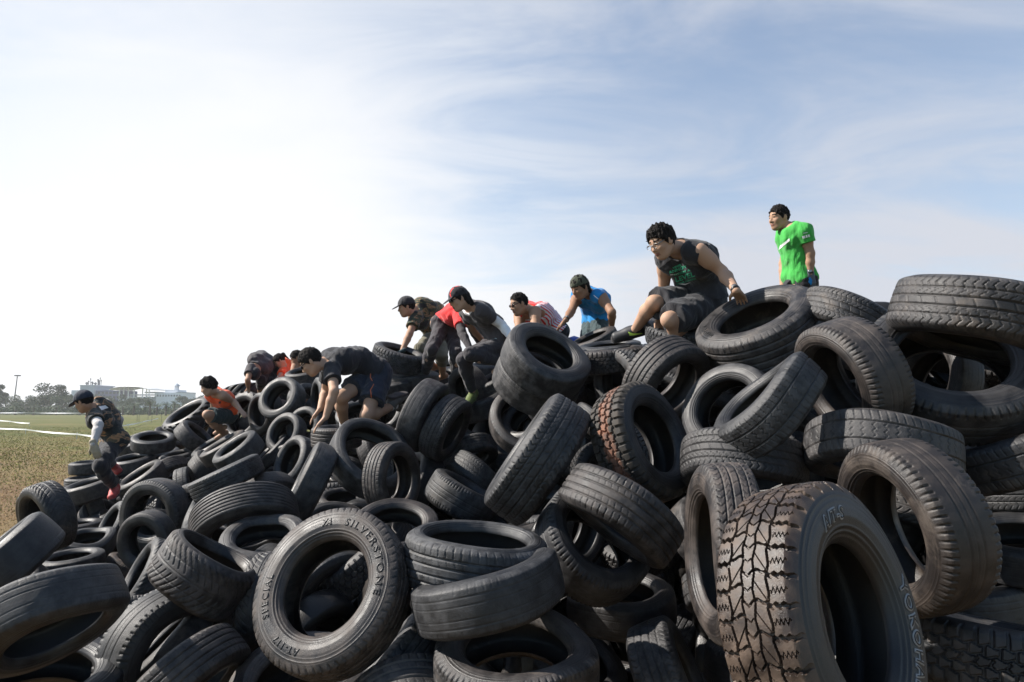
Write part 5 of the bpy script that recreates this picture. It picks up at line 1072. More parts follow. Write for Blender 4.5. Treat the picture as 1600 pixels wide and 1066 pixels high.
 (1, (-2.251, 8.404, 0.937), (-0.25, -0.319, -0.914), 0.283, 0.32, 'rib4'),
 (1, (-2.335, 5.419, 0.333), (0.175, -0.259, 0.95), 0.293, 0.39, 'block'),
 (1, (3.629, 3.754, 0.697), (-0.751, -0.083, -0.655), 0.282, 0.39, 'shoulder'),
 (1, (1.688, 5.092, 2.097), (0.091, -0.874, -0.478), 0.288, 0.38, 'slick'),
 (1, (4.949, 4.705, 0.871), (-0.482, 0.695, -0.533), 0.292, 0.39, 'block'),
 (1, (-3.553, 9.977, 1.053), (-0.963, 0.262, 0.06), 0.28, 0.4, 'sipe'),
 (1, (-1.471, 6.789, 0.814), (0.052, -0.996, -0.067), 0.319, 0.32, 'block'),
 (1, (3.475, 3.936, 0.524), (0.656, 0.356, -0.665), 0.325, 0.33, 'slick'),
 (1, (-2.914, 5.273, 0.305), (0.348, -0.427, 0.834), 0.288, 0.35, 'rib4'),
 (1, (-5.232, 10.265, 0.75), (0.432, -0.284, 0.856), 0.288, 0.35, 'rib2'),
 (1, (4.307, 4.701, 0.773), (0.986, 0.121, 0.116), 0.288, 0.39, 'block'),
 (1, (0.724, 6.746, 2.177), (0.537, -0.366, 0.76), 0.297, 0.37, 'block'),
 (1, (-0.414, 8.465, 1.992), (0.381, 0.889, -0.255), 0.328, 0.34, 'slick'),
 (1, (4.055, 4.508, 1.866), (0.849, -0.462, -0.258), 0.278, 0.38, 'sipe'),
 (1, (-3.238, 4.307, 0.36), (-0.957, -0.075, 0.279), 0.276, 0.36, 'block'),
 (1, (-5.796, 8.945, 0.275), (-0.152, 0.06, 0.987), 0.315, 0.4, 'rib4'),
 (1, (-5.367, 9.29, 0.374), (0.714, -0.358, -0.602), 0.298, 0.36, 'rib2'),
 (1, (-3.885, 10.528, 1.385), (0.216, -0.183, 0.959), 0.28, 0.36, 'rib4'),
 (1, (2.595, 3.9, 0.629), (-0.88, 0.213, 0.424), 0.287, 0.33, 'rib2'),
 (1, (0.235, 4.733, 0.778), (0.458, -0.328, -0.826), 0.283, 0.34, 'vee'),
 (1, (1.384, 4.16, 1.007), (0.935, -0.354, 0.024), 0.291, 0.37, 'vee'),
 (1, (4.263, 4.659, 0.718), (0.19, 0.518, 0.834), 0.29, 0.36, 'sipe'),
 (1, (2.407, 5.296, 1.239), (0.266, -0.154, -0.952), 0.275, 0.35, 'shoulder'),
 (1, (3.068, 4.816, 2.334), (-0.831, -0.539, -0.14), 0.291, 0.33, 'sipe'),
 (1, (2.926, 4.965, 1.925), (-0.812, 0.369, -0.452), 0.299, 0.33, 'shoulder'),
 (1, (-2.719, 6.368, 0.463), (0.018, 0.601, 0.799), 0.294, 0.35, 'rib2'),
 (1, (3.648, 4.422, 0.805), (-0.472, 0.879, -0.07), 0.273, 0.36, 'vee'),
 (1, (-3.44, 7.141, 0.251), (0.471, -0.2, -0.859), 0.287, 0.38, 'shoulder'),
 (1, (-5.306, 9.31, 0.275), (-0.013, -0.058, 0.998), 0.297, 0.38, 'sipe'),
 (1, (-0.709, 4.568, 0.783), (0.611, -0.791, 0.026), 0.27, 0.33, 'block'),
 (1, (1.366, 3.746, 1.106), (0.274, -0.847, 0.456), 0.298, 0.33, 'shoulder'),
 (1, (-4.537, 9.909, 0.675), (0.531, 0.255, -0.808), 0.296, 0.35, 'rib4'),
 (1, (-1.831, 5.069, 0.57), (-0.16, -0.453, -0.877), 0.318, 0.34, 'rib4'),
 (1, (-6.252, 9.757, 0.491), (-0.498, 0.863, -0.087), 0.283, 0.39, 'slick'),
 (1, (-2.589, 10.104, 2.035), (0.573, -0.589, -0.569), 0.284, 0.38, 'shoulder'),
 (1, (-3.769, 5.831, 0.278), (-0.364, 0.078, -0.928), 0.298, 0.36, 'shoulder'),
 (1, (1.434, 3.204, 1.127), (-0.097, 0.424, -0.901), 0.297, 0.39, 'slick'),
 (1, (4.842, 4.928, 1.45), (-0.327, -0.648, 0.688), 0.311, 0.37, 'vee'),
 (1, (1.774, 3.98, 1.095), (-0.682, 0.577, 0.449), 0.271, 0.33, 'sipe'),
 (1, (3.134, 3.771, 0.783), (0.324, 0.06, -0.944), 0.3, 0.32, 'sipe'),
 (1, (3.734, 4.68, 1.012), (-0.531, -0.68, 0.506), 0.287, 0.34, 'rib4'),
 (1, (-4.618, 6.368, 0.338), (0.12, 0.528, -0.841), 0.292, 0.37, 'block'),
 (1, (0.559, 6.8, 2.349), (-0.847, -0.125, -0.516), 0.282, 0.34, 'block'),
 (1, (2.446, 5.6, 1.35), (-0.894, -0.097, -0.438), 0.298, 0.38, 'shoulder'),
 (1, (-1.132, 8.176, 1.517), (-0.291, -0.889, -0.354), 0.315, 0.39, 'slick'),
 (1, (2.926, 4.469, 0.972), (-0.199, 0.186, -0.962), 0.295, 0.34, 'rib2'),
 (1, (5.36, 4.729, 1.523), (0.294, 0.577, 0.762), 0.293, 0.36, 'sipe'),
 (1, (4.614, 4.452, 0.739), (0.139, 0.204, 0.969), 0.3, 0.38, 'shoulder'),
 (1, (-0.678, 5.72, 0.771), (0.181, -0.346, 0.921), 0.307, 0.39, 'sipe'),
 (1, (-4.658, 8.855, 0.26), (-0.288, -0.453, 0.844), 0.27, 0.36, 'slick'),
 (1, (-0.852, 6.612, 0.787), (-0.318, 0.926, 0.202), 0.287, 0.35, 'rib4'),
 (1, (-5.77, 10.934, 0.946), (-0.996, 0.081, -0.034), 0.313, 0.39, 'rib2'),
 (1, (-3.828, 5.441, 0.426), (-0.615, 0.787, -0.053), 0.275, 0.36, 'shoulder'),
 (1, (-2.801, 9.81, 1.447), (0.21, 0.138, 0.968), 0.289, 0.38, 'rib4'),
 (1, (3.278, 4.618, 1.005), (0.696, 0.637, -0.333), 0.292, 0.36, 'sipe'),
 (1, (-2.815, 9.506, 1.173), (0.549, -0.375, 0.747), 0.323, 0.36, 'block'),
 (1, (1.243, 5.039, 1.204), (-0.615, -0.659, 0.433), 0.285, 0.37, 'shoulder'),
 (1, (0.407, 6.332, 1.185), (0.646, 0.292, -0.705), 0.303, 0.36, 'rib2'),
 (1, (-2.555, 5.727, 0.343), (0.148, 0.856, 0.495), 0.313, 0.35, 'vee'),
 (1, (5.106, 4.655, 0.827), (-0.724, 0.057, 0.688), 0.28, 0.4, 'block'),
 (1, (5.079, 4.711, 1.634), (-0.085, 0.615, -0.784), 0.27, 0.34, 'slick'),
 (1, (5.134, 4.899, 1.482), (-0.228, -0.394, -0.89), 0.296, 0.32, 'block'),
 (1, (5.373, 4.813, 0.795), (0.283, -0.166, -0.945), 0.282, 0.34, 'slick'),
 (1, (0.821, 6.439, 2.302), (0.365, 0.286, 0.886), 0.278, 0.37, 'slick'),
 (1, (-4.12, 8.718, 0.496), (-0.03, 0.987, -0.159), 0.274, 0.36, 'vee'),
 (1, (0.084, 7.838, 2.109), (-0.687, 0.307, -0.659), 0.299, 0.34, 'block'),
 (1, (4.423, 4.857, 1.326), (-0.515, -0.836, -0.188), 0.276, 0.37, 'block'),
 (1, (0.472, 7.086, 2.155), (1.0, 0.024, -0.019), 0.29, 0.32, 'vee'),
 (1, (1.392, 4.226, 0.758), (0.294, 0.591, 0.751), 0.303, 0.34, 'shoulder'),
 (1, (-1.851, 7.007, 0.787), (-0.989, -0.145, 0.024), 0.284, 0.35, 'sipe'),
 (1, (4.592, 4.844, 1.163), (-0.71, -0.704, -0.018), 0.287, 0.35, 'shoulder'),
 (1, (4.039, 4.541, 2.1), (-0.892, 0.282, -0.354), 0.28, 0.33, 'sipe'),
 (1, (0.68, 5.245, 0.347), (-0.4, 0.899, 0.176), 0.295, 0.37, 'rib4'),
 (1, (2.551, 4.463, 0.823), (0.403, -0.146, 0.903), 0.293, 0.34, 'sipe'),
 (1, (4.19, 4.889, 1.187), (-0.094, 0.963, 0.251), 0.283, 0.35, 'rib2'),
 (1, (-5.153, 9.247, 0.367), (0.0, -0.475, 0.88), 0.302, 0.37, 'slick'),
 (1, (-6.297, 9.448, 0.511), (-0.289, 0.348, -0.892), 0.286, 0.4, 'vee'),
 (1, (-1.166, 8.963, 1.901), (0.207, -0.303, 0.93), 0.281, 0.32, 'sipe'),
 (1, (-5.323, 9.263, 0.403), (0.29, 0.178, -0.94), 0.275, 0.39, 'slick'),
 (1, (-4.33, 10.474, 0.987), (0.171, -0.892, 0.418), 0.289, 0.32, 'vee'),
 (1, (-3.272, 5.868, 0.223), (-0.106, -0.157, 0.982), 0.29, 0.37, 'slick'),
 (1, (4.103, 4.329, 1.958), (0.028, -0.503, 0.864), 0.295, 0.37, 'vee'),
 (1, (0.214, 7.632, 2.176), (-0.213, -0.28, 0.936), 0.308, 0.33, 'sipe'),
 (1, (2.722, 5.059, 2.56), (-0.279, -0.44, -0.854), 0.28, 0.38, 'block'),
 (1, (-5.96, 10.219, 0.606), (-0.913, 0.257, -0.316), 0.275, 0.34, 'vee'),
 (1, (-2.937, 6.693, 0.4), (0.888, 0.119, -0.444), 0.297, 0.36, 'block'),
 (1, (-2.8, 5.738, 0.312), (0.872, 0.379, -0.31), 0.283, 0.37, 'shoulder'),
 (1, (3.737, 3.787, 0.399), (0.4, 0.74, -0.54), 0.312, 0.39, 'slick'),
 (1, (1.874, 4.803, 1.112), (0.357, 0.797, 0.488), 0.314, 0.32, 'slick'),
 (1, (-3.26, 10.209, 1.321), (0.564, 0.816, -0.125), 0.276, 0.35, 'shoulder'),
 (1, (-1.446, 9.299, 2.157), (-0.495, 0.075, 0.866), 0.276, 0.36, 'vee'),
 (1, (-1.243, 4.454, 0.588), (-0.741, 0.492, 0.457), 0.291, 0.33, 'block'),
 (1, (-0.708, 4.465, 0.711), (-0.598, -0.646, 0.475), 0.299, 0.35, 'block'),
 (1, (0.325, 6.814, 1.308), (-0.092, 0.921, 0.379), 0.305, 0.38, 'rib2'),
 (1, (2.633, 3.973, 0.466), (0.635, -0.139, 0.759), 0.298, 0.34, 'block'),
 (1, (0.468, 6.347, 1.14), (0.557, 0.204, 0.805), 0.289, 0.32, 'slick'),
 (1, (4.79, 4.785, 0.699), (0.373, 0.396, -0.839), 0.295, 0.32, 'shoulder'),
 (1, (3.371, 4.137, 0.812), (-0.858, -0.269, 0.438), 0.301, 0.39, 'rib2'),
 (1, (-2.407, 9.789, 1.931), (0.034, -0.182, 0.983), 0.298, 0.35, 'vee'),
 (1, (-3.13, 4.629, 0.353), (-0.124, 0.334, -0.934), 0.302, 0.38, 'shoulder'),
 (1, (-0.017, 7.792, 1.955), (-0.246, -0.496, 0.833), 0.285, 0.34, 'slick'),
 (1, (-2.308, 8.284, 0.859), (0.514, -0.772, -0.374), 0.276, 0.38, 'shoulder'),
 (1, (-0.246, 3.939, 0.602), (0.347, -0.534, 0.771), 0.295, 0.4, 'block'),
 (1, (3.536, 4.834, 0.998), (0.766, 0.114, -0.633), 0.27, 0.36, 'rib2'),
 (1, (-0.707, 4.656, 0.782), (0.174, -0.843, 0.509), 0.308, 0.35, 'shoulder'),
 (1, (4.418, 4.878, 1.071), (-0.721, 0.252, 0.645), 0.277, 0.36, 'shoulder'),
 (1, (4.017, 4.597, 1.059), (0.793, 0.588, 0.16), 0.285, 0.35, 'vee'),
 (1, (-2.897, 9.406, 1.046), (-0.316, -0.466, 0.826), 0.302, 0.39, 'block'),
 (1, (4.726, 4.815, 1.02), (-0.296, -0.171, 0.94), 0.329, 0.37, 'vee'),
 (1, (3.814, 4.965, 1.375), (-0.927, 0.369, 0.07), 0.308, 0.39, 'slick'),
 (1, (0.78, 6.631, 2.286), (-0.115, 0.29, 0.95), 0.274, 0.36, 'block'),
 (1, (-0.078, 4.22, 0.955), (0.934, 0.242, 0.263), 0.285, 0.38, 'rib2'),
 (1, (-6.426, 9.282, 0.612), (0.647, 0.745, 0.16), 0.271, 0.37, 'sipe'),
 (1, (-4.131, 10.483, 1.058), (0.978, 0.109, -0.177), 0.312, 0.33, 'rib2'),
 (1, (-2.427, 9.585, 1.684), (-0.438, -0.682, 0.585), 0.289, 0.36, 'shoulder'),
 (1, (3.707, 4.443, 1.865), (0.656, -0.575, 0.489), 0.313, 0.38, 'rib2'),
 (1, (-0.998, 5.512, 0.774), (-0.483, 0.377, -0.79), 0.312, 0.38, 'vee'),
 (1, (-4.694, 9.003, 0.387), (0.153, -0.777, -0.61), 0.308, 0.38, 'sipe'),
 (1, (1.436, 5.18, 0.494), (-0.553, 0.774, 0.308), 0.291, 0.37, 'sipe'),
 (1, (-5.68, 11.344, 1.148), (0.357, -0.6, -0.716), 0.304, 0.32, 'shoulder'),
 (1, (-0.388, 7.267, 0.934), (-0.629, -0.183, 0.755), 0.279, 0.37, 'rib4'),
 (1, (2.555, 5.233, 1.488), (0.684, 0.533, 0.498), 0.306, 0.34, 'block'),
 (1, (-0.675, 4.699, 0.791), (0.053, -0.034, 0.998), 0.297, 0.36, 'slick'),
 (1, (-1.129, 6.85, 0.878), (-0.755, 0.597, 0.271), 0.29, 0.39, 'rib2'),
 (1, (4.973, 4.951, 1.429), (-0.063, -0.852, 0.519), 0.3, 0.37, 'shoulder'),
 (1, (2.689, 5.305, 1.96), (0.548, 0.824, 0.147), 0.276, 0.37, 'vee'),
 (1, (-1.916, 8.883, 1.431), (-0.108, -0.316, -0.942), 0.284, 0.34, 'rib2'),
 (1, (-4.898, 11.021, 1.334), (0.082, -0.221, -0.972), 0.3, 0.36, 'vee'),
 (1, (-5.564, 10.082, 0.626), (-0.999, -0.034, 0.01), 0.279, 0.34, 'shoulder'),
 (1, (3.309, 5.053, 1.927), (0.493, -0.035, 0.869), 0.292, 0.34, 'block'),
 (1, (-0.699, 7.722, 1.441), (0.26, -0.547, -0.796), 0.322, 0.39, 'slick'),
 (1, (-0.772, 7.147, 0.951), (0.281, 0.564, 0.776), 0.315, 0.34, 'slick'),
 (1, (-3.118, 10.183, 1.342), (-0.201, -0.288, -0.936), 0.304, 0.39, 'rib2'),
 (1, (-2.164, 7.883, 0.812), (0.062, 0.458, -0.887), 0.303, 0.34, 'shoulder'),
 (1, (0.493, 6.881, 1.314), (0.465, -0.689, 0.556), 0.278, 0.38, 'slick'),
 (1, (1.861, 5.065, 1.697), (0.017, 0.247, 0.969), 0.304, 0.39, 'rib2'),
 (1, (-3.808, 10.0, 0.993), (-0.552, 0.035, -0.833), 0.31, 0.35, 'sipe'),
 (1, (0.863, 6.555, 1.652), (-0.511, 0.799, -0.316), 0.283, 0.35, 'slick'),
 (1, (-0.331, 5.267, 0.86), (0.796, 0.52, -0.311), 0.298, 0.37, 'vee'),
 (1, (-0.072, 7.044, 0.934), (0.297, -0.256, 0.92), 0.287, 0.36, 'rib2'),
 (1, (1.939, 5.224, 1.825), (0.503, -0.669, -0.548), 0.279, 0.33, 'slick'),
 (1, (1.497, 5.376, 1.989), (0.346, 0.401, -0.849), 0.279, 0.32, 'sipe'),
 (1, (-1.464, 6.354, 0.783), (0.763, -0.309, 0.568), 0.311, 0.39, 'sipe'),
 (1, (-2.781, 7.271, 0.578), (0.125, -0.991, 0.057), 0.271, 0.33, 'rib2'),
 (1, (1.423, 3.647, 0.581), (0.733, -0.627, -0.263), 0.293, 0.35, 'vee'),
 (1, (1.422, 4.654, 0.505), (0.517, 0.636, 0.573), 0.283, 0.38, 'rib2'),
 (1, (-3.102, 4.693, 0.452), (-0.672, 0.523, 0.524), 0.305, 0.39, 'rib4'),
 (1, (4.254, 4.025, 0.715), (0.549, 0.321, 0.772), 0.271, 0.34, 'rib4'),
 (1, (5.086, 4.824, 1.161), (0.465, 0.692, 0.553), 0.286, 0.37, 'rib2'),
 (2, (2.197, 6.1, 2.379), (-0.146, -0.926, -0.349), 0.275, 0.33, 'shoulder'),
 (2, (-5.674, 10.399, 0.403), (-0.256, 0.392, -0.884), 0.282, 0.36, 'rib2'),
 (2, (4.353, 4.416, 0.389), (-0.722, 0.14, 0.677), 0.296, 0.38, 'block'),
 (2, (-1.384, 5.463, 0.539), (-0.222, -0.97, -0.102), 0.287, 0.38, 'sipe'),
 (2, (5.616, 5.331, 1.404), (-0.957, -0.221, -0.189), 0.281, 0.39, 'rib4'),
 (2, (5.404, 4.959, 0.46), (0.891, 0.27, -0.365), 0.309, 0.38, 'rib2'),
 (2, (4.048, 5.046, 2.158), (0.12, 0.508, -0.853), 0.285, 0.34, 'shoulder'),
 (2, (-0.223, 4.738, 0.43), (-0.858, -0.505, 0.094), 0.293, 0.34, 'rib4'),
 (2, (2.622, 5.909, 1.269), (0.35, 0.855, 0.383), 0.3, 0.38, 'rib4'),
 (2, (-1.79, 6.81, 0.684), (-0.09, 0.472, -0.877), 0.296, 0.38, 'rib4'),
 (2, (-0.442, 4.658, 0.336), (0.088, -0.444, -0.892), 0.314, 0.33, 'rib4'),
 (2, (-0.255, 7.869, 1.026), (0.405, 0.891, -0.204), 0.297, 0.32, 'shoulder'),
 (2, (-0.111, 8.026, 1.511), (-0.815, -0.578, 0.038), 0.306, 0.34, 'sipe'),
 (2, (5.156, 5.059, 0.652), (0.177, 0.979, 0.102), 0.293, 0.38, 'slick'),
 (2, (-4.864, 11.589, 1.205), (-0.759, -0.563, 0.327), 0.322, 0.35, 'block'),
 (2, (2.495, 6.072, 1.302), (-0.262, 0.778, -0.571), 0.282, 0.38, 'rib4'),
 (2, (1.738, 5.486, 1.864), (-0.914, 0.393, -0.103), 0.273, 0.35, 'slick'),
 (2, (1.214, 6.28, 1.941), (-0.801, 0.594, -0.076), 0.285, 0.37, 'vee'),
 (2, (-4.318, 10.882, 0.895), (0.643, 0.764, 0.061), 0.279, 0.38, 'shoulder'),
 (2, (2.608, 5.785, 2.35), (-0.476, 0.249, -0.844), 0.325, 0.36, 'rib2'),
 (2, (-1.478, 8.223, 1.098), (-0.036, -0.879, 0.475), 0.29, 0.38, 'vee'),
 (2, (3.973, 5.115, 2.256), (0.413, 0.025, 0.911), 0.272, 0.35, 'block'),
 (2, (0.181, 7.595, 1.4), (-0.545, -0.557, -0.627), 0.297, 0.36, 'rib4'),
 (2, (0.696, 5.747, 0.538), (0.005, 1.0, -0.022), 0.326, 0.38, 'block'),
 (2, (4.611, 5.001, 0.564), (-0.671, 0.682, 0.292), 0.305, 0.38, 'rib2'),
 (2, (1.173, 7.036, 2.479), (0.539, 0.039, 0.841), 0.272, 0.33, 'rib4'),
 (2, (3.777, 5.003, 2.262), (-0.828, 0.054, -0.558), 0.279, 0.34, 'rib4'),
 (2, (-5.867, 11.361, 0.828), (0.295, -0.59, -0.752), 0.289, 0.33, 'vee'),
 (2, (1.22, 6.29, 1.91), (0.134, -0.289, -0.948), 0.306, 0.35, 'slick'),
 (2, (4.834, 5.054, 1.761), (-0.242, -0.676, 0.696), 0.294, 0.34, 'rib4'),
 (2, (-2.733, 8.228, 0.652), (-0.304, -0.925, -0.227), 0.276, 0.38, 'rib2'),
 (2, (2.289, 5.515, 1.913), (-0.863, 0.029, -0.504), 0.327, 0.34, 'vee'),
 (2, (-6.475, 9.833, 0.34), (0.164, 0.529, 0.833), 0.313, 0.35, 'rib2'),
 (2, (4.811, 4.468, 0.319), (-0.565, -0.233, 0.791), 0.272, 0.32, 'shoulder'),
 (2, (-1.619, 5.439, 0.486), (0.264, -0.917, 0.299), 0.283, 0.34, 'slick'),
 (2, (1.468, 4.242, 0.699), (-0.127, 0.679, 0.723), 0.293, 0.39, 'shoulder'),
 (2, (0.903, 7.034, 1.953), (-0.826, 0.499, -0.261), 0.306, 0.39, 'vee'),
 (2, (3.133, 5.756, 2.008), (0.705, -0.681, 0.198), 0.299, 0.39, 'sipe'),
 (2, (-5.217, 11.676, 1.191), (0.298, 0.053, -0.953), 0.302, 0.37, 'rib2'),
 (2, (4.165, 4.994, 2.321), (0.022, -0.486, 0.874), 0.319, 0.35, 'slick'),
 (2, (-2.666, 10.309, 1.895), (0.518, 0.178, 0.837), 0.283, 0.36, 'block'),
 (2, (-1.255, 6.771, 0.713), (-0.937, -0.19, -0.295), 0.328, 0.37, 'sipe'),
 (2, (0.667, 5.841, 0.409), (-0.249, 0.455, -0.855), 0.311, 0.33, 'vee'),
 (2, (5.107, 5.153, 0.719), (0.509, -0.677, 0.532), 0.292, 0.33, 'sipe'),
 (2, (3.972, 4.223, 0.425), (0.765, 0.365, -0.531), 0.305, 0.36, 'shoulder'),
 (2, (-1.81, 5.529, 0.384), (0.187, -0.621, -0.761), 0.302, 0.33, 'sipe'),
 (2, (-6.276, 11.457, 0.903), (-0.872, 0.127, -0.474), 0.321, 0.34, 'slick'),
 (2, (0.011, 8.347, 1.925), (-0.063, 0.068, -0.996), 0.31, 0.35, 'rib4'),
 (2, (2.561, 5.771, 2.072), (0.079, 0.768, -0.635), 0.309, 0.39, 'shoulder'),
 (2, (1.182, 6.593, 1.824), (-0.413, 0.911, 0.003), 0.286, 0.32, 'shoulder'),
 (2, (-2.987, 7.403, 0.461), (-0.365, -0.414, -0.834), 0.31, 0.4, 'vee'),
 (2, (3.984, 5.103, 2.095), (0.362, 0.195, -0.912), 0.307, 0.34, 'block'),
 (2, (2.44, 4.545, 0.735), (0.286, -0.256, -0.924), 0.314, 0.39, 'sipe'),
 (2, (0.452, 5.476, 0.374), (-0.056, -0.742, -0.668), 0.307, 0.33, 'slick'),
 (2, (-2.279, 5.821, 0.297), (0.144, 0.953, -0.267), 0.276, 0.35, 'shoulder'),
 (2, (1.641, 5.638, 1.867), (-0.127, -0.5, 0.857), 0.274, 0.32, 'rib2'),
 (2, (5.694, 5.346, 1.431), (0.875, 0.195, -0.443), 0.317, 0.38, 'slick'),
 (2, (5.666, 5.218, 0.733), (0.212, -0.916, -0.34), 0.282, 0.39, 'rib2'),
 (2, (3.099, 5.469, 2.119), (0.556, -0.787, -0.267), 0.288, 0.32, 'vee'),
 (2, (-0.099, 8.075, 1.583), (-0.096, 0.995, -0.007), 0.278, 0.38, 'sipe'),
 (2, (2.94, 5.532, 1.23), (0.03, -0.08, 0.996), 0.272, 0.38, 'block'),
 (2, (1.576, 4.915, 0.915), (-0.419, -0.895, -0.152), 0.276, 0.36, 'vee'),
 (2, (1.457, 4.933, 0.902), (0.03, 0.921, 0.387), 0.296, 0.36, 'shoulder'),
 (2, (3.689, 4.914, 1.752), (-0.028, 0.998, 0.064), 0.32, 0.38, 'rib4'),
 (2, (-3.77, 5.314, 0.356), (-0.311, -0.201, 0.929), 0.31, 0.38, 'slick'),
 (2, (3.978, 5.292, 1.261), (-0.741, -0.072, -0.667), 0.31, 0.39, 'rib2'),
 (2, (4.761, 5.404, 1.12), (-0.198, -0.243, 0.95), 0.283, 0.35, 'block'),
 (2, (-1.514, 7.382, 0.714), (-0.621, 0.782, 0.057), 0.328, 0.38, 'slick'),
 (2, (5.683, 5.078, 0.469), (0.072, -0.996, 0.057), 0.294, 0.34, 'shoulder'),
 (2, (2.08, 4.026, 0.403), (-0.071, 0.362, -0.929), 0.311, 0.38, 'vee'),
 (2, (0.986, 5.862, 0.665), (0.786, -0.536, 0.309), 0.319, 0.35, 'slick'),
 (2, (0.731, 7.378, 2.191), (0.551, -0.832, -0.054), 0.303, 0.34, 'block'),
 (2, (3.499, 4.999, 2.548), (-0.455, 0.89, -0.006), 0.273, 0.34, 'shoulder'),
 (2, (1.169, 6.412, 1.58), (0.797, 0.415, 0.439), 0.282, 0.33, 'vee'),
 (2, (2.656, 5.799, 1.512), (0.464, -0.492, -0.736), 0.318, 0.35, 'shoulder'),
 (2, (1.246, 6.134, 0.53), (0.978, 0.166, -0.128), 0.28, 0.34, 'sipe'),
 (2, (-1.0, 8.96, 1.712), (-0.981, -0.165, 0.104), 0.321, 0.35, 'vee'),
 (2, (-0.089, 4.795, 0.481), (0.161, -0.758, 0.632), 0.309, 0.34, 'rib2'),
 (2, (-5.848, 9.394, 0.189), (0.225, 0.068, -0.972), 0.277, 0.4, 'slick'),
 (2, (-0.177, 8.17, 1.739), (0.037, -0.997, 0.072), 0.3, 0.38, 'shoulder'),
 (2, (-2.323, 9.173, 1.069), (0.523, 0.837, 0.159), 0.287, 0.39, 'sipe'),
 (2, (-4.205, 10.131, 0.646), (-0.681, -0.506, -0.529), 0.274, 0.4, 'rib2'),
 (2, (-1.325, 7.38, 0.838), (0.266, -0.235, -0.935), 0.317, 0.34, 'slick'),
 (2, (3.705, 5.065, 0.679), (0.511, -0.615, -0.601), 0.303, 0.35, 'block'),
 (2, (4.705, 4.951, 1.746), (0.644, 0.317, 0.696), 0.281, 0.34, 'rib2'),
 (2, (3.412, 5.628, 2.008), (-0.023, 0.616, -0.788), 0.292, 0.38, 'sipe'),
 (2, (-3.273, 8.632, 0.596), (-0.878, -0.264, -0.399), 0.283, 0.34, 'vee'),
 (2, (-0.685, 6.819, 0.725), (0.128, 0.545, 0.829), 0.307, 0.36, 'shoulder'),
 (2, (3.662, 5.214, 1.264), (-0.531, 0.451, 0.718), 0.322, 0.39, 'sipe'),
 (2, (2.249, 5.784, 1.529), (-0.908, -0.273, 0.318), 0.277, 0.32, 'rib2'),
 (2, (1.535, 5.613, 0.658), (0.172, -0.095, -0.981), 0.302, 0.39, 'rib4'),
 (2, (4.094, 4.999, 1.906), (-0.183, -0.638, -0.748), 0.318, 0.32, 'shoulder'),
 (2, (3.823, 4.96, 2.423), (-0.907, 0.37, -0.202), 0.284, 0.33, 'vee'),
 (2, (0.19, 8.031, 1.953), (-0.937, -0.275, -0.217), 0.305, 0.36, 'block'),
 (2, (0.065, 5.537, 0.791), (-0.765, 0.643, -0.011), 0.321, 0.33, 'slick'),
 (2, (2.962, 5.607, 1.512), (0.628, -0.256, -0.735), 0.309, 0.38, 'vee'),
 (2, (0.007, 8.484, 2.206), (-0.21, 0.54, -0.815), 0.291, 0.38, 'rib4'),
 (2, (1.801, 5.643, 1.546), (0.895, 0.143, 0.423), 0.304, 0.37, 'block'),
 (2, (-3.632, 9.901, 0.747), (-0.866, 0.5, -0.017), 0.307, 0.34, 'rib2'),
 (2, (-2.076, 5.685, 0.311), (0.02, -0.358, 0.934), 0.278, 0.4, 'vee'),
 (2, (4.336, 5.122, 1.737), (-0.057, -0.034, 0.998), 0.291, 0.35, 'shoulder'),
 (2, (-5.424, 10.679, 0.54), (-0.671, -0.6, -0.436), 0.295, 0.35, 'shoulder'),
 (2, (3.601, 5.141, 1.033), (-0.12, -0.731, 0.671), 0.301, 0.32, 'rib4'),
 (2, (4.07, 5.179, 0.831), (0.224, 0.957, -0.185), 0.276, 0.34, 'shoulder'),
 (2, (2.74, 5.463, 1.079), (-0.209, 0.073, 0.975), 0.292, 0.38, 'vee'),
 (2, (1.396, 6.744, 2.329), (0.096, 0.028, -0.995), 0.305, 0.39, 'shoulder'),
 (2, (4.971, 5.221, 0.707), (-0.852, 0.079, -0.517), 0.295, 0.37, 'sipe'),
 (2, (-1.558, 9.323, 1.554), (-0.072, 0.888, -0.454), 0.279, 0.37, 'sipe'),
 (2, (-1.04, 7.94, 0.95), (-0.853, 0.109, 0.51), 0.295, 0.34, 'rib4'),
 (2, (5.365, 5.356, 0.935), (0.601, -0.38, 0.703), 0.275, 0.4, 'rib2'),
 (2, (-5.568, 9.645, 0.214), (-0.052, -0.14, -0.989), 0.319, 0.34, 'block'),
 (2, (-1.248, 7.558, 0.864), (-0.482, 0.824, -0.298), 0.271, 0.35, 'rib2'),
 (2, (0.427, 5.43, 0.439), (-0.828, 0.522, 0.205), 0.329, 0.36, 'sipe'),
 (2, (3.515, 5.113, 2.359), (0.909, 0.406, 0.091), 0.277, 0.39, 'shoulder'),
 (2, (3.845, 5.152, 2.261), (0.985, -0.108, 0.136), 0.285, 0.33, 'shoulder'),
 (2, (5.29, 5.187, 1.48), (0.031, -0.195, 0.98), 0.319, 0.37, 'rib4'),
 (2, (-0.518, 8.853, 1.882), (-0.006, 0.996, 0.092), 0.296, 0.34, 'shoulder'),
 (2, (2.045, 6.035, 1.292), (-0.657, 0.132, -0.742), 0.304, 0.37, 'rib4'),
 (2, (-4.43, 9.924, 0.597), (-0.082, -0.553, 0.829), 0.29, 0.37, 'shoulder'),
 (2, (1.872, 5.456, 2.067), (-0.446, -0.531, 0.72), 0.312, 0.37, 'block'),
 (2, (4.405, 5.193, 1.62), (0.512, -0.631, -0.583), 0.291, 0.36, 'sipe'),
 (2, (2.486, 5.726, 0.983), (0.844, -0.536, 0.025), 0.272, 0.39, 'shoulder'),
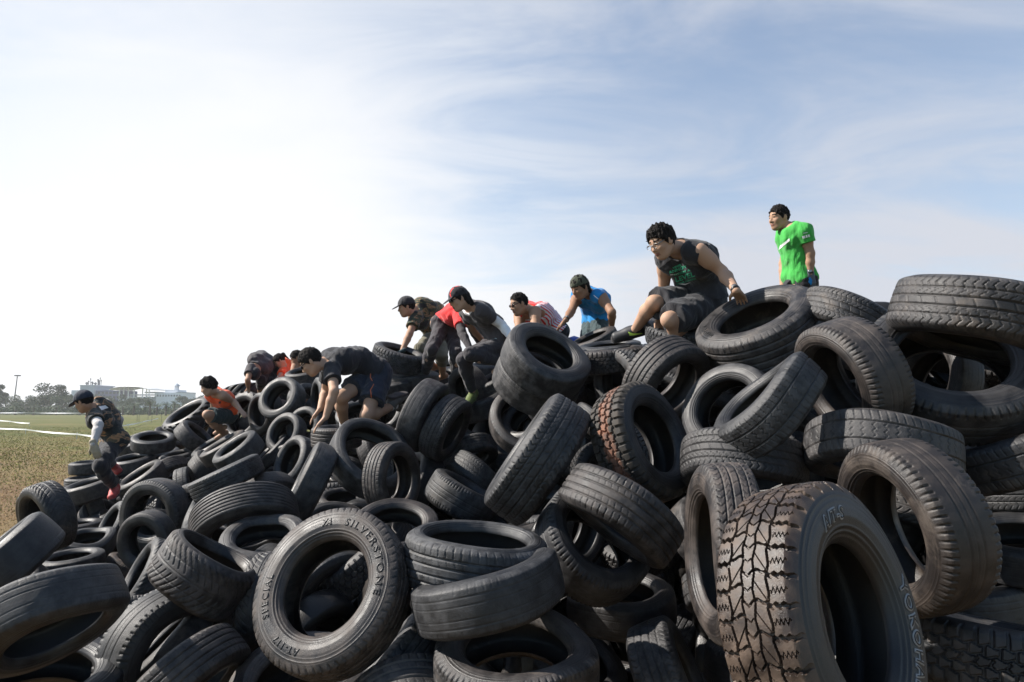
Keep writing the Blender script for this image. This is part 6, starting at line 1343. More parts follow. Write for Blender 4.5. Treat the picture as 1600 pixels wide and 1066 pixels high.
 (2, (3.821, 5.236, 2.03), (-0.122, -0.07, 0.99), 0.329, 0.33, 'vee'),
 (2, (2.456, 5.622, 2.26), (-0.821, -0.567, 0.064), 0.298, 0.39, 'rib2'),
 (2, (5.861, 5.455, 1.218), (-0.448, 0.854, 0.266), 0.316, 0.32, 'slick'),
 (2, (3.073, 4.967, 1.112), (-0.591, 0.795, -0.136), 0.297, 0.33, 'shoulder'),
 (2, (5.625, 5.203, 0.802), (0.986, 0.126, 0.11), 0.283, 0.36, 'sipe'),
 (2, (0.659, 7.441, 1.787), (0.277, -0.033, 0.96), 0.289, 0.36, 'rib4'),
 (2, (4.388, 4.391, 0.411), (-0.459, 0.414, -0.786), 0.309, 0.36, 'vee'),
 (2, (1.542, 5.608, 1.002), (-0.407, 0.253, 0.878), 0.319, 0.33, 'block'),
 (2, (-0.992, 4.778, 0.467), (-0.15, -0.831, 0.536), 0.293, 0.35, 'rib4'),
 (2, (-2.905, 8.953, 0.653), (-0.354, -0.123, -0.927), 0.325, 0.39, 'slick'),
 (2, (-0.961, 8.662, 1.536), (-0.058, 0.457, -0.888), 0.305, 0.36, 'shoulder'),
 (2, (-1.69, 5.245, 0.32), (0.091, 0.576, -0.813), 0.272, 0.33, 'shoulder'),
 (2, (0.62, 7.252, 1.431), (0.434, 0.901, 0.006), 0.273, 0.33, 'shoulder'),
 (2, (-2.603, 8.726, 0.715), (-0.687, 0.641, -0.341), 0.32, 0.35, 'rib4'),
 (2, (1.494, 4.433, 0.682), (0.272, 0.96, 0.073), 0.303, 0.37, 'rib2'),
 (2, (3.667, 4.638, 0.604), (0.345, -0.248, 0.905), 0.298, 0.37, 'vee'),
 (2, (2.227, 5.752, 1.599), (0.549, 0.585, -0.597), 0.303, 0.39, 'rib2'),
 (2, (-0.256, 5.201, 0.8), (-0.02, 0.823, -0.568), 0.305, 0.35, 'rib4'),
 (2, (1.623, 3.92, 0.465), (-0.763, -0.647, 0.018), 0.278, 0.34, 'sipe'),
 (2, (-3.02, 6.886, 0.232), (-0.285, 0.12, -0.951), 0.317, 0.4, 'rib2'),
 (2, (0.454, 6.786, 1.06), (-0.815, 0.406, 0.413), 0.322, 0.4, 'rib2'),
 (2, (0.65, 5.759, 1.001), (0.71, -0.53, -0.465), 0.33, 0.4, 'rib2'),
 (2, (1.536, 5.713, 1.354), (0.107, 0.61, -0.785), 0.29, 0.36, 'rib4'),
 (2, (1.33, 5.659, 1.204), (0.911, -0.367, 0.188), 0.304, 0.35, 'rib2'),
 (2, (-4.41, 9.124, 0.288), (0.6, -0.111, 0.792), 0.281, 0.35, 'shoulder'),
 (2, (-6.147, 11.616, 0.987), (-0.237, 0.563, -0.792), 0.283, 0.38, 'block'),
 (2, (-0.694, 8.002, 1.308), (-0.447, -0.062, 0.892), 0.286, 0.32, 'rib4'),
 (2, (2.811, 5.765, 1.17), (0.109, -0.915, -0.389), 0.327, 0.38, 'rib2'),
 (2, (4.778, 4.601, 0.448), (0.126, -0.682, 0.72), 0.28, 0.32, 'block'),
 (2, (2.911, 5.721, 1.587), (0.44, -0.433, -0.786), 0.295, 0.32, 'vee'),
 (2, (5.077, 5.287, 1.022), (-0.063, 0.4, -0.914), 0.314, 0.38, 'block'),
 (2, (-0.875, 4.643, 0.537), (0.642, 0.762, -0.085), 0.27, 0.35, 'block'),
 (2, (-0.031, 6.357, 0.768), (-0.728, -0.189, -0.659), 0.314, 0.38, 'vee'),
 (2, (1.87, 3.864, 0.814), (0.684, -0.246, 0.687), 0.323, 0.37, 'vee'),
 (2, (-3.499, 10.591, 1.219), (0.53, 0.561, -0.635), 0.313, 0.39, 'rib4'),
 (2, (3.803, 5.247, 2.434), (-0.922, -0.387, -0.023), 0.272, 0.37, 'vee'),
 (2, (-0.194, 4.552, 0.762), (-0.493, 0.238, -0.837), 0.317, 0.32, 'sipe'),
 (2, (-4.842, 10.771, 0.685), (-0.411, 0.58, 0.703), 0.316, 0.39, 'sipe'),
 (2, (2.835, 4.96, 1.156), (0.607, 0.433, 0.666), 0.303, 0.34, 'slick'),
 (2, (-2.083, 8.481, 0.866), (0.892, -0.436, 0.118), 0.274, 0.34, 'shoulder'),
 (2, (1.159, 6.298, 1.82), (-0.636, -0.127, -0.762), 0.274, 0.4, 'rib2'),
 (2, (2.187, 4.165, 0.657), (-0.48, 0.039, 0.877), 0.276, 0.39, 'sipe'),
 (2, (5.354, 5.228, 1.494), (0.601, 0.663, 0.445), 0.294, 0.38, 'slick'),
 (2, (3.797, 5.154, 2.055), (-0.463, -0.768, 0.442), 0.298, 0.32, 'shoulder'),
 (2, (4.679, 5.257, 0.874), (0.054, 0.903, -0.425), 0.296, 0.36, 'shoulder'),
 (2, (-0.517, 4.527, 0.218), (-0.145, -0.256, -0.956), 0.314, 0.36, 'rib4'),
 (2, (4.127, 5.319, 1.531), (0.724, 0.156, -0.672), 0.293, 0.39, 'shoulder'),
 (2, (-3.732, 5.409, 0.326), (-0.257, 0.959, 0.116), 0.284, 0.36, 'slick'),
 (2, (-5.563, 10.196, 0.457), (-0.445, -0.295, 0.846), 0.286, 0.39, 'vee'),
 (2, (2.701, 5.013, 0.835), (0.023, 0.748, -0.663), 0.276, 0.33, 'shoulder'),
 (2, (4.509, 5.003, 1.832), (0.25, -0.073, -0.965), 0.31, 0.32, 'rib4'),
 (2, (2.771, 5.728, 1.957), (0.222, -0.052, -0.974), 0.323, 0.35, 'rib2'),
 (2, (-0.374, 7.811, 1.196), (-0.595, -0.745, 0.302), 0.309, 0.36, 'block'),
 (2, (3.046, 5.146, 1.239), (-0.057, 0.823, 0.565), 0.29, 0.34, 'slick'),
 (2, (5.383, 4.919, 1.697), (0.091, 0.235, -0.968), 0.282, 0.37, 'shoulder'),
 (2, (1.107, 5.596, 1.151), (-0.366, 0.637, 0.678), 0.32, 0.33, 'rib4'),
 (2, (1.222, 6.351, 2.028), (-0.154, 0.399, 0.904), 0.273, 0.38, 'rib2'),
 (2, (4.218, 5.182, 1.723), (-0.533, -0.267, -0.803), 0.326, 0.38, 'sipe'),
 (2, (2.687, 5.901, 2.614), (0.756, 0.109, -0.645), 0.325, 0.4, 'sipe'),
 (2, (3.168, 4.928, 1.118), (-0.605, -0.392, -0.693), 0.294, 0.39, 'shoulder'),
 (2, (0.67, 5.675, 1.101), (-0.891, -0.172, 0.419), 0.323, 0.32, 'rib4'),
 (2, (0.912, 5.96, 1.166), (0.489, 0.543, -0.683), 0.326, 0.37, 'vee'),
 (2, (3.158, 4.954, 0.619), (-0.346, -0.181, -0.921), 0.32, 0.4, 'vee'),
 (2, (-2.666, 6.602, 0.381), (0.093, 0.491, -0.866), 0.3, 0.39, 'shoulder'),
 (2, (-3.308, 7.876, 0.371), (-0.384, 0.124, -0.915), 0.327, 0.39, 'block'),
 (2, (3.876, 5.363, 1.041), (0.658, -0.701, -0.277), 0.274, 0.37, 'sipe'),
 (2, (-0.339, 7.506, 0.865), (-0.217, -0.974, 0.061), 0.287, 0.34, 'rib4'),
 (2, (3.848, 5.202, 1.367), (-0.304, -0.358, -0.883), 0.323, 0.39, 'rib4'),
 (2, (2.675, 5.888, 2.625), (0.028, -0.195, 0.98), 0.303, 0.39, 'vee'),
 (2, (-6.099, 10.229, 0.362), (0.217, -0.965, -0.147), 0.294, 0.36, 'shoulder'),
 (2, (-0.81, 7.669, 0.969), (0.298, 0.919, 0.257), 0.276, 0.38, 'block'),
 (2, (-3.968, 10.4, 0.872), (0.039, 0.943, -0.331), 0.312, 0.36, 'slick'),
 (2, (4.381, 5.057, 2.228), (0.839, -0.109, -0.533), 0.314, 0.34, 'vee'),
 (2, (2.611, 5.736, 2.373), (0.816, 0.422, 0.394), 0.313, 0.35, 'sipe'),
 (2, (-4.698, 10.31, 0.566), (0.707, 0.567, 0.422), 0.302, 0.32, 'sipe'),
 (2, (-1.427, 6.97, 0.743), (0.543, 0.819, 0.187), 0.311, 0.32, 'rib4'),
 (2, (1.098, 6.254, 0.374), (0.82, 0.313, 0.48), 0.329, 0.32, 'block'),
 (2, (-1.61, 5.714, 0.651), (-0.727, -0.214, -0.653), 0.309, 0.38, 'rib2'),
 (2, (-0.576, 8.926, 2.087), (-0.292, -0.33, 0.898), 0.325, 0.32, 'vee'),
 (2, (4.773, 5.481, 1.172), (-0.511, -0.755, -0.41), 0.312, 0.33, 'shoulder'),
 (2, (-1.889, 7.178, 0.718), (-0.785, 0.551, -0.283), 0.296, 0.36, 'rib2'),
 (2, (3.606, 5.523, 2.074), (0.292, 0.951, 0.103), 0.299, 0.36, 'sipe'),
 (2, (4.733, 5.364, 1.112), (-0.18, -0.18, 0.967), 0.317, 0.36, 'rib4'),
 (2, (-3.424, 11.027, 2.073), (0.203, 0.145, -0.968), 0.309, 0.33, 'block'),
 (2, (-1.708, 7.883, 0.776), (-0.495, 0.649, 0.578), 0.32, 0.38, 'vee'),
 (2, (0.894, 5.661, 0.989), (0.201, 0.93, 0.308), 0.298, 0.33, 'shoulder'),
 (2, (0.653, 7.18, 1.6), (-0.795, -0.075, -0.601), 0.305, 0.35, 'shoulder'),
 (2, (-3.769, 8.633, 0.372), (-0.339, 0.421, 0.841), 0.324, 0.4, 'block'),
 (2, (-1.636, 8.401, 1.144), (-0.28, -0.108, 0.954), 0.276, 0.4, 'block'),
 (2, (-2.453, 5.962, 0.292), (-0.221, -0.398, 0.891), 0.324, 0.4, 'rib2'),
 (2, (-3.552, 10.456, 1.052), (0.382, -0.401, 0.833), 0.276, 0.33, 'rib4'),
 (2, (-2.662, 7.122, 0.474), (-0.95, -0.203, -0.237), 0.318, 0.33, 'shoulder'),
 (2, (5.429, 5.019, 1.625), (-0.798, 0.543, -0.26), 0.275, 0.36, 'sipe'),
 (2, (1.974, 5.674, 2.207), (0.751, -0.13, 0.648), 0.304, 0.39, 'rib2'),
 (2, (-4.624, 10.251, 0.649), (0.842, -0.223, -0.491), 0.315, 0.34, 'shoulder'),
 (2, (3.546, 5.217, 0.798), (0.316, 0.948, 0.047), 0.291, 0.35, 'rib4'),
 (2, (0.02, 7.708, 1.396), (-0.395, 0.674, -0.624), 0.301, 0.33, 'slick'),
 (2, (1.303, 5.556, 0.959), (-0.176, -0.984, 0.026), 0.272, 0.38, 'rib2'),
 (2, (-0.396, 4.649, 0.388), (0.878, -0.135, 0.458), 0.304, 0.38, 'rib2'),
 (2, (-1.325, 7.439, 0.806), (-0.806, 0.051, 0.589), 0.288, 0.34, 'vee'),
 (2, (-2.097, 6.168, 0.53), (-0.33, -0.172, -0.928), 0.288, 0.37, 'block'),
 (2, (2.21, 6.034, 1.444), (0.048, 0.143, -0.989), 0.283, 0.39, 'sipe'),
 (2, (-1.085, 8.674, 1.524), (0.752, 0.077, 0.654), 0.271, 0.4, 'rib2'),
 (2, (0.109, 5.233, 0.796), (0.334, 0.698, 0.634), 0.325, 0.39, 'rib4'),
 (2, (-2.365, 6.639, 0.557), (0.434, -0.473, -0.766), 0.311, 0.37, 'sipe'),
 (2, (1.568, 4.921, 0.986), (-0.341, 0.601, 0.722), 0.321, 0.37, 'sipe'),
 (2, (0.478, 7.356, 1.374), (0.331, 0.145, -0.932), 0.324, 0.36, 'rib4'),
 (2, (4.021, 5.157, 2.129), (-0.537, 0.6, 0.594), 0.286, 0.37, 'rib4'),
 (2, (-3.524, 8.488, 0.503), (0.559, 0.824, -0.091), 0.319, 0.4, 'sipe'),
 (2, (5.08, 4.562, 0.41), (-0.338, -0.896, 0.287), 0.327, 0.33, 'shoulder'),
 (2, (-6.184, 11.112, 0.67), (0.739, -0.615, -0.275), 0.291, 0.33, 'shoulder'),
 (2, (0.672, 5.79, 0.624), (-0.984, -0.104, -0.147), 0.324, 0.33, 'rib4'),
 (2, (-2.231, 9.702, 1.49), (-0.599, 0.39, -0.699), 0.289, 0.38, 'slick'),
 (2, (0.979, 7.108, 2.418), (0.12, 0.155, 0.981), 0.297, 0.39, 'shoulder'),
 (2, (1.432, 3.736, 0.998), (0.957, -0.286, -0.056), 0.299, 0.34, 'block'),
 (2, (-0.697, 8.387, 1.497), (0.761, 0.423, 0.491), 0.327, 0.4, 'slick'),
 (2, (1.539, 5.695, 1.902), (-0.359, -0.787, -0.501), 0.29, 0.39, 'block'),
 (2, (-0.184, 5.779, 0.801), (-0.327, 0.417, -0.848), 0.326, 0.39, 'rib4'),
 (2, (2.826, 5.572, 2.092), (0.704, 0.216, -0.677), 0.282, 0.39, 'shoulder'),
 (2, (2.995, 5.654, 1.404), (-1.0, 0.024, 0.013), 0.287, 0.37, 'rib2'),
 (2, (1.926, 3.851, 0.72), (-0.104, -0.47, 0.876), 0.275, 0.34, 'rib2'),
 (2, (-5.952, 11.18, 0.801), (-0.966, 0.256, 0.037), 0.324, 0.38, 'slick'),
 (2, (5.821, 5.161, 0.828), (0.487, -0.75, -0.447), 0.297, 0.39, 'block'),
 (2, (2.705, 4.824, 0.898), (-0.928, 0.226, 0.297), 0.313, 0.35, 'vee'),
 (2, (-4.115, 10.997, 1.199), (-0.959, -0.283, -0.027), 0.29, 0.35, 'rib4'),
 (2, (0.155, 7.742, 1.639), (0.08, -0.09, 0.993), 0.297, 0.4, 'block'),
 (2, (5.587, 5.119, 0.686), (-0.233, 0.423, 0.876), 0.285, 0.38, 'shoulder'),
 (2, (0.9, 6.936, 1.724), (-0.393, 0.428, -0.814), 0.271, 0.39, 'rib2'),
 (2, (-1.172, 7.539, 0.784), (-0.133, -0.939, -0.318), 0.27, 0.37, 'vee'),
 (2, (5.66, 5.318, 1.543), (0.218, -0.837, -0.503), 0.271, 0.4, 'block'),
 (2, (3.547, 4.317, 0.43), (0.395, 0.507, 0.766), 0.297, 0.39, 'sipe'),
 (2, (1.573, 5.138, 0.743), (0.413, -0.752, -0.513), 0.301, 0.37, 'block'),
 (2, (3.018, 5.305, 1.148), (0.245, -0.75, -0.614), 0.32, 0.37, 'sipe'),
 (2, (-2.759, 10.386, 1.531), (0.599, -0.202, 0.774), 0.316, 0.39, 'slick'),
 (2, (-3.953, 11.335, 2.142), (-0.535, -0.395, 0.747), 0.287, 0.33, 'rib2'),
 (2, (2.063, 3.975, 0.82), (-0.25, 0.394, 0.884), 0.328, 0.35, 'block'),
 (2, (3.44, 5.259, 1.852), (-0.888, -0.396, 0.234), 0.322, 0.36, 'rib2'),
 (2, (-2.434, 6.4, 0.445), (0.299, -0.175, -0.938), 0.316, 0.39, 'sipe'),
 (2, (4.461, 5.11, 1.048), (0.269, -0.318, -0.909), 0.278, 0.38, 'sipe'),
 (2, (4.39, 5.091, 0.801), (0.52, -0.098, 0.848), 0.279, 0.35, 'rib4'),
 (2, (-0.379, 7.846, 0.947), (-0.3, 0.257, -0.919), 0.315, 0.39, 'block'),
 (2, (1.194, 6.221, 1.42), (0.033, 0.835, 0.549), 0.324, 0.39, 'rib2'),
 (2, (-6.823, 9.903, 0.425), (-0.6, -0.798, 0.052), 0.274, 0.35, 'rib2'),
 (2, (3.34, 4.446, 0.482), (-0.697, 0.666, 0.266), 0.307, 0.37, 'vee'),
 (2, (0.411, 7.006, 1.144), (0.818, 0.135, -0.559), 0.284, 0.33, 'sipe'),
 (2, (0.615, 5.614, 0.616), (-0.77, -0.436, 0.465), 0.303, 0.33, 'slick'),
 (2, (1.453, 3.811, 0.932), (-0.474, 0.376, -0.796), 0.27, 0.36, 'sipe'),
 (2, (3.88, 5.232, 2.421), (0.496, 0.754, 0.43), 0.294, 0.37, 'shoulder'),
 (3, (-2.295, 8.067, 0.583), (0.06, -0.917, -0.393), 0.311, 0.4, 'rib2'),
 (3, (-0.376, 8.742, 1.556), (0.228, -0.264, 0.937), 0.308, 0.4, 'sipe'),
 (3, (1.587, 6.347, 1.35), (-0.816, -0.526, -0.238), 0.322, 0.37, 'vee'),
 (3, (6.529, 5.698, 1.585), (0.212, 0.115, 0.97), 0.273, 0.39, 'shoulder'),
 (3, (4.942, 5.637, 1.51), (-0.26, -0.83, -0.493), 0.326, 0.35, 'shoulder'),
 (3, (4.029, 5.809, 1.823), (-0.246, 0.962, -0.118), 0.293, 0.32, 'shoulder'),
 (3, (-4.575, 11.856, 1.382), (-0.338, -0.937, -0.082), 0.312, 0.33, 'vee'),
 (3, (-4.395, 11.956, 1.403), (-0.237, 0.13, -0.963), 0.318, 0.33, 'shoulder'),
 (3, (0.398, 8.476, 2.114), (0.323, 0.288, -0.902), 0.317, 0.38, 'sipe'),
 (3, (0.252, 7.601, 0.853), (0.828, -0.062, -0.558), 0.321, 0.4, 'rib2'),
 (3, (6.298, 5.837, 1.41), (-0.393, -0.661, -0.639), 0.3, 0.33, 'slick'),
 (3, (-1.59, 8.22, 0.715), (0.28, 0.838, -0.469), 0.328, 0.36, 'slick'),
 (3, (5.211, 5.526, 1.768), (-0.218, 0.196, 0.956), 0.272, 0.39, 'vee'),
 (3, (-2.965, 11.145, 1.971), (0.504, 0.408, -0.761), 0.316, 0.37, 'rib4'),
 (3, (3.758, 5.561, 0.488), (-0.034, 0.88, 0.473), 0.299, 0.35, 'slick'),
 (3, (3.535, 5.719, 0.502), (0.658, 0.73, 0.182), 0.301, 0.34, 'slick'),
 (3, (4.526, 5.773, 0.626), (0.038, -0.945, 0.326), 0.313, 0.4, 'rib4'),
 (3, (-5.374, 10.814, 0.347), (-0.438, -0.725, 0.532), 0.317, 0.39, 'block'),
 (3, (5.167, 5.649, 1.546), (0.28, 0.225, -0.933), 0.287, 0.37, 'slick'),
 (3, (1.836, 5.79, 0.889), (-0.146, 0.556, 0.818), 0.289, 0.39, 'vee'),
 (3, (3.035, 6.239, 1.501), (-0.792, -0.404, -0.457), 0.283, 0.32, 'shoulder'),
 (3, (2.66, 6.595, 2.623), (0.702, 0.31, -0.641), 0.323, 0.37, 'rib2'),
 (3, (2.344, 6.58, 1.223), (0.944, -0.084, -0.318), 0.302, 0.34, 'rib4'),
 (3, (0.368, 8.551, 2.459), (0.857, -0.503, 0.113), 0.317, 0.33, 'sipe'),
 (3, (2.698, 6.496, 1.032), (0.826, -0.479, 0.298), 0.323, 0.36, 'rib2'),
 (3, (0.833, 7.686, 2.462), (0.571, 0.005, 0.821), 0.304, 0.35, 'slick'),
 (3, (-0.772, 5.599, 0.455), (-0.16, 0.74, 0.654), 0.299, 0.36, 'vee'),
 (3, (6.552, 5.959, 0.422), (0.038, -0.66, -0.75), 0.274, 0.37, 'vee'),
 (3, (2.949, 6.181, 1.054), (-0.348, 0.126, -0.929), 0.321, 0.32, 'rib4'),
 (3, (5.621, 6.05, 0.973), (-0.209, 0.857, -0.471), 0.303, 0.34, 'shoulder'),
 (3, (1.282, 6.951, 1.447), (-0.113, -0.993, -0.033), 0.295, 0.39, 'sipe'),
 (3, (-5.855, 11.072, 0.423), (0.942, 0.322, 0.097), 0.294, 0.36, 'rib4'),
 (3, (1.317, 6.623, 1.321), (-0.285, 0.515, 0.808), 0.309, 0.36, 'rib2'),
 (3, (1.209, 7.138, 1.752), (-0.811, -0.585, 0.018), 0.285, 0.33, 'rib2'),
 (3, (0.703, 8.099, 2.22), (0.76, -0.504, -0.409), 0.296, 0.32, 'block'),
 (3, (3.629, 5.368, 0.416), (-0.534, -0.493, -0.687), 0.293, 0.39, 'vee'),
 (3, (6.025, 5.651, 1.557), (-0.039, 0.576, 0.817), 0.325, 0.34, 'shoulder'),
 (3, (2.742, 5.957, 0.951), (0.086, -0.577, 0.812), 0.297, 0.38, 'rib4'),
 (3, (0.29, 7.704, 0.822), (-0.566, 0.528, -0.634), 0.298, 0.33, 'sipe'),
 (3, (0.195, 8.228, 1.434), (-0.635, -0.363, -0.682), 0.286, 0.38, 'shoulder'),
 (3, (2.54, 6.513, 1.264), (0.652, 0.561, 0.51), 0.314, 0.39, 'slick'),
 (3, (-2.562, 10.77, 1.821), (-0.638, -0.534, -0.555), 0.315, 0.39, 'shoulder'),
 (3, (0.718, 7.923, 1.862), (-0.876, -0.476, 0.078), 0.325, 0.35, 'sipe'),
 (3, (2.23, 6.473, 2.325), (-0.694, 0.573, -0.437), 0.271, 0.36, 'shoulder'),
 (3, (3.045, 6.283, 2.207), (0.61, 0.506, 0.61), 0.33, 0.36, 'shoulder'),
 (3, (3.925, 5.906, 2.075), (-0.367, 0.019, -0.93), 0.307, 0.37, 'rib4'),
 (3, (1.183, 6.624, 1.194), (-0.628, -0.417, 0.657), 0.271, 0.35, 'rib2'),
 (3, (2.577, 4.814, 0.593), (0.016, -0.043, 0.999), 0.32, 0.36, 'block'),
 (3, (-4.946, 10.894, 0.564), (0.616, -0.624, 0.481), 0.321, 0.4, 'rib2'),
 (3, (0.053, 6.66, 0.683), (-0.369, 0.716, 0.592), 0.328, 0.36, 'slick'),
 (3, (2.936, 6.597, 1.059), (-0.609, -0.395, 0.688), 0.327, 0.34, 'slick'),
 (3, (4.834, 5.389, 2.076), (-0.552, 0.831, -0.068), 0.292, 0.35, 'rib4'),
 (3, (-0.963, 9.561, 1.74), (-0.587, -0.794, 0.157), 0.299, 0.36, 'vee'),
 (3, (-3.612, 10.904, 1.003), (0.381, -0.26, -0.887), 0.28, 0.37, 'vee'),
 (3, (4.196, 5.744, 2.401), (-0.903, -0.274, 0.33), 0.324, 0.36, 'vee'),
 (3, (1.339, 6.855, 1.764), (-0.315, 0.396, 0.862), 0.291, 0.34, 'slick'),
 (3, (6.099, 5.99, 1.381), (-0.653, 0.533, -0.538), 0.278, 0.33, 'block'),
 (3, (-5.952, 11.693, 0.685), (-0.491, -0.221, 0.843), 0.299, 0.37, 'shoulder'),
 (3, (4.083, 5.695, 2.616), (-0.323, -0.083, -0.943), 0.299, 0.34, 'block'),
 (3, (0.846, 7.564, 1.797), (0.242, -0.054, 0.969), 0.302, 0.36, 'rib2'),
 (3, (5.874, 5.824, 1.163), (0.437, -0.557, 0.706), 0.298, 0.39, 'block'),
 (3, (0.937, 7.759, 1.577), (-0.551, -0.172, 0.817), 0.312, 0.35, 'slick'),
 (3, (3.118, 6.133, 2.226), (-0.997, 0.065, -0.049), 0.281, 0.38, 'rib4'),
 (3, (5.917, 5.901, 1.212), (0.41, -0.85, 0.33), 0.32, 0.34, 'shoulder'),
 (3, (2.581, 6.464, 2.417), (-0.326, 0.85, 0.413), 0.288, 0.37, 'rib2'),
 (3, (5.002, 5.79, 0.792), (-0.709, -0.092, 0.7), 0.307, 0.39, 'block'),
 (3, (3.871, 5.819, 1.053), (0.171, 0.1, 0.98), 0.306, 0.38, 'rib2'),
 (3, (3.892, 5.769, 2.373), (0.198, 0.563, -0.803), 0.316, 0.39, 'sipe'),
 (3, (-2.848, 10.606, 1.303), (0.396, -0.637, -0.661), 0.283, 0.33, 'vee'),
 (3, (2.168, 6.715, 2.522), (0.464, -0.321, -0.826), 0.32, 0.38, 'shoulder'),
 (3, (-1.394, 10.094, 2.102), (-0.37, -0.423, -0.827), 0.329, 0.32, 'vee'),
 (3, (2.226, 6.61, 1.259), (-0.066, 0.398, 0.915), 0.289, 0.4, 'slick'),
 (3, (2.764, 6.53, 0.949), (0.031, -0.931, 0.364), 0.296, 0.35, 'slick'),
 (3, (4.661, 5.338, 0.356), (-0.892, 0.151, -0.426), 0.287, 0.36, 'rib4'),
 (3, (4.557, 5.947, 0.555), (-0.875, -0.214, 0.434), 0.291, 0.36, 'rib2'),
 (3, (3.855, 5.871, 1.851), (0.823, -0.322, 0.468), 0.283, 0.4, 'rib4'),
 (3, (-1.817, 6.585, 0.502), (0.186, 0.926, -0.328), 0.321, 0.35, 'block'),
 (3, (5.581, 5.776, 0.882), (-0.511, -0.324, -0.796), 0.287, 0.39, 'shoulder'),
 (3, (3.592, 5.859, 1.546), (-0.0, -0.51, -0.86), 0.29, 0.38, 'block'),
 (3, (-0.918, 8.695, 1.212), (0.702, 0.511, -0.496), 0.306, 0.34, 'rib4'),
 (3, (3.401, 6.363, 1.953), (-0.447, 0.124, -0.886), 0.312, 0.37, 'vee'),
 (3, (2.896, 6.2, 2.046), (0.187, 0.715, 0.673), 0.304, 0.37, 'rib4'),
 (3, (-6.733, 10.479, 0.264), (0.345, 0.207, 0.916), 0.313, 0.32, 'slick'),
 (3, (3.357, 6.219, 1.572), (0.058, 0.24, -0.969), 0.286, 0.38, 'shoulder'),
 (3, (2.458, 6.311, 2.182), (-0.459, -0.765, 0.452), 0.279, 0.39, 'sipe'),
 (3, (0.643, 7.564, 1.132), (-0.074, -0.56, -0.825), 0.279, 0.36, 'rib2'),
 (3, (6.038, 5.767, 0.658), (0.42, 0.758, 0.5), 0.303, 0.36, 'vee'),
 (3, (0.578, 7.989, 1.388), (0.954, -0.147, -0.262), 0.304, 0.4, 'rib2'),
 (3, (4.506, 5.661, 2.314), (-0.177, 0.934, 0.311), 0.299, 0.39, 'slick'),
 (3, (4.696, 5.019, 0.285), (0.243, -0.497, 0.833), 0.306, 0.37, 'vee'),
 (3, (3.938, 5.723, 0.676), (0.542, 0.371, 0.754), 0.272, 0.38, 'vee'),
 (3, (5.083, 5.314, 2.035), (-0.949, -0.006, -0.314), 0.32, 0.37, 'rib4'),
 (3, (0.95, 6.526, 0.358), (0.346, -0.145, 0.927), 0.274, 0.36, 'vee'),
 (3, (-1.959, 10.616, 2.233), (0.25, -0.828, 0.502), 0.279, 0.38, 'slick'),
 (3, (0.071, 5.334, 0.565), (0.905, 0.398, -0.149), 0.318, 0.38, 'shoulder'),
 (3, (3.665, 5.731, 2.552), (-0.198, -0.766, -0.611), 0.327, 0.37, 'sipe'),
 (3, (-1.488, 6.328, 0.564), (-0.395, 0.715, 0.577), 0.325, 0.36, 'shoulder'),
 (3, (0.004, 8.605, 1.64), (-0.303, 0.931, 0.206), 0.31, 0.34, 'rib2'),
 (3, (-0.586, 5.458, 0.412), (-0.689, -0.114, -0.715), 0.326, 0.36, 'shoulder'),
 (3, (-4.849, 12.086, 1.404), (0.34, -0.225, -0.913), 0.316, 0.32, 'vee'),
 (3, (-0.909, 5.621, 0.341), (0.077, -0.689, -0.721), 0.322, 0.35, 'shoulder'),
 (3, (5.57, 5.691, 1.551), (0.484, 0.079, 0.871), 0.295, 0.39, 'shoulder'),
 (3, (-1.628, 6.232, 0.452), (-0.841, 0.003, -0.54), 0.308, 0.4, 'shoulder'),
 (3, (3.334, 6.329, 1.956), (0.914, 0.091, -0.396), 0.283, 0.39, 'rib2'),
 (3, (-3.543, 11.444, 2.032), (0.861, -0.436, -0.263), 0.305, 0.37, 'sipe'),
 (3, (0.809, 7.785, 2.076), (-0.432, 0.833, -0.346), 0.292, 0.37, 'rib4'),
 (3, (2.553, 6.468, 1.482), (-0.043, -0.264, -0.964), 0.313, 0.34, 'sipe'),
 (3, (1.189, 6.333, 1.175), (-0.666, 0.746, 0.01), 0.28, 0.35, 'rib2'),
 (3, (-2.062, 6.281, 0.32), (0.945, 0.294, 0.142), 0.296, 0.37, 'block'),
 (3, (-0.467, 6.724, 0.595), (-0.795, -0.606, -0.023), 0.283, 0.34, 'sipe'),
 (3, (4.074, 5.898, 1.324), (0.167, 0.986, 0.031), 0.3, 0.36, 'sipe'),
 (3, (2.1, 4.476, 0.476), (-0.405, 0.89, -0.21), 0.312, 0.39, 'shoulder'),
 (3, (-0.032, 8.42, 1.36), (0.71, 0.181, -0.681), 0.32, 0.32, 'sipe'),
 (3, (0.297, 7.297, 0.798), (-0.978, 0.206, -0.033), 0.28, 0.35, 'sipe'),
 (3, (0.068, 5.641, 0.586), (-0.517, 0.204, -0.831), 0.286, 0.35, 'shoulder'),
 (3, (-5.486, 10.637, 0.352), (0.693, -0.515, 0.505), 0.274, 0.39, 'shoulder'),
 (3, (-2.689, 10.783, 1.529), (0.988, -0.029, 0.153), 0.3, 0.38, 'sipe'),
 (3, (-0.632, 5.849, 0.542), (-0.896, 0.223, 0.385), 0.32, 0.39, 'slick'),
 (3, (4.807, 5.592, 2.264), (0.57, 0.127, -0.812), 0.291, 0.37, 'slick'),
 (3, (1.847, 6.311, 1.574), (0.117, -0.296, 0.948), 0.298, 0.35, 'shoulder'),
 (3, (0.914, 7.712, 1.857), (0.091, -0.371, -0.924), 0.274, 0.39, 'sipe'),
 (3, (-1.282, 7.861, 0.62), (-0.477, -0.555, 0.681), 0.31, 0.36, 'block'),
 (3, (6.654, 6.024, 1.199), (-0.087, -0.502, 0.861), 0.325, 0.4, 'rib2'),
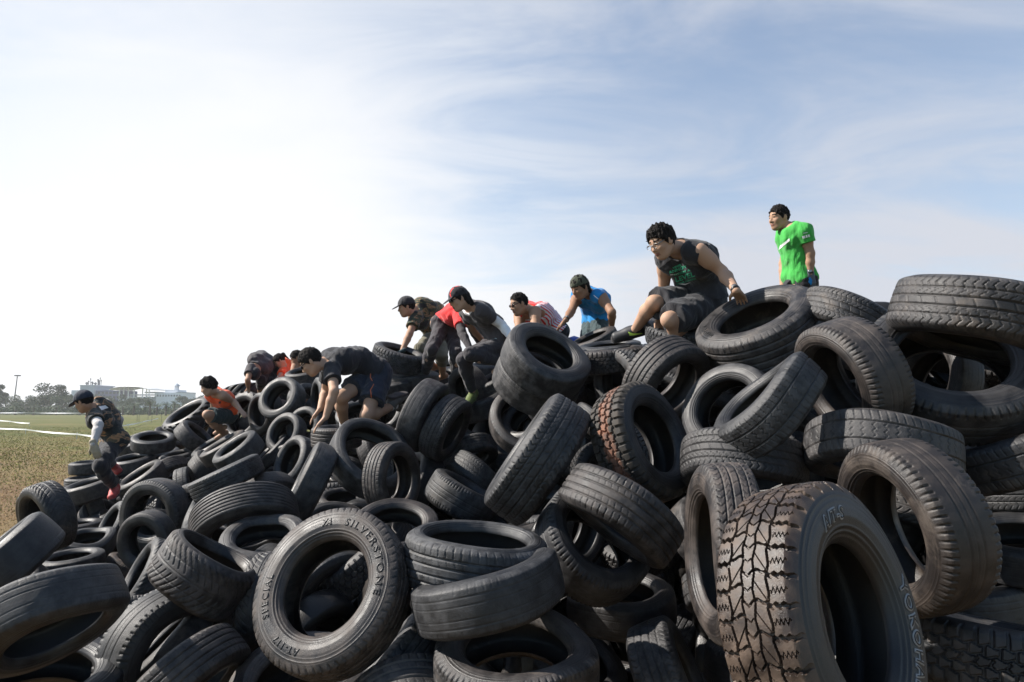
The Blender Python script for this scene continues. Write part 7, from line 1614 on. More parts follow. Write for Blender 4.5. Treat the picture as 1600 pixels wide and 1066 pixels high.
 (3, (5.776, 5.964, 0.936), (-0.486, 0.779, 0.396), 0.33, 0.39, 'rib2'),
 (3, (-2.507, 9.744, 0.813), (0.954, -0.291, 0.069), 0.276, 0.34, 'slick'),
 (3, (-1.49, 10.262, 1.917), (-0.109, -0.709, 0.697), 0.28, 0.34, 'block'),
 (3, (2.827, 6.525, 1.338), (0.282, -0.821, -0.496), 0.271, 0.34, 'rib4'),
 (3, (0.099, 5.457, 0.591), (-0.201, -0.209, -0.957), 0.323, 0.33, 'shoulder'),
 (3, (0.971, 7.389, 1.337), (-0.866, -0.487, 0.115), 0.315, 0.34, 'sipe'),
 (3, (3.963, 5.876, 1.507), (0.001, -0.444, -0.896), 0.277, 0.36, 'block'),
 (3, (-1.072, 6.134, 0.431), (0.435, -0.069, -0.898), 0.299, 0.37, 'vee'),
 (3, (-1.811, 6.217, 0.448), (-0.571, 0.391, 0.721), 0.292, 0.33, 'block'),
 (3, (-4.377, 11.034, 0.676), (-0.373, -0.224, 0.9), 0.302, 0.34, 'sipe'),
 (3, (6.432, 5.753, 0.625), (-0.238, 0.655, 0.717), 0.296, 0.38, 'slick'),
 (3, (1.655, 4.512, 0.686), (-0.818, -0.11, 0.565), 0.289, 0.36, 'block'),
 (3, (-1.821, 10.417, 1.871), (0.131, -0.125, -0.984), 0.277, 0.32, 'sipe'),
 (3, (-0.812, 6.134, 0.5), (0.77, 0.601, 0.215), 0.326, 0.37, 'rib2'),
 (3, (1.789, 5.67, 0.619), (-0.536, -0.635, -0.556), 0.313, 0.35, 'block'),
 (3, (0.173, 5.478, 0.474), (0.803, -0.587, 0.1), 0.281, 0.33, 'sipe'),
 (3, (-3.609, 11.251, 1.108), (0.529, -0.395, 0.751), 0.28, 0.38, 'rib4'),
 (3, (1.61, 5.837, 0.635), (0.713, -0.28, -0.643), 0.309, 0.35, 'vee'),
 (3, (-0.624, 9.881, 2.238), (-0.336, 0.936, -0.105), 0.317, 0.33, 'rib4'),
 (3, (0.469, 8.44, 2.163), (-0.198, -0.531, 0.824), 0.283, 0.39, 'block'),
 (3, (-6.126, 11.453, 0.525), (-0.248, 0.566, -0.786), 0.273, 0.36, 'sipe'),
 (3, (-2.695, 10.299, 1.185), (-0.341, 0.881, 0.329), 0.29, 0.32, 'block'),
 (3, (2.556, 6.867, 2.602), (0.152, 0.834, 0.531), 0.295, 0.35, 'slick'),
 (3, (-1.325, 10.01, 1.823), (0.494, 0.826, -0.272), 0.294, 0.33, 'block'),
 (3, (0.27, 5.784, 0.689), (0.082, 0.982, -0.169), 0.276, 0.33, 'sipe'),
 (3, (4.677, 5.753, 0.94), (-0.724, 0.219, -0.654), 0.313, 0.38, 'rib2'),
 (3, (-0.119, 5.285, 0.483), (-0.507, 0.669, -0.544), 0.286, 0.34, 'slick'),
 (3, (-3.436, 10.957, 1.167), (-0.814, 0.521, 0.256), 0.305, 0.33, 'slick'),
 (3, (-6.613, 11.84, 0.718), (0.194, 0.721, -0.665), 0.302, 0.38, 'slick'),
 (3, (3.168, 6.069, 1.349), (0.015, -0.666, 0.746), 0.304, 0.35, 'shoulder'),
 (3, (1.71, 6.321, 1.877), (0.73, 0.65, 0.211), 0.286, 0.33, 'slick'),
 (3, (-0.37, 8.412, 1.313), (0.792, -0.423, -0.441), 0.282, 0.39, 'vee'),
 (3, (5.301, 5.965, 0.993), (0.345, 0.652, 0.674), 0.319, 0.39, 'shoulder'),
 (3, (0.134, 8.124, 1.253), (0.908, -0.171, 0.383), 0.303, 0.39, 'rib2'),
 (3, (-0.002, 8.526, 1.453), (0.567, 0.306, 0.764), 0.31, 0.35, 'slick'),
 (3, (3.522, 6.193, 2.221), (-0.346, -0.493, -0.798), 0.309, 0.33, 'slick'),
 (3, (0.731, 7.762, 1.985), (-0.502, 0.53, -0.683), 0.329, 0.34, 'rib2'),
 (3, (3.717, 5.829, 1.238), (0.699, 0.703, 0.132), 0.33, 0.38, 'rib2'),
 (3, (-1.772, 8.27, 0.747), (0.232, -0.807, -0.544), 0.293, 0.36, 'rib4'),
 (3, (6.533, 6.014, 1.342), (-0.814, 0.101, -0.572), 0.295, 0.4, 'vee'),
 (3, (-1.371, 5.796, 0.405), (0.322, 0.239, -0.916), 0.311, 0.38, 'sipe'),
 (3, (-1.402, 5.93, 0.333), (0.0, -0.943, -0.331), 0.278, 0.35, 'rib2'),
 (3, (1.46, 6.627, 0.3), (0.533, 0.585, 0.611), 0.272, 0.32, 'slick'),
 (3, (4.224, 5.916, 1.339), (-0.671, 0.052, 0.739), 0.3, 0.37, 'rib2'),
 (3, (5.745, 5.726, 1.677), (0.402, 0.868, -0.293), 0.281, 0.32, 'vee'),
 (3, (-1.819, 6.147, 0.422), (0.494, 0.736, -0.463), 0.272, 0.39, 'block'),
 (3, (6.098, 5.836, 1.369), (-0.607, -0.632, 0.482), 0.278, 0.34, 'rib4'),
]
rest = []
for (layer, pos, ax, R, w, kind) in DEEP_DATA:
    M = tyre_matrix(pos, ax, R, w, rng.uniform(0, 6.28)) @ Matrix.Diagonal((R, R, R * w / HW, 1))
    if layer == 0:
        root = empty('tyre'); root.matrix_world = M
        amt = rng.uniform(.3, .9)
        for nm, me in zip(('tread', 'sidewall', 'sidewall', 'inner_liner'), tyre_meshes(kind, 'p')):
            o = mesh_obj(nm, None, None, None, root, mesh=me); o.color = (amt, rng.choice((0, .1, .3)), rng.random(), 1)
        tag(root, 'dark tyre buried deep in the gaps between the outer tyres of the heap', 'tyre', 'tyres buried inside the heap')
    else:
        rest.append(M)
# the innermost ones: one mass
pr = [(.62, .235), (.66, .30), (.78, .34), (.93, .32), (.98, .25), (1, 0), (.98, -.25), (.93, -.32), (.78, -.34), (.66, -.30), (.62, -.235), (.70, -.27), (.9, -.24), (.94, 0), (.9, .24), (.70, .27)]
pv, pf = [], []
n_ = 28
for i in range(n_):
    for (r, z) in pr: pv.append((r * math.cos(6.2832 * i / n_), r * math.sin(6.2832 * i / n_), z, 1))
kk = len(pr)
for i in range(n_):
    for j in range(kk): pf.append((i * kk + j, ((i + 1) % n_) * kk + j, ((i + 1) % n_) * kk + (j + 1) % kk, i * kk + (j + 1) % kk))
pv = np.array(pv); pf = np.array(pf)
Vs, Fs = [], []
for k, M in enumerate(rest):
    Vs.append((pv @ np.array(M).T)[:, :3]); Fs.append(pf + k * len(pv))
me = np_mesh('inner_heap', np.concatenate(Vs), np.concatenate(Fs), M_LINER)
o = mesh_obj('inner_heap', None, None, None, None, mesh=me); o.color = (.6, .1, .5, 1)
tag(o, 'mass of dark tyres filling the inside of the heap', 'tyres', None, 'stuff')

# ------------------------------------------------------------------ figures: one continuous surface per body, clothes as children
def smin(a, b, k):
    if k <= 0: return np.minimum(a, b)
    h = np.maximum(k - np.abs(a - b), 0) / k
    return np.minimum(a, b) - h * h * k * .25
class Field:
    """signed distance samples on a box grid; shapes are blended in one after another"""
    def __init__(self, lo, hi, h):
        self.lo = np.array(lo, float) - 3 * h; self.h = h
        self.n = np.maximum(4, np.ceil((np.array(hi, float) + 3 * h - self.lo) / h).astype(int) + 1)
        self.F = np.full(tuple(self.n), .3, np.float32)
    def box(self, lo, hi, m):
        a = np.clip(np.floor((np.array(lo) - m - self.lo) / self.h).astype(int), 0, self.n - 1)
        b = np.clip(np.ceil((np.array(hi) + m - self.lo) / self.h).astype(int) + 1, 1, self.n)
        sl = tuple(slice(int(x), int(max(y, x + 1))) for x, y in zip(a, b))
        g = [self.lo[i] + self.h * np.arange(sl[i].start, sl[i].stop) for i in range(3)]
        return sl, np.stack(np.meshgrid(*g, indexing='ij'), -1)
    def put(self, sl, d, k): self.F[sl] = smin(self.F[sl], d.astype(np.float32), k)
    def cone(self, a, b, ra, rb, k=.02, cut=None):
        a = np.array(a, float); b = np.array(b, float); r = max(ra, rb)
        sl, P = self.box(np.minimum(a, b) - r, np.maximum(a, b) + r, k + .02)
        ab = b - a; L2 = max(ab @ ab, 1e-9)
        t = np.clip(((P - a) @ ab) / L2, 0, 1)
        d = np.linalg.norm(P - a - t[..., None] * ab, axis=-1) - (ra + (rb - ra) * t)
        if cut is not None:
            for (p0, nn) in cut: d = np.maximum(d, (P - np.array(p0)) @ np.array(nn))
        self.put(sl, d, k)
    def ell(self, c, axes, rad_, k=.02, cut=None, sub=False, noise=None):
        c = np.array(c, float); A = np.array(axes, float); R_ = np.array(rad_, float); r = R_.max()
        sl, P = self.box(c - r, c + r, k + .02)
        q = (P - c) @ A.T
        n0 = np.linalg.norm(q / R_, axis=-1); n1 = np.linalg.norm(q / R_ ** 2, axis=-1)
        d = n0 * (n0 - 1) / np.maximum(n1, 1e-6)
        if noise is not None: d = d + noise(q)
        if cut is not None:
            for (p0, nn) in cut: d = np.maximum(d, (P - np.array(p0)) @ np.array(nn))
        if sub: self.F[sl] = -smin(-self.F[sl], d.astype(np.float32), k)
        else: self.put(sl, d, k)
    def carve_cone(self, a, b, r, k=.01):
        a = np.array(a, float); b = np.array(b, float)
        sl, P = self.box(np.minimum(a, b) - r, np.maximum(a, b) + r, k + .02)
        ab = b - a; t = np.clip(((P - a) @ ab) / max(ab @ ab, 1e-9), 0, 1)
        d = np.linalg.norm(P - a - t[..., None] * ab, axis=-1) - r
        self.F[sl] = -smin(-self.F[sl], d.astype(np.float32), k)
    def clip(self, p0, nn):
        g = [self.lo[i] + self.h * np.arange(self.n[i]) for i in range(3)]
        d = sum((g[i] - p0[i]).reshape([-1 if j == i else 1 for j in range(3)]) * nn[i] for i in range(3))
        self.F = np.maximum(self.F, d.astype(np.float32))
    def wrinkle(self, amp, seed, f=26.0):
        r_ = np.random.default_rng(seed)
        g = [self.lo[i] + self.h * np.arange(self.n[i]) for i in range(3)]
        w = 0
        for q in range(4):
            kx, ky, kz = r_.normal(size=3) * f * (1 + .5 * q); p1, p2 = r_.uniform(0, 6.28, 2)
            A = np.sin(kx * g[0] + p1)[:, None, None] * np.sin(.6 * ky * g[1] + p2)[None, :, None]
            w = w + np.sin(A * 1.5 + (kz * g[2])[None, None, :] + (ky * g[1])[None, :, None] * .7 + (kx * g[0])[:, None, None] * .7) / (1 + .4 * q)
        self.F += (amp * w * .5).astype(np.float32)
    def mesh(self, name, mats, smooth_it=2):
        F = self.F; s = F < 0
        c = [s[i:i + s.shape[0] - 1 if i == 0 else None, j:j + s.shape[1] - 1 if j == 0 else None, k:k + s.shape[2] - 1 if k == 0 else None] for i in (0, 1) for j in (0, 1) for k in (0, 1)]
        alln = c[0] & c[1] & c[2] & c[3] & c[4] & c[5] & c[6] & c[7]; anyn = c[0] | c[1] | c[2] | c[3] | c[4] | c[5] | c[6] | c[7]
        act = anyn & ~alln
        I = np.argwhere(act)
        if len(I) == 0: return None, None, None
        off = np.array([[i, j, k] for i in (0, 1) for j in (0, 1) for k in (0, 1)])
        cv = np.stack([F[I[:, 0] + o[0], I[:, 1] + o[1], I[:, 2] + o[2]] for o in off], 1)
        acc = np.zeros((len(I), 3)); cnt = np.zeros(len(I))
        for a_ in range(8):
            for b_ in range(a_ + 1, 8):
                if np.abs(off[a_] - off[b_]).sum() != 1: continue
                va, vb = cv[:, a_], cv[:, b_]; m = (va < 0) != (vb < 0)
                t_ = np.where(m, va / np.where(m, va - vb, 1), 0)
                acc += np.where(m[:, None], off[a_] + t_[:, None] * (off[b_] - off[a_]), 0); cnt += m
        V = self.lo + self.h * (I + acc / cnt[:, None])
        idx = np.full(act.shape, -1, np.int32); idx[I[:, 0], I[:, 1], I[:, 2]] = np.arange(len(I))
        Q = []
        for ax in range(3):
            o1, o2 = [(1, 2), (2, 0), (0, 1)][ax]
            sa = [slice(None)] * 3; sb = [slice(None)] * 3
            sa[ax] = slice(0, -1); sb[ax] = slice(1, None)
            cross = s[tuple(sa)] != s[tuple(sb)]
            E = np.argwhere(cross); ins = s[tuple(E.T)]
            ok = (E[:, o1] > 0) & (E[:, o2] > 0) & (E[:, o1] < idx.shape[o1]) & (E[:, o2] < idx.shape[o2])
            E = E[ok]; ins = ins[ok]
            def cell(d1, d2):
                e = E.copy(); e[:, o1] -= d1; e[:, o2] -= d2
                return idx[e[:, 0], e[:, 1], e[:, 2]]
            q = np.stack([cell(1, 1), cell(0, 1), cell(0, 0), cell(1, 0)], 1)
            q[~ins] = q[~ins][:, ::-1]
            Q.append(q)
        Q = np.concatenate(Q); Q = Q[(Q >= 0).all(1)]
        for _ in range(smooth_it):          # light umbrella smoothing
            s_ = np.zeros_like(V); n_ = np.zeros(len(V))
            for a_, b_ in ((0, 1), (1, 2), (2, 3), (3, 0)):
                np.add.at(s_, Q[:, a_], V[Q[:, b_]]); np.add.at(n_, Q[:, a_], 1)
                np.add.at(s_, Q[:, b_], V[Q[:, a_]]); np.add.at(n_, Q[:, b_], 1)
            V = V * .5 + .5 * s_ / np.maximum(n_, 1)[:, None]
        me = np_mesh(name, V, Q, None)
        for m in mats: me.materials.append(m)
        return me, V, Q

def nrm(v):
    v = np.array(v, float); L_ = np.linalg.norm(v); return v / L_ if L_ > 1e-9 else v
def camv(x, y, z):                              # right, up, towards the viewer
    return np.array(V_R * x + V_U * y - V_F * z)
CAMN = np.array(CAM)
def rayn(px, py): return np.array(ray(px, py))
def reach(P, px, py, Lb, sign):
    """the point seen at (px, py) that lies a bone's length from P"""
    r_ = rayn(px, py); q = CAMN - P
    a_ = r_ @ r_; b_ = 2 * r_ @ q; c_ = q @ q - Lb * Lb; D_ = b_ * b_ - 4 * a_ * c_
    t_ = -b_ / (2 * a_)
    if D_ > 0 and sign: t_ += sign * math.sqrt(D_) / (2 * a_)
    return CAMN + r_ * t_

SKIN_BUMP = dict(bump=.06, bscale=180)
def skin_mat(name, col):
    m = simple_mat(name, col, rough=.62, spec=.25, noise=.14, nscale=9, **SKIN_BUMP)
    b = m.node_tree.nodes['Principled BSDF']; b.inputs['Subsurface Weight'].default_value = .08; b.inputs['Subsurface Radius'].default_value = (.02, .008, .004)
    return m
def cloth_mat(name, col, rough=.8, noise=.18, sheen=.15):
    m = simple_mat(name, col, rough=rough, spec=.2, noise=noise, nscale=14, sheen=sheen)
    t = m.node_tree; b = t.nodes['Principled BSDF']
    tcn = NT(t, 'ShaderNodeTexCoord'); mp_ = NT(t, 'ShaderNodeMapping'); mp_.inputs['Scale'].default_value = (1, 1, .45); mp_.inputs['Rotation'].default_value = (.4, .7, .3)
    t.links.new(tcn.outputs['Object'], mp_.inputs[0])
    nz = NT(t, 'ShaderNodeTexNoise', i_Scale=13.0, i_Detail=4.0, i_Distortion=.7); t.links.new(mp_.outputs[0], nz.inputs['Vector'])
    bp_ = NT(t, 'ShaderNodeBump', i_Strength=.75, i_Distance=.03); t.links.new(nz.outputs[0], bp_.inputs['Height']); t.links.new(bp_.outputs[0], b.inputs['Normal'])
    return m
def camo_mat(name, cols, scale=6.0):
    m = cloth_mat(name, (.05, .05, .05)); t = m.node_tree; b = t.nodes['Principled BSDF']
    tcn = NT(t, 'ShaderNodeTexCoord'); mp_ = NT(t, 'ShaderNodeMapping'); mp_.inputs['Scale'].default_value = (1, 1, 2.0); mp_.inputs['Rotation'].default_value = (.3, .5, 0)
    t.links.new(tcn.outputs['Object'], mp_.inputs[0])
    nz = NT(t, 'ShaderNodeTexNoise', i_Scale=scale, i_Detail=3.0, i_Distortion=.9); t.links.new(mp_.outputs[0], nz.inputs['Vector'])
    cr_ = NT(t, 'ShaderNodeValToRGB'); cr_.color_ramp.interpolation = 'CONSTANT'
    e_ = cr_.color_ramp.elements; e_[0].position = 0; e_[0].color = (*cols[0], 1); e_[1].position = .46; e_[1].color = (*cols[1], 1)
    for p_, c_ in ((.55, cols[2]), (.62, cols[3])):
        x_ = e_.new(p_); x_.color = (*c_, 1)
    t.links.new(nz.outputs[0], cr_.inputs[0]); t.links.new(cr_.outputs[0], b.inputs['Base Color'])
    return m
M_HAIR = simple_mat('black_hair', (.011, .009, .008), rough=.75, spec=.12, noise=.4, nscale=60, bump=.6, bscale=160)
M_LIP = simple_mat('lip', (.23, .105, .075), rough=.5)
M_EYE = simple_mat('eye', (.03, .02, .018), rough=.25)
M_LENS = simple_mat('dark_lens', (.006, .006, .008), rough=.12, spec=.6)
M_STRAP = simple_mat('black_strap', (.012, .012, .014), rough=.45)
M_STEEL = simple_mat('steel', (.22, .22, .22), rough=.4, metal=1)
M_WHITE = simple_mat('white_print', (.75, .75, .75), rough=.7)
M_LIME = simple_mat('lime_print', (.50, .72, .10), rough=.6)
M_SOLE = simple_mat('rubber_sole', (.05, .045, .045), rough=.7)

BVH = {}
def decal(name, garment, polys, mat, parent, lift=.0025, cell=2.0):
    """thin print lying on a garment: outlines (photo px) are gridded and laid on the cloth's own surface"""
    bm_ = bmesh.new()
    for poly in polys:
        vs = [bm_.verts.new((x, y, 0)) for x, y in poly]
        try: bm_.faces.new(vs)
        except ValueError: pass
    return decal_bm(name, garment, bm_, mat, parent, lift, cell)
def decal_bm(name, garment, bm_, mat, parent, lift=.0025, cell=2.0):
    bmesh.ops.triangulate(bm_, faces=bm_.faces[:])
    for _ in range(5):
        es = [e_ for e_ in bm_.edges if e_.calc_length() > cell]
        if not es: break
        bmesh.ops.subdivide_edges(bm_, edges=es, cuts=1)
        bmesh.ops.triangulate(bm_, faces=[f_ for f_ in bm_.faces if len(f_.verts) > 3])
    if garment.name not in BVH:
        me = garment.data
        BVH[garment.name] = BVHTree.FromPolygons([v.co.copy() for v in me.vertices], [tuple(p.vertices) for p in me.polygons])
    tree = BVH[garment.name]; org = garment.matrix_world.translation
    dead = []
    for v in bm_.verts:
        d_ = ray(v.co.x, v.co.y).normalized()
        hit, n_, _, _ = tree.ray_cast(CAM - org, d_)
        if hit is None: dead.append(v)
        else:
            if n_.dot(d_) > 0: n_ = -n_
            v.co = hit + n_ * lift
    if dead: bmesh.ops.delete(bm_, geom=dead, context='VERTS')
    me = bpy.data.meshes.new(name); bm_.to_mesh(me); bm_.free(); me.materials.append(mat)
    o = bpy.data.objects.new(name, me); COL.objects.link(o); o.parent = parent
    return o
def text_bm(body, size=1.0, offset=0.0, spacing=1.0, bold=False):
    cu = bpy.data.curves.new('text', 'FONT'); cu.body = body; cu.size = size; cu.align_x = 'CENTER'; cu.offset = offset; cu.space_character = spacing
    cu.resolution_u = 3
    ob = bpy.data.objects.new('text', cu); COL.objects.link(ob)
    bpy.context.view_layer.update()
    me = bpy.data.meshes.new_from_object(ob.evaluated_get(bpy.context.evaluated_depsgraph_get()))
    bpy.data.objects.remove(ob); bm_ = bmesh.new(); bm_.from_mesh(me); bpy.data.meshes.remove(me); bpy.data.curves.remove(cu)
    return bm_

SEED = [100]
def figure(label, J, d, H=1.72, b=1.0, face=(-.8, -.3, .3), S=None, skin=None, hair='short', cap=None, top=None, bottom=None,
           shoes=None, sleeve_arm=None, glove=None, glasses=None, watch=None, vox=.007, up_hint=(0, 1, 0), headscale=.95, hand_curl=.35, group='people climbing over the tyre heap', socks=None, pin=None):
    S = S or {}; s = H / 1.72
    SEED[0] += 1
    K = {}
    K['pelvis'] = np.array(at(*J['pelvis'], d))
    K['neck'] = reach(K['pelvis'], *J['neck'], J.get('spine', .50) * s, S.get('neck', -1))
    if 'waist' in J: K['waist'] = reach(K['pelvis'], *J['waist'], .22 * s, 0)
    else: K['waist'] = K['pelvis'] * .55 + K['neck'] * .45
    if S.get('flat'): pass
    K['head'] = reach(K['neck'], *J['head'], .185 * s, S.get('head', -1))
    fw = nrm(camv(*face))
    # where a joint is not given it follows from its neighbours
    for side, sg in (('N', -1), ('F', 1)):
        K['sh' + side] = reach(K['neck'] * .9 + K['waist'] * .1, *J['sh' + side], .185 * s * (1 + .12 * (b - 1)), S.get('sh' + side, sg))
        K['el' + side] = reach(K['sh' + side], *J['el' + side], .285 * s, S.get('el' + side, sg))
        K['wr' + side] = reach(K['el' + side], *J['wr' + side], .255 * s, S.get('wr' + side, sg))
        tip = J.get('tip' + side)
        if tip is None: K['tip' + side] = K['wr' + side] + nrm(K['wr' + side] - K['el' + side]) * .17 * s
        else: K['tip' + side] = reach(K['wr' + side], *tip, .165 * s, S.get('tip' + side, 0))
        K['hip' + side] = reach(K['pelvis'], *J['hip' + side], .095 * s, S.get('hip' + side, sg))
        K['kn' + side] = reach(K['hip' + side], *J['kn' + side], .425 * s, S.get('kn' + side, sg))
        K['an' + side] = reach(K['kn' + side], *J['an' + side], .415 * s, S.get('an' + side, sg))
        if 'to' + side in J: K['to' + side] = reach(K['an' + side], *J['to' + side], .20 * s, S.get('to' + side, -1))
    for nm in (pin or ()):            # a hand laid on what is seen at its pixel
        sd = nm[-1]; r_ = Vector(rayn(*J[nm])).normalized()
        ok, hit, n_, _, ob_, _ = C.ray_cast(bpy.context.evaluated_depsgraph_get(), CAM, r_)
        if not ok or ob_.parent is None or ob_.parent.get('category') != 'tyre': continue
        tip = np.array(hit + n_ * .012); rw = rayn(*J['wr' + sd]); q_ = [reach(tip, *J['wr' + sd], .15 * s, sg_) for sg_ in (-1, 1)]
        wr_ = min(q_, key=lambda w: abs(np.linalg.norm(w - K['el' + sd]) - .255 * s))
        if np.linalg.norm(wr_ - K['wr' + sd]) > .75: continue
        K['tip' + sd] = tip; K['wr' + sd] = wr_
        q_ = [reach(wr_, *J['el' + sd], .255 * s, sg_) for sg_ in (-1, 1)]
        el_ = min(q_, key=lambda w: abs(np.linalg.norm(w - K['sh' + sd]) - .285 * s)); K['el' + sd] = el_
    X = nrm(K['shN'] - K['shF']); XH = nrm(K['hipN'] - K['hipF'])
    spine_up = nrm(K['neck'] - K['waist'])
    chest = K['waist'] * .38 + K['neck'] * .62
    R = {k: v * s for k, v in dict(ch=.100, chx=.082, wa=.094, wax=.052, pe=.102, pex=.07, ua=.050, el=.039, fa=.041, wr=.0265, th=.084, kn=.056, cf=.056, an=.036, nk=.056).items()}
    for k in ('ch', 'wa', 'pe', 'ua', 'th', 'fa'): R[k] *= b ** (.7 if k != 'wa' else 1.1)
    for k in ('chx', 'wax'): R[k] *= b
    belly_f = nrm(np.cross(X, spine_up)); 
    if belly_f @ fw < 0: belly_f = -belly_f
    Xp = X - (X @ spine_up) * spine_up; Xp = nrm(Xp)
    def torso(Fd, g=0.0, k=.045):
        for q in (1, -1):
            u0 = K['neck'] * .82 + K['waist'] * .18 + Xp * q * R['chx'] * 1.05
            Fd.cone(u0, chest + Xp * q * R['chx'], .070 * s + g, R['ch'] + g, k)
            Fd.cone(chest + Xp * q * R['chx'] * .95, K['waist'] + Xp * q * R['wax'], R['ch'] + g, R['wa'] + g, k)
            xm = nrm(Xp + XH)
            Fd.cone(K['waist'] + Xp * q * R['wax'], K['pelvis'] + XH * q * R['pex'], R['wa'] + g, R['pe'] + g, k)
            sh = K['sh' + ('N' if q == 1 else 'F')]
            Fd.cone(K['neck'] - spine_up * .035 * s, sh, .050 * s + g, .056 * s + g, k)
    def hips(Fd, g=0.0):
        for q, sd in ((1, 'N'), (-1, 'F')):
            Fd.cone(K['pelvis'] + XH * q * R['pex'], K['hip' + sd], R['pe'] + g, R['th'] * 1.08 + g, .05)
    # head frame
    up0 = nrm(K['head'] - K['neck']) if up_hint is None else nrm(camv(*up_hint))
    hu = nrm(up0 - (up0 @ fw) * fw); hs = np.cross(fw, hu)
    hc = K['head']; hk = s * headscale
    A = np.array([fw, hs, hu])
    hp = lambda f_, s_, u_: hc + (fw * f_ + hs * s_ + hu * u_) * hk
    pts = np.array([K[k] for k in K] + [hp(.15, 0, .15), hp(-.15, 0, .15), hp(0, .13, -.12), hp(0, -.13, -.12)])
    lo, hi = pts.min(0) - .17, pts.max(0) + .17
    base = K['pelvis'].copy(); base[2] = min(K['anN'][2], K['anF'][2]) - .08
    root = empty('person', base)
    tag(root, label, 'person', group)
    def finish(me, name, parent=root):
        me.vertices.foreach_get('co', buf := np.empty(len(me.vertices) * 3, np.float32))
        buf = (buf.reshape(-1, 3) - base.astype(np.float32)).ravel()
        me.vertices.foreach_set('co', buf); me.update()
        o = bpy.data.objects.new(name, me); COL.objects.link(o); o.parent = parent
        bpy.context.view_layer.update()
        return o
    # ---- body
    B = Field(lo, hi, vox)
    torso(B); hips(B)
    B.cone(K['neck'] - spine_up * .02, hp(-.018, 0, -.055), R['nk'] * (1 + .35 * (b - 1)), R['nk'] * .95, .03)
    for sd in 'NF':
        sh, el, wr, tip = (K[k + sd] for k in ('sh', 'el', 'wr', 'tip'))
        ud = nrm(el - sh)
        B.cone(sh, sh + ud * .10, .053 * s * b ** .5, R['ua'] * 1.04, .04); B.cone(sh + ud * .06, el, R['ua'], R['el'], .02)
        fd_ = nrm(wr - el); fm = el + fd_ * .08 * s
        B.cone(el, fm, R['el'], R['fa'], .02); B.cone(fm, wr, R['fa'], R['wr'], .015)
        # hand
        hd = nrm(tip - wr); pn = np.array([0, 0, -1.0]); pn = pn - (pn @ hd) * hd
        if np.linalg.norm(pn) < .5: pn = -X - (-X @ hd) * hd if sd == 'N' else X - (X @ hd) * hd
        pn = nrm(pn); lt = np.cross(hd, pn)
        if lt @ fw < 0: lt = -lt                       # thumb side towards where the person looks
        for q, (o_, ln) in enumerate(((.031, .070), (.011, .078), (-.010, .073), (-.030, .058))):
            kb = wr + (hd * .088 + lt * o_ * .95) * s
            B.cone(wr + lt * o_ * .45 * s, kb, .017 * s, .0125 * s, .010)
            sp_ = nrm(hd + lt * o_ * 3.0)
            c1, c2, c3 = hand_curl * .45, hand_curl * 1.1, hand_curl * 1.7
            p0 = kb; rr = max(.0085 * s, vox * 1.15)
            for cc, fr, r1 in ((c1, .45, .97), (c2, .32, .9), (c3, .23, .82)):
                p1 = p0 + (sp_ * math.cos(cc) + pn * math.sin(cc)) * ln * fr * s
                B.cone(p0, p1, rr, rr * r1, .004); p0 = p1; rr *= r1
        tb = wr + (hd * .028 + lt * .026) * s; tm = tb + nrm(hd * .75 + lt * .75 + pn * .25) * .045 * s; tt = tm + nrm(hd * .95 + lt * .35 + pn * .25) * .038 * s
        B.cone(tb, tm, .0145 * s, .0115 * s, .012); B.cone(tm, tt, .0110 * s, max(.0085 * s, vox * 1.1), .004)
        hip, kn, an = (K[k + sd] for k in ('hip', 'kn', 'an'))
        B.cone(hip, kn, R['th'], R['kn'], .03)
        sdn = nrm(an - kn); tdn = nrm(kn - hip)
        back = nrm(tdn - (tdn @ sdn) * sdn) if np.linalg.norm(tdn - (tdn @ sdn) * sdn) > .05 else -fw
        back = -back if (back @ (hip - an)) > 0 and False else back
        # the calf bulges on the side the knee folds towards
        calf = kn + sdn * .12 * s - nrm(back) * -.012 * s
        B.cone(kn, calf, R['kn'] * .96, R['cf'], .03); B.cone(calf, an, R['cf'], R['an'], .025)
        kp = kn - nrm(sdn - tdn) * .012 * s if np.linalg.norm(sdn - tdn) > .1 else kn
        B.cone(kn, kp, R['kn'] * .8, R['kn'] * .8, .03)
        ft = K['to' + sd] if 'to' + sd in K else an + nrm(fw + .2 * sdn) * .2 * s
        fdv = nrm(ft - an); dn = nrm(sdn - (sdn @ fdv) * fdv)
        B.cone(an + dn * .035 * s - fdv * .03 * s, an + dn * .05 * s + fdv * .13 * s, .036 * s, .028 * s, .03)
        K['fd' + sd] = fdv; K['dn' + sd] = dn
    # head
    B.ell(hp(-.012, 0, .032), A, np.array([.096, .076, .092]) * hk, .02)
    B.ell(hp(.034, 0, -.040), A, np.array([.060, .059, .080]) * hk, .03)
    B.ell(hp(.060, 0, -.094), A, np.array([.026, .028, .020]) * hk, .025)
    for q in (1, -1):
        B.ell(hp(.055, .040 * q, -.022), A, np.array([.028, .022, .022]) * hk, .02)
        B.cone(hp(-.02, .055 * q, -.045), hp(.045, .032 * q, -.088), .020 * hk, .016 * hk, .025)
    for q in (1, -1):
        B.ell(hp(.093, .032 * q, .012), A, np.array([.012, .020, .012]) * hk, .012, sub=True)
    B.cone(hp(.078, .012, .034), hp(.074, .046, .032), .010 * hk, .007 * hk, .012); B.cone(hp(.078, -.012, .034), hp(.074, -.046, .032), .010 * hk, .007 * hk, .012)
    for q in (1, -1): B.ell(hp(.073, .031 * q, .012), A, np.array([.0135, .0165, .0125]) * hk, .004)
    B.cone(hp(.084, 0, .018), hp(.106, 0, -.024), .008 * hk, .0115 * hk, .012)
    for q in (1, -1): B.ell(hp(.094, .014 * q, -.030), A, np.array([.012, .009, .008]) * hk, .008)
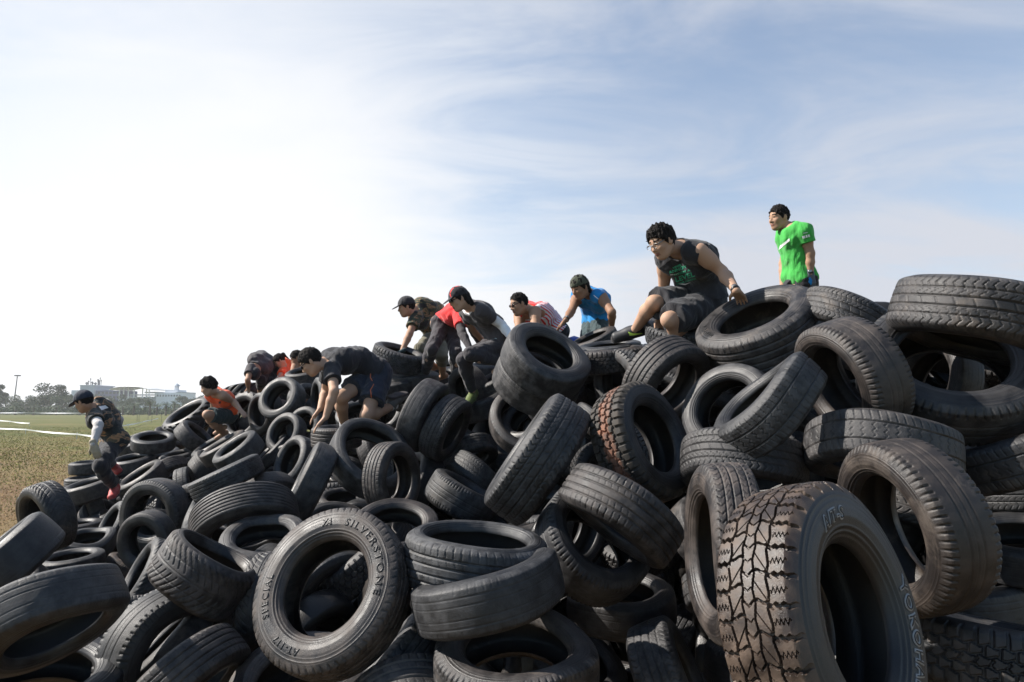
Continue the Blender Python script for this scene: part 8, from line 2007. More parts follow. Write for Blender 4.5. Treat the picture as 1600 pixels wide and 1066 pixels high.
    B.ell(hp(.084, 0, -.055), A, np.array([.015, .024, .008]) * hk, .010); B.ell(hp(.082, 0, -.067), A, np.array([.014, .020, .008]) * hk, .008)
    for q in (1, -1):
        B.ell(hp(-.006, .078 * q, -.004), np.array([nrm(fw + hs * q * -.35), nrm(hs + fw * .35 * q), hu]), np.array([.022, .009, .033]) * hk, .006)
        B.ell(hp(-.004, .088 * q, -.002), A, np.array([.010, .006, .018]) * hk, .004, sub=True)
    me, V, Q = B.mesh('body', [skin, M_LIP, M_EYE, M_HAIR], 1)
    cen = (V[Q].mean(1) - hc) / hk; f_, s_, u_ = cen @ fw, cen @ hs, cen @ hu
    mi = np.zeros(len(Q), np.int32)
    mi[(f_ > .085) & (np.abs(s_) < .024) & (u_ < -.050) & (u_ > -.074)] = 1
    mi[(f_ > .066) & (((np.abs(s_) - .031) / .014) ** 2 + ((u_ - .010) / .0055) ** 2 < 1)] = 2
    mi[(f_ > .05) & (np.abs(s_) > .012) & (np.abs(s_) < .052) & (np.abs(u_ - .036 + .10 * (np.abs(s_) - .03) ** 1) < .0055)] = 3
    me.polygons.foreach_set('material_index', mi)
    body = finish(me, 'body')
    # ---- hair
    rg = np.random.default_rng(SEED[0])
    ph = rg.uniform(0, 6.28, 6)
    def hnoise(q, amp=.006, f0=90):
        return amp * (np.sin(f0 * q[..., 0] + ph[0] + 2 * np.sin(40 * q[..., 1])) * np.sin(f0 * .9 * q[..., 1] + ph[1]) + .7 * np.sin(170 * q[..., 0] + ph[2]) * np.sin(150 * q[..., 1] + ph[3] + 60 * q[..., 2]))
    if hair:
        Hd = Field(hc - .2, hc + .2, .0042 if vox < .0072 else .0055)
        n_ = nrm(fw * .78 - hu * .62); c0 = .022 if hair != 'receding' else .008
        cuts = [(hp(0, 0, 0) + n_ * c0 * hk, n_), (hp(-.05, 0, -.055), -hu)]
        thick = {'short': .010, 'spiky': .018, 'receding': .006, 'bob': .016, 'crop': .007, 'mop': .024, 'bun': .012, 'long': .014}[hair]
        Hd.ell(hp(-.014, 0, .034), A, np.array([.096 + thick, .077 + thick * .8, .092 + thick]) * hk, 0, cut=cuts, noise=lambda q: hnoise(q, .009 if hair in ('spiky', 'mop') else .0035))
        if hair not in ('long', 'bun'):
            for _ in range(240 if hair in ('spiky', 'mop') else 300):
                v_ = rg.normal(size=3); v_[2] = v_[2] if v_[0] < 0 else abs(v_[2]); v_[2] = max(v_[2], -.45); v_ = nrm(v_)
                p_ = np.array([-.014 + .10 * v_[0], .080 * v_[1], .034 + .098 * v_[2]])
                if .78 * p_[0] - .62 * p_[2] > c0 + rg.uniform(-.004, .004) or (p_[2] < .0 and p_[0] > -.03): continue
                dv = nrm(v_ + np.array([.45, 0, .10]) + rg.normal(size=3) * .45) * rg.uniform(.012, .030) * (1.0 if hair in ('spiky', 'mop') else .55)
                e_ = p_ + dv
                Hd.cone(hp(*p_), hp(*e_), .0065 * hk, .0020 * hk, .003)
        for q in (1, -1):       # sideburns
            Hd.cone(hp(.010, .074 * q, .030), hp(.008, .073 * q, -.008), .009 * hk, .006 * hk, .01)
        if hair == 'bun': Hd.ell(hp(-.125, 0, .045), A, np.array([.035, .035, .04]) * hk, .015); Hd.cone(hp(-.13, 0, .03), hp(-.14, .01, -.07), .022 * hk, .010 * hk, .015)
        if hair in ('long', 'bob'):
            Hd.cone(hp(-.09, 0, .0), hp(-.115, 0, -.085), .045 * hk, .030 * hk, .03)
            for q in (1, -1): Hd.cone(hp(-.05, .062 * q, .0), hp(-.075, .050 * q, -.075), .024 * hk, .018 * hk, .02)
        me, _, _ = Hd.mesh('hair', [M_HAIR], 1)
        finish(me, 'hair')
    if cap:
        Cp = Field(hc - .26, hc + .26, min(vox, .006))
        n_ = nrm(hu + fw * -.10)
        Cp.ell(hp(-.012, 0, .034), A, np.array([.112, .092, .108]) * hk, 0, cut=[(hp(0, 0, .030), -n_)])
        if cap.get('brim', True):
            bu = nrm(hu + fw * .28)
            Ab = np.array([nrm(fw - (fw @ bu) * bu), hs, bu])
            Cp.ell(hp(.115, 0, .030), Ab, np.array([.072, .070, .0085]) * hk, .012)
        me, Vc, Qc = Cp.mesh('cap', [cap['mat'], cap.get('trim', cap['mat'])], 1)
        cc = (Vc[Qc].mean(1) - hc) / hk
        if 'trim' in cap:
            ff, ss, uu = cc @ fw, cc @ hs, cc @ hu
            m_ = ((np.abs(np.abs(ss) - .030 - .20 * np.clip(.10 - uu, 0, .1)) < .0065) & (ff > -.06) & (uu > .03) & (ff < .088)).astype(np.int32)
            me.polygons.foreach_set('material_index', m_)
        finish(me, 'cap')
    if glasses:
        Gl = Field(hc - .2, hc + .2, .004)
        bmg = Field(hc - .2, hc + .2, .0035)
        for q in (1, -1):
            if glasses == 'sun':
                bmg.ell(hp(.092, .033 * q, .010), A, np.array([.008, .029, .019]) * hk, .004)
            else:
                for a_ in range(16):
                    t0, t1 = a_ * math.pi / 8, (a_ + 1) * math.pi / 8
                    bmg.cone(hp(.104, .033 * q + .025 * math.cos(t0), .006 + .017 * math.sin(t0)), hp(.104, .033 * q + .025 * math.cos(t1), .006 + .017 * math.sin(t1)), .0027, .0027, .001)
            bmg.cone(hp(.092, .060 * q, .014), hp(-.005, .080 * q, .018), .0042, .0042, .001)
        bmg.cone(hp(.104, -.01, .012), hp(.104, .01, .012), .0042, .0042, .001)
        me, _, _ = bmg.mesh('sunglasses' if glasses == 'sun' else 'spectacles', [M_LENS if glasses == 'sun' else M_STEEL], 0)
        if me: finish(me, 'sunglasses' if glasses == 'sun' else 'spectacles')
    parts = {'body': body}
    # ---- top
    if top:
        g = top.get('g', .016)
        T = Field(lo, hi, vox)
        torso(T, g); hips_cut = nrm(K['pelvis'] - K['waist'])
        T.cone(K['pelvis'] + XH * R['pex'], K['pelvis'] - XH * R['pex'], R['pe'] + g * 1.2, R['pe'] + g * 1.2, .04)
        T.wrinkle(.0062, SEED[0], 28.0)
        hem = top.get('hem', .06)
        T.clip(K['pelvis'] + hips_cut * hem * s, hips_cut)
        ncut = nrm(spine_up * .93 + belly_f * .37)
        T.clip(K['neck'] - ncut * top.get('neck', -.022) * s + spine_up * .0, ncut)
        nk_dir = nrm(hp(-.018, 0, -.055) - K['neck'])
        T.carve_cone(K['neck'] - nk_dir * .03 + belly_f * .025 * s, K['neck'] + nk_dir * .09 + belly_f * .03 * s, top.get('nkr', .053) * s, .008)
        if top.get('scoop'): T.ell(K['neck'] + belly_f * .09 * s - spine_up * .02 * s, np.array([belly_f, Xp, spine_up]), np.array([.10, .070, top['scoop']]) * s, .008, sub=True)
        ssh = top.get('sleeve', .55)
        for sd in 'NF':
            sh, el = K['sh' + sd], K['el' + sd]; ud = nrm(el - sh); Lu = np.linalg.norm(el - sh)
            if ssh > 0:
                end = sh + ud * Lu * ssh
                T.cone(sh - ud * .01, end + ud * .05, .053 * s * b ** .5 + g * .8, R['ua'] + g * 1.35, .028, cut=[(end, ud)])
            elif ssh > -.5:        # sleeveless: cut at the shoulder cap
                q = 1 if sd == 'N' else -1
                e2 = sh + ud * .035 * s
                nn = nrm(Xp * q * .75 + ud * .55)
                T.cone(sh - Xp * q * .05 * s, sh + ud * .03, .066 * s * b ** .5 + g * .6, .060 * s * b ** .5 + g * .6, .03, cut=[(sh + nn * .022 * s, nn)])
                T.carve_cone(sh + ud * .13 * s, sh + ud * .3 * s, .075 * s, .01)
            else:                  # singlet: deep arm holes, narrow straps
                q = 1 if sd == 'N' else -1
                T.carve_cone(sh + Xp * q * .005 * s - spine_up * .005, sh - spine_up * .075 * s + Xp * q * .055 * s, .079 * s, .008)
                T.carve_cone(sh, sh + Xp * q * .2, .09 * s, .008)
        mats = top['mats'] if 'mats' in top else [top['mat']]
        me, Vt, Qt = T.mesh(top.get('name', 'shirt'), mats, 2)
        if 'paint' in top:
            cc = Vt[Qt].mean(1)
            fr = dict(x=(cc - K['waist']) @ Xp / s, y=(cc - K['waist']) @ spine_up / s, z=(cc - K['waist']) @ belly_f / s, neck=np.linalg.norm(cc - K['neck'], axis=1) / s)
            me.polygons.foreach_set('material_index', top['paint'](fr).astype(np.int32))
        parts['top'] = finish(me, top.get('name', 'shirt'))
    if bottom:
        g = bottom.get('g', .018)
        Tb = Field(lo, hi, vox)
        Tb.cone(K['waist'] * .40 + K['pelvis'] * .60 + XH * R['pex'] * .9, K['pelvis'] + XH * R['pex'], R['wa'] - .004, R['pe'] + g * .25, .04)
        Tb.cone(K['waist'] * .40 + K['pelvis'] * .60 - XH * R['pex'] * .9, K['pelvis'] - XH * R['pex'], R['wa'] - .004, R['pe'] + g * .25, .04)
        hips(Tb, g * .4)
        endf = bottom.get('end', .7)               # 0..1 along the thigh, 1..2 along the shank
        for sd in 'NF':
            hip, kn, an = (K[k + sd] for k in ('hip', 'kn', 'an'))
            td = nrm(kn - hip); Lt = np.linalg.norm(kn - hip)
            sd_ = nrm(an - kn); Ls = np.linalg.norm(an - kn)
            if endf <= 1:
                end = hip + td * Lt * endf
                Tb.cone(hip, end + td * .05, R['th'] + g, R['th'] * .80 + g * bottom.get('flare', 1.4), .03, cut=[(end, td)])
            else:
                Tb.cone(hip, kn, R['th'] + g, R['kn'] + g, .03)
                end = kn + sd_ * Ls * (endf - 1); 
                calf = kn + sd_ * .12 * s
                fr_ = (endf - 1)
                Tb.cone(kn, calf, R['kn'] + g, R['cf'] + g, .03, cut=[(end, sd_)])
                if fr_ * Ls > .12 * s: Tb.cone(calf, an, R['cf'] + g, R['an'] + g * 1.3, .02, cut=[(end, sd_)])
        if g > .012: Tb.wrinkle(.0075, SEED[0] + 50, 26)
        me, Vt, Qt = Tb.mesh(bottom.get('name', 'shorts'), [bottom['mat']], 2)
        parts['bottom'] = finish(me, bottom.get('name', 'shorts'))
    for sd, mt in (sleeve_arm or {}).items():
        Fs = Field(lo, hi, vox); sh, el, wr = (K[k + sd] for k in ('sh', 'el', 'wr'))
        fd_ = nrm(wr - el); fm = el + fd_ * .08 * s; us = sh * .35 + el * .65
        Fs.cone(us, el, R['ua'] * .92 + .007, R['el'] + .007, .02); Fs.cone(el, fm, R['el'] + .007, R['fa'] + .006, .02); Fs.cone(fm, wr, R['fa'] + .006, R['wr'] + .006, .015)
        me, _, _ = Fs.mesh('arm_sleeve', [mt], 1); finish(me, 'arm_sleeve')
    for sd, (mt, full) in (glove or {}).items():
        Fs = Field(lo, hi, vox); wr, tip = K['wr' + sd], K['tip' + sd]; hd = nrm(tip - wr)
        pn = np.array([0, 0, -1.0]); pn = pn - (pn @ hd) * hd
        if np.linalg.norm(pn) < .5: pn = -X - (-X @ hd) * hd if sd == 'N' else X - (X @ hd) * hd
        pn = nrm(pn); lt = np.cross(hd, pn)
        if lt @ fw < 0: lt = -lt
        for o_, ln in ((.031, .070), (.011, .078), (-.010, .073), (-.030, .058)):
            kb = wr + (hd * .088 + lt * o_ * .95) * s
            Fs.cone(wr - hd * .03 + lt * o_ * .4 * s, kb, .0225 * s, .0175 * s, .012)
            sp_ = nrm(hd + lt * o_ * 3.0); p0 = kb; rr = .0125 * s
            for cc, fr in ((hand_curl * .45, .45), (hand_curl * 1.1, .32), (hand_curl * 1.7, .23))[:3 if full else 1]:
                p1 = p0 + (sp_ * math.cos(cc) + pn * math.sin(cc)) * ln * fr * s; Fs.cone(p0, p1, rr, rr * .93, .003); p0 = p1; rr *= .94
        tb = wr + (hd * .028 + lt * .026) * s; tm = tb + nrm(hd * .75 + lt * .75 + pn * .25) * .045 * s
        Fs.cone(tb, tm, .019 * s, .0155 * s, .012)
        if full: Fs.cone(tm, tm + nrm(hd * .95 + lt * .35 + pn * .25) * .038 * s, .0145 * s, .012 * s, .004)
        me, _, _ = Fs.mesh('glove', [mt], 1); parts['glove' + sd] = finish(me, 'glove')
    if watch:
        for sd in watch:
            Fs = Field(lo, hi, .005); el, wr = K['el' + sd], K['wr' + sd]; fd_ = nrm(wr - el)
            c_ = wr - fd_ * .012
            Fs.cone(c_ - fd_ * .03, c_ + fd_ * .03, R['wr'] * 1.22, R['wr'] * 1.22, 0, cut=[(c_ + fd_ * .011, fd_), (c_ - fd_ * .011, -fd_)])
            me, _, _ = Fs.mesh('watch_strap', [M_STRAP], 1); w_ = finish(me, 'watch_strap')
            fo = -rayn(*J['wr' + sd]); fo = nrm(fo); fo = nrm(fo - (fo @ fd_) * fd_); fo = nrm(fo + np.array([0, 0, .5]))
            Fs = Field(lo, hi, .004); cf = c_ + fo * R['wr'] * 1.2
            Fs.cone(cf - fo * .03, cf + fo * .03, .017, .017, 0, cut=[(cf + fo * .006, fo), (cf - fo * .004, -fo)])
            me, _, _ = Fs.mesh('watch_case', [M_STEEL], 0); 
            if me: finish(me, 'watch_case')
    if shoes:
        for sd in 'NF':
            if 'to' + sd not in K: continue
            an, fdv, dn = K['an' + sd], K['fd' + sd], K['dn' + sd]
            Fs = Field(an - .32, an + .32, min(vox, .006))
            sl_ = an + dn * .085 * s
            lat_ = np.cross(fdv, dn)
            cuts = [(sl_, dn)]
            Fs.cone(an - fdv * .02 * s - dn * .01, an + dn * .03 - fdv * .025 * s, .043 * s, .047 * s, .02, cut=cuts)
            Fs.cone(an + dn * .035 * s - fdv * .035 * s, an + dn * .055 * s + fdv * .06 * s, .046 * s, .046 * s, .03, cut=cuts)
            for q in (1, -1): Fs.cone(an + dn * .055 * s + fdv * .05 * s, an + dn * .062 * s + fdv * .17 * s + lat_ * q * .014 * s, .043 * s, .032 * s, .03, cut=cuts)
            me, _, _ = Fs.mesh('shoe', [shoes['mat']], 1); parts['shoe' + sd] = finish(me, 'shoe')
            So = Field(an - .32, an + .32, .005)
            cuts = [(sl_ + dn * .018 * s, dn), (sl_ - dn * .006 * s, -dn)]
            So.cone(sl_ - fdv * .045 * s, sl_ + fdv * .07 * s, .046 * s, .044 * s, .02, cut=cuts); So.cone(sl_ + fdv * .07 * s, sl_ + fdv * .175 * s, .046 * s, .040 * s, .02, cut=cuts)
            me, _, _ = So.mesh('sole', [shoes.get('sole', M_SOLE)], 1)
            if me: finish(me, 'sole', parts['shoe' + sd]) 
    if socks:
        for sd in 'NF':
            an = K['an' + sd]; sdn = nrm(an - K['kn' + sd])
            Fs = Field(an - .2, an + .2, vox); Fs.cone(an - sdn * .07, an + sdn * .02, R['an'] + .008, R['an'] + .007, .01, cut=[(an - sdn * .06, -sdn)])
            me, _, _ = Fs.mesh('sock', [socks], 1)
            if me: finish(me, 'sock')
    return root, parts, K

# ------------------------------------------------------------------ the people
SK_TAN = skin_mat('tan_skin', (.33, .195, .125)); SK_MID = skin_mat('light_tan_skin', (.38, .235, .16)); SK_FAIR = skin_mat('fair_skin', (.41, .255, .175)); SK_BROWN = skin_mat('brown_skin', (.25, .135, .082))
BLACKC = cloth_mat('black_cloth', (.020, .020, .024)); NAVY = cloth_mat('navy_cloth', (.020, .026, .042)); CHAR = cloth_mat('charcoal_cloth', (.050, .044, .047))
LEGG = cloth_mat('charcoal_leggings', (.040, .036, .040), noise=.1); GREEN = cloth_mat('green_cloth', (.045, .33, .055)); BLUE = cloth_mat('blue_cloth', (.012, .19, .46))
RED = cloth_mat('red_cloth', (.70, .035, .035)); ORANGE = cloth_mat('orange_cloth', (.75, .10, .025)); WHITEC = cloth_mat('white_cloth', (.72, .72, .74)); PALEC = cloth_mat('pale_cloth', (.46, .43, .41)); KHAKI = cloth_mat('khaki_cloth', (.12, .11, .075))
TEAL = cloth_mat('dark_teal_cloth', (.03, .05, .055)); OLIVE = cloth_mat('olive_cloth', (.055, .060, .040)); GREYC = cloth_mat('grey_cloth', (.10, .11, .13))
CAMO_B = camo_mat('brown_camouflage', ((.018, .020, .020), (.025, .03, .028), (.30, .17, .09), (.09, .075, .05)), 7.0)
CAMO_G = camo_mat('green_camouflage', ((.018, .018, .018), (.035, .045, .025), (.20, .12, .06), (.07, .08, .045)), 8.0)
SHOE_B = simple_mat('black_shoe', (.02, .02, .022), rough=.55, noise=.3); SHOE_R = simple_mat('red_shoe', (.36, .045, .04), rough=.6, noise=.5, nscale=40); SHOE_L = simple_mat('lime_shoe', (.10, .13, .04), rough=.55, noise=.75, nscale=50); SHOE_G = simple_mat('grey_shoe', (.13, .125, .12), rough=.6, noise=.4, nscale=40)
GREENP = simple_mat('green_print', (.05, .42, .24), rough=.7, noise=.2, nscale=80)
ORP = simple_mat('orange_piping', (.60, .16, .06), rough=.7)
SILV = simple_mat('pale_print', (.35, .42, .42), rough=.6)

# sitting man in the dark sleeveless shirt
r, p, K = figure('man in dark sleeveless shirt with green print and glasses, sitting on the ridge', dict(
    pelvis=(1098, 466), neck=(1062, 386), head=(1034, 379), waist=(1090, 428), shN=(1092, 394), elN=(1128, 424), wrN=(1150, 454), tipN=(1161, 471),
    shF=(1040, 404), elF=(1037, 455), wrF=(1031, 492), tipF=(1033, 511), hipN=(1104, 478), hipF=(1084, 470), knN=(1046, 500), anN=(1082, 540),
    knF=(1022, 474), anF=(994, 513), toF=(955, 525)), 5.4, H=1.80, b=1.20, face=(-.72, -.42, .50), skin=SK_MID, hair='spiky', up_hint=(-.42, .9, .1),
    top=dict(mat=BLACKC, sleeve=0, hem=.03, g=.020, nkr=.074, name='sleeveless_shirt'), bottom=dict(mat=BLACKC, end=.92, g=.030, flare=1.5), shoes=dict(mat=SHOE_B), glasses='wire', watch='N', vox=.0065,
    S=dict(knN=-1, knF=-1, anN=1, anF=1, elN=-1, wrN=-1, elF=1, wrF=-1, toF=-1, head=-1), pin=['tipN'])
def px_text(body, cx, cy, size, ang, mat, garment, parent, shear=0, offset=0.0, sx=1.0):
    bm_ = text_bm(body, 1.0, offset)
    ca, sa = math.cos(rad(ang)), math.sin(rad(ang))
    for v in bm_.verts:
        x, y = v.co.x * size * sx, v.co.y * size
        v.co = (cx + x * ca - y * sa, cy - (x * sa + y * ca), 0)
    return decal_bm('lettering', garment, bm_, mat, parent, .003, 2.5)
for (body_, x_, y_, sz_, an_, sx_) in (('NEVER', 1058.5, 417.5, 4.2, 22, 1.1), ('ANNOY', 1060, 423, 6.4, 20, 1.25), ('WHEN A', 1066, 427.5, 5.2, 18, 1.3), ('LEVEL', 1071, 436, 10.5, 17, 1.15), ('UNDER CONTROL', 1073, 440.5, 3.6, 17, 1.05)):
    px_text(body_, x_, y_, sz_, an_, GREENP, p['top'], p['top'], offset=.02, sx=sx_)
decal('printed_line', p['top'], [[(1047, 428.5), (1057, 427.6), (1062, 425.5), (1057, 429), (1047.5, 430)], [(1061, 442.5), (1071, 443.5), (1080, 441), (1071, 445), (1062, 444)]], M_WHITE, p['top'])
decal('printed_check_mark', p['bottom'], [[(1052.5, 489.2), (1054, 491.6), (1061.5, 493.9), (1054.6, 490.6)]], M_WHITE, p['bottom'], .004, 1.2)
if 'shoeF' in p:
    decal('lime_check_mark', p['shoeF'], [[(981.5, 518.5), (984, 524.5), (990, 523.8), (1003.5, 521), (1003, 520.2), (990, 520.8), (985.5, 520)]], M_LIME, p['shoeF'], .004, 1.2)

# man in green, walking away along the ridge
r, p, K = figure('man in bright green T-shirt and fingerless gloves, standing highest on the ridge', dict(
    pelvis=(1249, 432), neck=(1233, 354), head=(1217, 341), waist=(1243, 396), shN=(1257, 362), elN=(1266, 396), wrN=(1266, 428), tipN=(1268, 456), shF=(1234, 362), elF=(1224, 412), wrF=(1223, 448),
    hipN=(1258, 438), hipF=(1241, 436), knN=(1262, 486), anN=(1268, 540), knF=(1256, 470), anF=(1262, 530)), 6.4, H=1.72, b=.93, face=(-.90, -.12, .32), skin=SK_TAN, hair='crop', up_hint=(-.12, 1, 0),
    top=dict(mats=[GREEN], sleeve=.52, hem=.06, g=.020), bottom=dict(mat=BLACKC, end=.42, g=.03, flare=1.7), watch='N', glove={'N': (GREYC, False)}, shoes=dict(mat=SHOE_B), vox=.0065,
    S=dict(neck=0, head=0, elN=0, wrN=0, knN=1, knF=-1, anF=1, anN=1, elF=-1, wrF=-1))
decal('white_chest_band', p['top'], [[(1217, 391), (1219, 384), (1233.5, 372.5), (1234, 376.5), (1226, 383)]], M_WHITE, p['top'])
decal('sleeve_print', p['top'], [[(1253, 369.5), (1257.5, 368), (1258.5, 372), (1254.5, 373)], [(1258.6, 367.6), (1261, 367), (1262, 371), (1259.6, 371.6)], [(1262, 366.8), (1264.5, 366.4), (1265.4, 370.2), (1263, 370.8)], [(1255, 364.2), (1262, 363), (1262, 363.8), (1255, 365)]], M_WHITE, p['top'], .003, 1.5)
decal('glove_panel', p['gloveN'], [[(1261, 436), (1266, 433), (1269, 438), (1268, 445), (1264, 446)]], BLUE, p['gloveN'], .003, 1.5)

# kneeling man in black T-shirt
r, p, K = figure('man in black T-shirt and navy shorts kneeling over the tyres, sunglasses on', dict(
    pelvis=(587, 582), neck=(508, 566), head=(486, 566), waist=(557, 562), shN=(518, 577), elN=(522, 612), wrN=(509, 652), tipN=(497, 664), shF=(513, 574), elF=(509, 610), wrF=(500, 639), tipF=(489, 652),
    hipN=(592, 592), hipF=(578, 590), knN=(573, 649), anN=(614, 634), toN=(632, 628), knF=(534, 620), anF=(538, 664)), 6.9, H=1.86, b=1.0, face=(-.74, -.66, .16), skin=SK_FAIR, hair='short', up_hint=(-.6, .8, 0), glasses='sun',
    top=dict(mat=BLACKC, sleeve=.55, hem=.03, g=.022), bottom=dict(mat=NAVY, end=.66, g=.034, flare=1.6), shoes=dict(mat=SHOE_G), vox=.007, socks=WHITEC,
    S=dict(neck=-1, knN=-1, anN=1, toN=1, knF=-1, anF=1, elN=-1, wrN=0, elF=1, wrF=-1), pin=['tipN', 'tipF'])
decal('orange_piping', p['bottom'], [[(579, 580), (580.2, 580), (579.4, 590), (582.5, 595.6), (581.6, 596.2), (578.2, 590.6)], [(583.8, 600), (584.6, 600.8), (579.6, 610), (581, 621), (579.8, 621), (578.4, 610)]], ORP, p['bottom'], .004, 1.5)

# woman in front of the group, white sleeves
def woman_paint(f): return ((f['neck'] < .105) & (f['z'] > .02)).astype(int)
r, p, K = figure('woman in charcoal polo, black cap with red trim and white arm sleeves, climbing down', dict(
    pelvis=(781, 532), neck=(735, 478), head=(717, 468), waist=(765, 506), shN=(754, 487), elN=(784, 508), wrN=(803, 533), tipN=(808, 546), shF=(728, 487), elF=(738, 513), wrF=(756, 535),
    hipN=(783, 541), hipF=(774, 534), knN=(735, 553), anN=(786, 566), knF=(724, 562), anF=(738, 612), toF=(728, 623)), 6.9, H=1.66, b=.97, face=(-.84, -.36, .38), skin=SK_FAIR, hair='long', up_hint=(-.25, .95, 0),
    cap=dict(mat=BLACKC, trim=RED), glasses='sun', top=dict(mats=[CHAR, WHITEC], paint=woman_paint, sleeve=.5, hem=.02, name='polo_shirt'), bottom=dict(mat=LEGG, end=1.93, g=.013, name='leggings'), sleeve_arm={'N': WHITEC}, shoes=dict(mat=SHOE_L), vox=.007,
    S=dict(knN=-1, anN=1, knF=-1, anF=1, toF=-1, elN=1, wrN=-1))
decal('pale_stripes', p['bottom'], [[(772, 526), (785, 527.5), (785, 528.6), (772, 527)], [(772, 523.6), (783, 524.6), (783, 525.6), (772, 524.6)], [(773, 528.6), (789, 530.4), (789, 531.4), (773, 529.8)]], SILV, p['bottom'], .004, 2)

# runner in red, bent over behind her
r, p, K = figure('bent-over runner in red shirt and dark leggings, head hidden behind the woman in charcoal', dict(
    pelvis=(694, 508), neck=(722, 486), head=(735, 492), waist=(708, 494), shN=(716, 494), elN=(722, 520), wrN=(734, 544), shF=(732, 494), elF=(738, 515), wrF=(748, 535),
    hipN=(690, 513), hipF=(704, 518), knN=(674, 546), anN=(664, 582), toN=(652, 592), knF=(713, 553), anF=(712, 590)), 7.7, H=1.62, b=.98, face=(.75, -.6, .3), skin=SK_FAIR, hair='short', up_hint=(.6, .8, 0),
    top=dict(mat=RED, sleeve=.6, hem=-.02), bottom=dict(mat=LEGG, end=1.95, g=.013, name='leggings'), sleeve_arm={'N': LEGG, 'F': LEGG}, shoes=dict(mat=SHOE_G), vox=.008,
    S=dict(neck=-1, knN=-1, anN=1, knF=-1, anF=1, toN=-1))

# man in camouflage
r, p, K = figure('man in green camouflage T-shirt and black cap leaning on a block-tread tyre', dict(
    pelvis=(684, 522), neck=(650, 483), head=(635, 480), waist=(670, 500), shN=(650, 495), elN=(640, 522), wrN=(628, 549), tipN=(617, 555), shF=(672, 480), elF=(689, 480), wrF=(688, 494), tipF=(688, 503),
    hipN=(678, 525), hipF=(693, 527), knN=(656, 546), anN=(678, 572), knF=(690, 556), anF=(692, 586)), 8.6, H=1.72, face=(-.9, -.22, .2), skin=SK_TAN, hair='short', up_hint=(-.1, 1, 0),
    cap=dict(mat=BLACKC), top=dict(mat=CAMO_G, sleeve=.62, hem=.06, g=.022), bottom=dict(mat=KHAKI, end=1.35, g=.018, name='trousers'), glove={'N': (TEAL, True)}, watch='F', vox=.008,
    S=dict(knN=-1, anN=1, knF=-1, anF=1, elN=-1, wrN=-1, elF=1, wrF=-1, shN=-1))

# man in the red and white singlet
def singlet_paint(f):
    w = (f['neck'] < .155) & (f['z'] > -.05)
    st = (np.abs(f['x']) > .105)
    s3 = (np.abs(((f['z'] + .3 * f['y']) * 30) % 1 - .5) < .22)
    return np.where(w & (np.abs(f['x']) < .2) & (f['neck'] > .125), 1, np.where(st & ~s3, 1, 0))
r, p, K = figure('man in red and white striped singlet with sunglasses, seen to the waist', dict(
    pelvis=(868, 517), neck=(825, 482), head=(811, 476), waist=(850, 500), shN=(836, 488), elN=(836, 516), wrN=(830, 538), shF=(812, 494), elF=(810, 516), wrF=(815, 536), hipN=(866, 524), hipF=(860, 520),
    knN=(846, 552), anN=(862, 590), knF=(838, 548), anF=(856, 590)), 7.6, H=1.72, b=1.16, face=(-.86, -.28, .40), skin=SK_TAN, hair='receding', up_hint=(-.25, 1, 0), glasses='sun',
    top=dict(mats=[RED, WHITEC], paint=singlet_paint, sleeve=-1, hem=.05, g=.014, name='singlet', scoop=.09), bottom=dict(mat=BLACKC, end=.6, g=.028), vox=.007, S=dict(knN=-1, anN=1, knF=-1, anF=1, elN=-1, wrN=-1, elF=-1))

# man in blue
r, p, K = figure('man in blue sleeveless top and olive cap standing on the ridge behind the heap', dict(
    pelvis=(933, 502), neck=(921, 457), head=(906, 450), waist=(931, 480), shN=(940, 465), elN=(956, 488), wrN=(956, 510), tipN=(953, 522), shF=(902, 464), elF=(893, 486), wrF=(884, 500), tipF=(874, 511), hipN=(939, 507), hipF=(925, 506),
    knN=(938, 545), anN=(948, 590), knF=(920, 542), anF=(930, 588)), 7.4, H=1.72, face=(-.66, -.36, .56), skin=SK_BROWN, hair='bob', up_hint=(-.15, 1, 0), cap=dict(mat=OLIVE, brim=False),
    top=dict(mat=BLUE, sleeve=0, hem=.03, name='sleeveless_top'), bottom=dict(mat=TEAL, end=.8, g=.026), watch='F', vox=.007, S=dict(neck=-1, elN=-1, wrN=1, elF=-1, wrF=-1, knN=-1, anN=1, knF=-1, anF=1))
decal('white_piping', p['top'], [[(928, 461), (936, 467.5), (935.4, 468.4), (927.6, 462)]], M_WHITE, p['top'], .003, 1.5)

# walking man at the foot of the heap
r, p, K = figure('man in brown camouflage T-shirt and dark cap stepping off the heap towards the grass', dict(
    pelvis=(180, 688), neck=(146, 636), head=(131, 628), waist=(169, 662), shN=(146, 648), elN=(154, 664), wrN=(146, 694), tipN=(152, 712), shF=(165, 640), elF=(186, 656), wrF=(182, 672), hipN=(179, 696), hipF=(172, 694),
    knN=(156, 728), anN=(178, 760), toN=(171, 770), knF=(162, 716), anF=(173, 726), toF=(180, 732)), 8.0, H=1.72, face=(-.92, -.38, -.05), skin=SK_TAN, hair='short', up_hint=(-.3, 1, 0), cap=dict(mat=NAVY),
    top=dict(mat=CAMO_B, sleeve=.62, hem=.09, g=.024), bottom=dict(mat=BLACKC, end=1.92, g=.018, name='trousers'), sleeve_arm={'N': PALEC, 'F': PALEC}, glove={'N': (simple_mat('beige_glove', (.35, .30, .22), .8, noise=.2), True)}, shoes=dict(mat=SHOE_R), vox=.0075,
    S=dict(neck=-1, knN=-1, anN=1, toN=-1, knF=-1, anF=1, elN=-1, wrN=-1, elF=1))
decal('race_bib', p['top'], [[(154, 636), (164, 633.5), (169, 637.5), (158, 641.5)]], M_WHITE, p['top'], .006, 2)

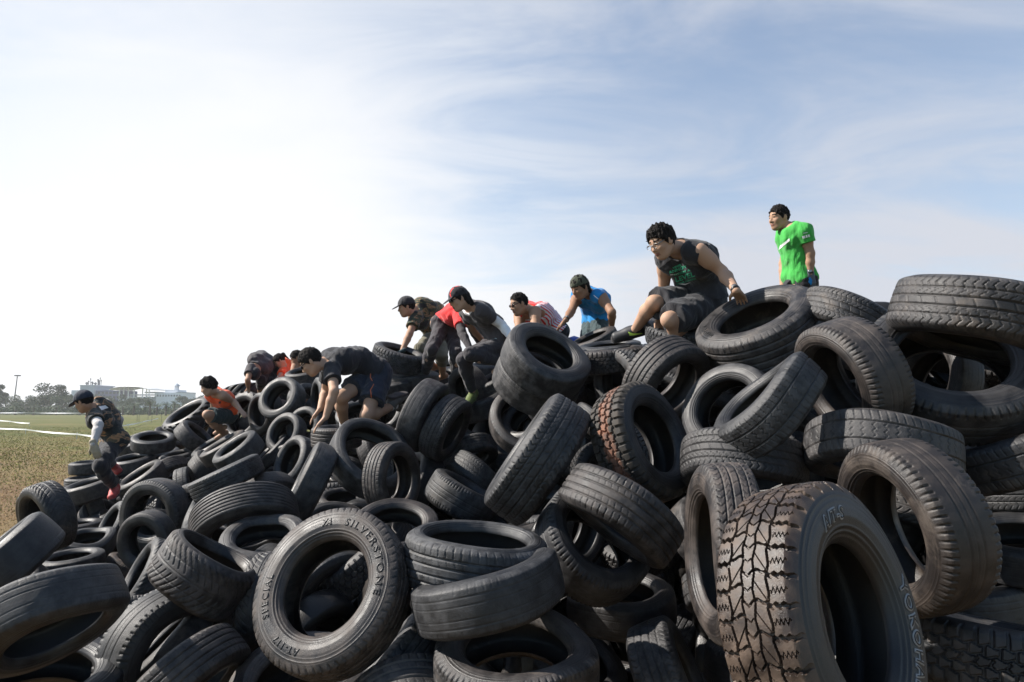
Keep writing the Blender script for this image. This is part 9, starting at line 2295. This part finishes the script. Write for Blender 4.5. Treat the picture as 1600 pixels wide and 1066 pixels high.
# runner in the orange singlet, left
r, p, K = figure('dark-haired runner in orange singlet squatting with one hand back on a tyre', dict(
    pelvis=(358, 645), neck=(338, 613), head=(326, 605), waist=(351, 630), shN=(348, 618), elN=(364, 627), wrN=(376, 641), shF=(332, 620), elF=(334, 633), wrF=(334, 645), hipN=(357, 650), hipF=(352, 648),
    knN=(324, 648), anN=(346, 668), knF=(330, 656), anF=(348, 676)), 9.4, H=1.70, face=(-.86, -.36, .22), skin=SK_FAIR, hair='mop', up_hint=(-.15, 1, 0),
    top=dict(mat=ORANGE, sleeve=-1, hem=.06, g=.014, name='singlet', scoop=.05), bottom=dict(mat=TEAL, end=.85, g=.024), shoes=dict(mat=SHOE_B), vox=.0085, S=dict(knN=-1, anN=1, knF=-1, anF=1, elN=1, wrN=-1))
decal('chest_print', p['top'], [[(342, 627.5), (345, 627), (345, 630.5), (342, 631)]], NAVY, p['top'], .003, 1.5)

# person bent double in dark clothes
r, p, K = figure('person in dark clothes bent double with head down on the black tractor tyre', dict(
    pelvis=(424, 574), neck=(402, 572), head=(399, 585), waist=(413, 563), shN=(392, 575), elN=(387, 594), wrN=(388, 607), tipN=(387, 614), shF=(410, 576), elF=(414, 590), wrF=(412, 604), hipN=(420, 580), hipF=(427, 578),
    knN=(408, 594), anN=(406, 612), knF=(421, 597), anF=(422, 614)), 11.2, H=1.70, b=1.05, face=(-.25, -.85, -.1), skin=SK_TAN, hair='short', up_hint=(0, -.3, 1),
    top=dict(mat=CHAR, sleeve=.55, hem=.05, g=.024), bottom=dict(mat=BLACKC, end=1.6, g=.014, name='trousers'), cap=dict(mat=BLACKC, brim=False), shoes=dict(mat=SHOE_B), vox=.0085, S=dict(neck=-1, head=-1, knN=-1, anN=1, knF=-1, anF=1, elN=-1, wrN=1))

# woman in orange T-shirt
r, p, K = figure('dark-haired woman in orange T-shirt with tied hair reaching down to a tyre', dict(
    pelvis=(458, 595), neck=(443, 572), head=(437, 564), waist=(451, 583), shN=(442, 578), elN=(437, 590), wrN=(427, 601), shF=(448, 578), elF=(441, 592), wrF=(436, 603), hipN=(456, 599), hipF=(462, 598),
    knN=(448, 610), anN=(456, 628), knF=(452, 612), anF=(462, 628)), 11.6, H=1.62, face=(-.66, -.64, .25), skin=SK_FAIR, hair='bun', up_hint=(-.4, .9, 0),
    top=dict(mat=ORANGE, sleeve=.6, hem=.05), bottom=dict(mat=BLACKC, end=1.5, g=.012, name='trousers'), vox=.0085, S=dict(knN=-1, anN=1, knF=-1, anF=1, elN=-1, wrN=-1))
# man in orange vest beside her
r, p, K = figure('brown-skinned man in orange vest just behind the head of the kneeling man', dict(
    pelvis=(482, 596), neck=(470, 568), head=(464, 560), waist=(476, 582), shN=(462, 570), elN=(456, 584), wrN=(451, 597), shF=(474, 572), elF=(470, 586), wrF=(466, 600), hipN=(479, 600), hipF=(485, 599),
    knN=(470, 612), anN=(478, 630), knF=(476, 612), anF=(484, 630)), 11.0, H=1.70, face=(-.8, -.45, .25), skin=SK_BROWN, hair='crop', up_hint=(-.3, 1, 0),
    top=dict(mat=ORANGE, sleeve=-1, hem=.05, g=.014, name='vest'), bottom=dict(mat=BLACKC, end=.8, g=.02), vox=.0085, S=dict(knN=-1, anN=1, knF=-1, anF=1, elN=-1, wrN=1))

# ------------------------------------------------------------------ the hazy air
vs = [(-900, -70, -1), (900, -70, -1), (900, 1300, -1), (-900, 1300, -1), (-900, -70, 45), (900, -70, 45), (900, 1300, 45), (-900, 1300, 45)]
fs = [(0, 3, 2, 1), (4, 5, 6, 7), (0, 1, 5, 4), (1, 2, 6, 5), (2, 3, 7, 6), (3, 0, 4, 7)]
hm = bpy.data.materials.new('haze_air'); hm.use_nodes = True
ht = hm.node_tree; ht.nodes.clear()
ho = NT(ht, 'ShaderNodeOutputMaterial'); hv = NT(ht, 'ShaderNodeVolumePrincipled')
hv.inputs['Color'].default_value = (.93, .95, 1.0, 1); hv.inputs['Density'].default_value = 0.0003; hv.inputs['Anisotropy'].default_value = .25
ht.links.new(hv.outputs[0], ho.inputs['Volume'])
tag(mesh_obj('haze', vs, fs, hm, None, smooth=False), 'thin pale haze over the field', 'haze', None, 'stuff')
